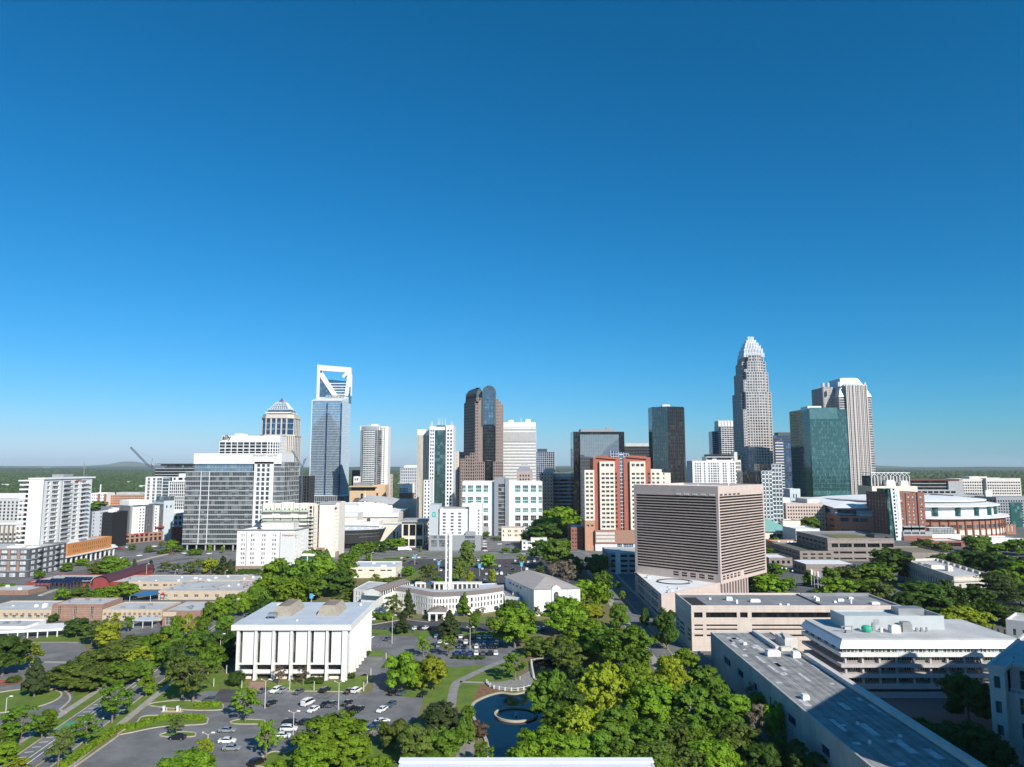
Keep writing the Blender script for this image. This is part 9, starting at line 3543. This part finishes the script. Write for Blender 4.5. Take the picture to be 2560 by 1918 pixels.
def car_meshes(ty):
 if ty in CARM:
  return CARM[ty]
 st=BODY[ty]
 m_=MB()
 rings=[]
 for(x,zb,zw,zr,hw,hr)in st:
  rings.append([(x,-hw*0.93,zb),(x,-hw,(zb+zw)*0.55),(x,-hw*0.97,zw),(x,-hr,zr),(x,hr,zr),(x,hw*0.97,zw),(x,hw,(zb+zw)*0.55),(x,hw*0.93,zb)])
 m_.loft(rings,0,True,True)
 g=MB()
 e=0.012
 i0=2 if ty=='car' else 1
 for k in range(i0,len(st)-3+(0 if ty=='car' else 0)):
  a,b=rings[k],rings[k+1]
  for(p,q)in((2,3),(5,4)):
   def mix(r,t):
    return tuple(r[p][c]+(r[q][c]-r[p][c])*t for c in range(3))
   s=-1 if p==2 else 1
   if a[3][2]-a[2][2]<0.2 and b[3][2]-b[2][2]<0.2:
    continue
   pts=[mix(a,0.10),mix(b,0.10),mix(b,0.86),mix(a,0.86)]
   pts=[(x,y+s*e,z)for x,y,z in pts]
   g.poly(pts if s<0 else pts[::-1])
 for k in(len(st)-4,2 if ty=='car' else 1):
  a,b=rings[k],rings[k+1]
  def mx(r1,r2,t,i):
   return tuple(r1[i][c]+(r2[i][c]-r1[i][c])*t for c in range(3))
  pts=[mx(a,b,0.08,3),mx(a,b,0.08,4),mx(a,b,0.92,4),mx(a,b,0.92,3)]
  pts=[(x,y*0.94,z+0.015)for x,y,z in pts]
  g.poly(pts[::-1])
 w=MB()
 w.loft([[(0.33*math.cos(2*math.pi*i/14),y,0.33*math.sin(2*math.pi*i/14))for i in range(14)]for y in(0.11,-0.11)],0,True,True)
 rm=MB()
 rm.loft([[(0.2*math.cos(2*math.pi*i/10),y,0.2*math.sin(2*math.pi*i/10))for i in range(10)]for y in(0.125,-0.125)],0,True,True)
 hl=MB()
 hl.box(-0.05,-0.16,-0.06,0.05,0.16,0.07)
 CARM[ty]=(m_,g.data('window',CGL),w.data('wheel',TYRE),rm.data('rim',RIM),hl.data('headlight',HLAMP),hl.data('taillight',TLAMP))
 return CARM[ty]
BODYM={}
N_CAR=[0]
def cars(place,group,items,full=True):
 """items: (x, y of its footprint in the photograph, heading in degrees, colour, type)"""
 items=sorted(items)
 for i,(cx,cy,h,col,ty)in enumerate(items):
  x,y=P(cx,cy)
  b,gl,wh,rm,hl,tl=car_meshes(ty)
  if(ty,col)not in BODYM:
   BODYM[(ty,col)]=b.data('body',PAINTS[col])
  nm={'car':'parked_car','suv':'parked_suv','van':'parked_van'}[ty]
  wd={'car':'car','suv':'SUV','van':'van'}[ty]
  t=thing(nm,'%s %s, %s from left %s'%(col,wd,ORD[i],place),'car' if ty!='van' else 'van',(x,y,0.09),math.radians(h),group)
  link('body',BODYM[(ty,col)],t)
  link('window',gl,t)
  st=BODY[ty]
  xf,xr=st[-1][0]-0.85,st[0][0]+0.85
  hw=st[4][4]-0.08
  for wx in(xf,xr):
   for s in(-1,1):
    o=link('wheel',wh,t,(wx,s*hw,0.33))
    if full:
     link('rim',rm,o)
  if full:
   for s in(-1,1):
    link('headlight',hl,t,(st[-1][0]-0.06,s*0.58,st[-1][2]-0.02))
    link('taillight',tl,t,(st[0][0]+0.03,s*0.62,st[0][2]))
def ct(s):
 out=[]
 cm={'w':'white','k':'black','s':'silver','g':'grey','r':'red','b':'blue','l':'slate','m':'maroon'}
 ty={'c':'car','u':'suv','v':'van'}
 for e in s.split(','):
  a=e.split()
  out.append((int(a[0]),int(a[1]),float(a[2]),cm[a[3]],ty[a[4]]))
 return out
cars('in the row against the white office lawn','cars nearest the white office',ct('657 1731 252 g c,690 1731 252 w u,706 1731 252 s c,747 1734 250 g c,813 1730 70 k u,872 1733 250 k c,891 1731 70 w u'))
cars('in the middle row of the near lot','cars in the middle of the near lot',ct('677 1763 250 k c,770 1763 68 w v,783 1779 250 w c,812 1766 250 k c,829 1766 250 g c,867 1763 250 k c,877 1777 70 k u,897 1779 250 k c,955 1779 248 w c,978 1765 250 l c'))
cars('at the right end of the near lot by maples','cars below the maples',ct('981 1736 250 k c,1003 1736 250 l c,1057 1740 250 k c'))
cars('parked sideways near the bottom of the lot','cars parked sideways at the bottom',ct('729 1812 2 k u,764 1809 60 k c,722 1828 2 w u,706 1845 2 w c,568 1831 0 s c,568 1858 4 w c,579 1876 2 s c,443 1849 178 k c,643 1912 62 k u,524 1754 185 g c'))
cars('in the angled row beside the park clump','angled cars by the park clump',ct('918 1837 35 s c,931 1827 35 b c,945 1818 35 k c,955 1808 35 w c'))
cars('right of the white office','cars right of the white office',ct('924 1598 62 w c,968 1601 250 g c,925 1552 0 w v'))
cars('along the church drive','cars along the church drive',ct('1039 1574 62 w c,1052 1573 62 k c,1065 1573 62 w c,1080 1573 62 k c,1093 1573 62 k c,1182 1574 62 k c,1346 1574 90 w c,1358 1574 90 b c'))
cars('in the back row of the park lot','park lot, back row',ct('1091 1594 90 s c,1152 1595 90 w c,1166 1597 90 k c,1181 1597 90 k c,1197 1597 90 w c,1213 1597 90 s c,1226 1597 90 s c,1106 1594 90 w u'))
cars('in the second row of the park lot','park lot, second row',ct('1100 1609 90 w c,1116 1611 90 w u,1135 1608 90 w c,1149 1610 90 k c,1165 1609 90 w u,1177 1611 90 k c,1242 1612 90 w u,1195 1610 90 k c,1212 1610 90 b c'))
cars('in the third row of the park lot','park lot, third row',ct('1082 1617 270 k c,1096 1618 270 s c,1148 1620 270 g c,1161 1621 270 k c,1191 1620 270 w c,1209 1620 270 k c,1226 1620 270 k c,1238 1620 270 k c'))
cars('in the front row of the park lot','park lot, front row',ct('1142 1636 90 b c,1159 1635 90 b u,1175 1636 90 b c,1191 1637 90 w u,1207 1637 90 g c,1225 1637 90 k u,1240 1637 90 w u'))
cars('in the far lot behind the church','cars in the far lot',ct('1187 1403 90 w u,1196 1403 90 w c,1205 1404 90 s c,1216 1437 90 w c,1243 1437 90 w u,1254 1437 90 w v,1271 1438 90 s c,1212 1450 90 s c,1193 1451 90 k c,1249 1417 90 w c,1234 1416 90 k c,1222 1417 90 k c,1267 1416 90 g c,1269 1408 90 r c,1288 1404 90 w c,1320 1407 90 w c,1336 1405 90 w u,1317 1427 90 w v,1318 1416 90 k c,1248 1425 90 b c,1239 1425 90 b c,1187 1412 90 m c,1087 1401 90 w c,1103 1428 90 w c,1095 1439 90 k c,1097 1448 90 w c,1090 1424 90 k c,1300 1405 90 k c,1352 1408 90 k u,1176 1450 90 k c,1228 1437 90 k c,1298 1438 90 g c,1360 1420 90 s c,1282 1425 90 k c,1206 1424 90 w c,1116 1440 90 g c'),False)
cars('on the lot edge left of the bell tower','cars left of the bell tower',ct('1005 1397 80 w c,1020 1396 80 k c,1034 1396 80 w c,1048 1396 80 w u,1012 1404 80 k c,1030 1404 80 g c,1000 1409 80 k c,1042 1410 80 m c'),False)
cars('in the column beside the white hotel podium','cars beside the hotel podium',ct('1209 1349 0 k c,1210 1355 0 w u,1211 1362 0 w u,1211 1368 0 w c,1212 1373 0 m c,1213 1379 0 w c,1248 1362 180 w c,1268 1363 180 b c,1264 1386 0 s c'),False)
cars('on the streets below the glass office','cars below the glass office',ct('348 1391 200 w c,385 1380 190 k c,430 1386 20 r u,420 1384 20 k c,462 1385 0 w c,523 1386 0 w c,386 1368 40 w u,392 1371 40 g c,308 1397 30 w c,312 1404 30 w c,290 1373 20 k c,300 1374 20 r c,320 1370 10 w c'),False)
cars('near the flag poles','cars near the flag poles',ct('1997 1464 160 w c,2005 1463 160 k c,2014 1461 160 k u,1960 1466 170 k u,1970 1467 170 g c,2026 1482 170 k c'),False)
cars('in the sunlit lot at the far right edge','cars at the right edge',ct('2512 1393 170 w c,2524 1395 170 k c,2536 1397 170 w c,2548 1399 170 s c'),False)
cars('on the shaded street behind the park wood','cars on the shaded street',ct('1505 1400 90 w c,1512 1408 90 s c,1500 1416 90 k c,1502 1430 270 w c,1522 1424 90 w c,1516 1393 90 w c,1508 1388 90 k c'),False)
rndc=random.Random(12)
its=[]
for row in range(6):
 y=462+row*15.5
 n=17
 for k in range(n):
  if rndc.random()<0.84:
   x=-232+row*3+k*4.1
   u_=1280+x/y*F*1.023
   v_=None
   lo,hi=1300.0,1600.0
   for _ in range(40):
    mid=(lo+hi)/2
    if YG(mid)>y:
     lo=mid
    else:
     hi=mid
   its.append((int(1280+x/y*F*ray(lo)[1]),lo,rndc.choice((80,260)),rndc.choice(['white','black','black','silver','grey','grey','white','red','blue','slate']),rndc.choice(['car','car','suv']),row))
for row in range(6):
 cars('in the %s row of the crowded left lot'%['nearest','second','third','fourth','fifth','farthest'][row],'cars in the crowded left lot',[q[:5]for q in its if q[5]==row],False)
def box_truck(label,cx,cy,h,L=9.0):
 x,y=P(cx,cy)
 t=thing('box_truck',label,'truck',(x,y,0.08),math.radians(h))
 m_=MB()
 m_.box(-L/2,-1.25,1.0,L/2-2.2,1.25,3.7,0)
 m_.build('cargo_box',WHITE2,t)
 m_=MB()
 m_.loft([[(L/2-2.1,-1.1,0.5),(L/2,-1.1,0.5),(L/2,1.1,0.5),(L/2-2.1,1.1,0.5)],[(L/2-2.1,-1.1,1.5),(L/2,-1.1,1.5),(L/2,1.1,1.5),(L/2-2.1,1.1,1.5)],[(L/2-2.1,-1.05,2.5),(L/2-0.6,-1.05,2.5),(L/2-0.6,1.05,2.5),(L/2-2.1,1.05,2.5)]],0)
 m_.build('cab',PAINTS['white'],t)
 m_=MB()
 m_.box(-L/2,-1.0,0.6,L/2-2.0,1.0,1.0,0)
 m_.build('chassis',METD,t)
 wh=car_meshes('van')[2]
 for wx in(-L/2+1.5,L/2-1.2):
  for s in(-1,1):
   o=link('wheel',wh,t,(wx,s*1.1,0.45))
   o.scale=(1.4,1.6,1.4)
box_truck('white box truck parked by the trees before the convention entrance',1012,1378,12,12.0)
box_truck('white box truck on the ramp below the striped hotel',280,1372,8)
# ---------------------------------------------------------------- lamps, posts, flags, park furniture

LAMPM=mat('lamp_post_paint',(0.62,0.60,0.55),0.5,var=0.06)
def lamp(label,bx_,by,ty,arms=2,banner=False,m=None,group='tall lamps in the parking lots'):
 x,y=P(bx_,by)
 h=max(4.0,ZP(ty,y))
 t=thing('street_lamp',label,'street lamp',(x,y,0),0,group)
 m_=MB()
 m_.cyl(0,0,0,0.7,0.28,0.26,10)
 m_.build('base',CONC,t)
 m_=MB()
 m_.cyl(0,0,0.7,h-0.4,0.13,0.08,8)
 m_.build('pole',m or LAMPM,t)
 for k in range(arms):
  s=1 if k==0 else-1
  a=MB()
  a.tube((0,0,h-0.5),(s*1.1,0,h),0.05,n=6)
  o=a.build('arm',m or LAMPM,t)
  hd=MB()
  hd.loft([[(s*1.0-0.2,-0.2,h-0.05),(s*1.0+0.55*s+0.2,-0.2,h-0.05),(s*1.0+0.55*s+0.2,0.2,h-0.05),(s*1.0-0.2,0.2,h-0.05)],[(s*1.0-0.12,-0.12,h+0.22),(s*1.0+0.55*s+0.1,-0.12,h+0.22),(s*1.0+0.55*s+0.1,0.12,h+0.22),(s*1.0-0.12,0.12,h+0.22)]],0,True,True)
  hd.build('lamp_head',METW,o)
 if banner:
  b=MB()
  b.box(-1.0,-0.06,h*0.62,1.0,0.06,h*0.62+2.6,0)
  b.build('banner',mat('sky_blue_banner',(0.10,0.38,0.58),0.7),t)
for i,(a,b,c,d)in enumerate(((662,1771,1699,'tall double headed lamp behind the black car in the near lot'),(846,1776,1704,'tall double headed lamp rising before the white office right corner'),(732,1862,1778,'tall double headed lamp beside the white cars at bottom'),(517,1908,1832,'double headed lamp above the bottom left maple'),(980,1610,1538,'tall lamp right of the white office side wall'),(1175,1623,1568,'lamp standing among rows of the park lot'),(13,1801,1741,'lamp on the turning circle at left edge'),(549,1658,1585,'lamp post left of the white office'))):
 lamp(d,a,b,c,1 if a in(13,549,980)else 2)
for(a,b,c,d)in((1199,1441,1408,'lamp with blue banner behind the church, nearest bell tower'),(1304,1434,1405,'lamp with blue banner behind the sanctuary roof'),(1097,1430,1402,'lamp with blue banner just left of the bell tower'),(1309,1402,1385,'small lamp with blue banner by the cross street'),(1037,1412,1387,'lamp with blue banner at the church lot entrance'),(778,1508,1490,'lamp with blue banner above the white office roof')):
 lamp(d,a,b,c,2 if a!=778 else 1,True,None,'lamps with blue banners')
for(a,b,c,d)in((928,1405,1381,'grey lamp beside the street before the drum hall'),(365,1449,1410,'left lamp on the grass strip behind school'),(437,1448,1425,'middle lamp on the grass strip behind school'),(562,1448,1426,'right lamp on the grass strip behind school'),(1002,1444,1418,'lamp at the right end of the low white building'),(944,1392,1364,'dark signal post on the street before the drum hall'),(1013,1387,1367,'dark signal post by the white box truck')):
 lamp(d,a,b,c,1,False,METD if 'dark' in d else None,'street lamps in the middle distance')
for i,(a,b,c)in enumerate(((1956,1452,1423),(1966,1450,1424),(1982,1456,1430))):
 x,y=P(a,b)
 h=ZP(c,y)
 t=thing('globe_lamp','white globe street lamp, %s from left below the brown buildings'%ORD[i],'street lamp',(x,y,0),0,'white globe lamps')
 m_=MB()
 m_.cyl(0,0,0,h,0.1,0.07,8)
 m_.build('pole',METD,t)
 m_=MB()
 m_.loft([[(r_*math.cos(q),r_*math.sin(q),h+z_)for q in[k*math.pi/5 for k in range(10)]]for r_,z_ in((0.15,0),(0.55,0.4),(0.6,0.7),(0.4,1.1),(0.1,1.25))])
 m_.build('globe',METW,t)
for i,(a,b,c)in enumerate(((345,1693,1670),(389,1664,1643),(256,1824,1803),(108,1828,1812))):
 x,y=P(a,b)
 h=max(2.6,ZP(c,y))
 t=thing('globe_lamp','short white globe lamp, %s nearest along the left street pavement'%ORD[[2,3,1,0][i]],'street lamp',(x,y,0),0,'short globe lamps on the left street')
 m_=MB()
 m_.cyl(0,0,0,h,0.09,0.07,8)
 m_.build('pole',METD,t)
 m_=MB()
 m_.loft([[(r_*math.cos(q),r_*math.sin(q),h+z_)for q in[k*math.pi/4 for k in range(8)]]for r_,z_ in((0.1,0),(0.28,0.2),(0.3,0.4),(0.1,0.6))])
 m_.build('globe',METW,t)
ps=sorted([(604,1726,1702),(724,1726,1702),(785,1726,1703),(909,1728,1705),(918,1708,1688),(927,1688,1671),(566,1684,1663),(534,1717,1696),(1300,1700,1690),(965,1648,1632)])
for i,(a,b,c)in enumerate(ps):
 x,y=P(a,b)
 t=thing('post','pale thin post, %s from the left round the white office lawn'%ORD[i],'post',(x,y,0),0,'thin posts round the lawn')
 m_=MB()
 m_.cyl(0,0,0,ZP(c,y),0.14,0.12,8)
 m_.build('shaft',LAMPM,t)
for i,(a,c)in enumerate(((2030,1421),(2037,1424),(2046,1426),(2053,1428))):
 Y=425.0
 t=thing('flagpole','tall white flagpole, %s from left in the group of four'%ORD[i],'flagpole',(XP(a,Y,1480),Y,0),0,'four white flagpoles')
 h=ZP(c,Y)
 m_=MB()
 m_.cyl(0,0,0,h,0.16,0.09,8)
 m_.build('pole',METW,t)
 m_=MB()
 w=1.2 if i in(1,3)else 0.9
 n=5
 for k in range(n):
  a0,a1=k/n,(k+1)/n
  m_.poly([(0.15+w*a0,0.12*math.sin(5*a0),h-3.4-0.8*a0),(0.15+w*a1,0.12*math.sin(5*a1),h-3.4-0.8*a1),(0.15+w*a1,0.12*math.sin(5*a1),h-0.4-0.6*a1),(0.15+w*a0,0.12*math.sin(5*a0),h-0.4-0.6*a0)],k%2 if i==1 else 0)
 m_.build('flag',[[SIGNW,PAINTS['red']],[PAINTS['red'],SIGNW],[SIGNW],[MET]][i],t)
# sculpture in red, white and blue before the convention entrance

x,y=P(1029,1352)
t=thing('sculpture','tall twisted red, white and blue sculpture before the convention entrance','sculpture',(x,y,0))
for k,(z0_,z1_,mm)in enumerate(((0,2.6,PAINTS['blue']),(2.6,5.6,SIGNW),(5.6,9.2,PAINTS['red']))):
 m_=MB()
 rings=[]
 for j in range(4):
  z=z0_+(z1_-z0_)*j/3
  a_=z*0.5
  r_=1.5-0.11*z
  rings.append([(r_*math.cos(a_+q),0.6*r_*math.sin(a_+q),z)for q in(0.4,2.0,3.5,5.2)])
 m_.loft(rings)
 m_.build('segment',mm,t)
# balustrade round the terrace

def balustrade(label,pts):
 q=[P(*p)for p in pts]
 t=thing('balustrade',label,'balustrade',(*q[0],0))
 q=smooth(q,4)
 d=0.0
 m_=MB()
 nxt=0.0
 for a,b in zip(q,q[1:]):
  L=math.dist(a,b)
  s=nxt
  while s<L:
   pm=MB()
   pm.box(-0.22,-0.22,0,0.22,0.22,1.2,0)
   pm.build('post',PALE,t,(a[0]+(b[0]-a[0])*s/L-q[0][0],a[1]+(b[1]-a[1])*s/L-q[0][1],0.1))
   s+=2.2
  nxt=s-L
  for z in(0.35,1.05):
   m_.tube((a[0]-q[0][0],a[1]-q[0][1],z),(b[0]-q[0][0],b[1]-q[0][1],z),0.09,n=5)
 m_.build('rail',PALE,t,kind='stuff')
balustrade('curved pale balustrade along the terrace above the pond',[(1217,1709),(1225,1718),(1241,1724),(1265,1728),(1290,1729),(1312,1726),(1328,1720)])
balustrade('straight balustrade on the terrace by the upper pond',[(1328,1657),(1331,1675),(1335,1697)])
x,y=P(1290,1789)
t=thing('fountain','low round fountain basin wall with small jet in the pond','fountain',(x,y,0))
m_=MB()
o_,i_=ell(0,0,6.6,6.4,40),ell(0,0,6.1,5.9,40)
m_.loft([[(*p,0)for p in o_],[(*p,0.7)for p in o_],[(*p,0.7)for p in i_],[(*p,0)for p in i_]],0,False,False)
m_.build('basin_wall',KERB,t)
m_=MB()
m_.cyl(0,0,0.1,0.5,0.5,0.2,10)
m_.build('nozzle',PALE,t)
m_=MB()
for k in range(7):
 m_.tube((0,0,0.5),(0.5*math.cos(k),0.5*math.sin(k),1.0+0.1*(k%3)),0.07,0.02,5)
m_.build('water_jet',METW,t,kind='stuff')
x,y=P(404,1780)
t=thing('ticket_gate','pair of white ticket machines on a yellow kerbed island at the lot entrance','gate',(x,y,0.1))
m_=MB()
m_.box(0,-0.6,0,6.4,0.6,0.18,0)
m_.build('island',mat('yellow_kerb',(0.55,0.44,0.15),0.8),t)
for a in(0.4,4.6):
 m_=MB()
 m_.box(a,-0.3,0.18,a+0.5,0.3,1.5,0)
 m_.box(a-0.1,-0.35,1.5,a+0.6,0.35,1.65,0)
 m_.build('ticket_machine',METW,t)
 m_=MB()
 m_.cyl(a+1.1,0,0.18,1.2,0.08,0.08,8)
 m_.build('bollard',METW,t)
q0,q1=P(906,1852),P(940,1835)
t=thing('fence','short brown timber rail fence beside the park clump','fence',(*q0,0))
d_=Vector(q1)-Vector(q0)
for k in range(6):
 m_=MB()
 m_.box(-0.08,-0.08,0,0.08,0.08,1.1,0)
 m_.build('post',BARK,t,(d_.x*k/5,d_.y*k/5,0))
for z in(0.5,0.95):
 m_=MB()
 m_.tube((0,0,z),(d_.x,d_.y,z),0.06,n=5)
 m_.build('rail',BARK,t)
# ---------------------------------------------------------------- the air

def haze():
 m=bpy.data.materials.new('haze_air')
 m.use_nodes=True
 nt=m.node_tree
 nt.nodes.remove(nt.nodes['Principled BSDF'])
 v=nt.nodes.new('ShaderNodeVolumePrincipled')
 v.inputs['Color'].default_value=(0.84,0.95,1.0,1)
 v.inputs['Density'].default_value=2.7e-5
 v.inputs['Anisotropy'].default_value=0.0
 nt.links.new(v.outputs[0],nt.nodes['Material Output'].inputs['Volume'])
 mb=MB()
 mb.box(-31000,-4000,-1.6,31000,31000,300)
 mb.build('haze',m,kind='stuff')
haze()
texts_to_mesh()
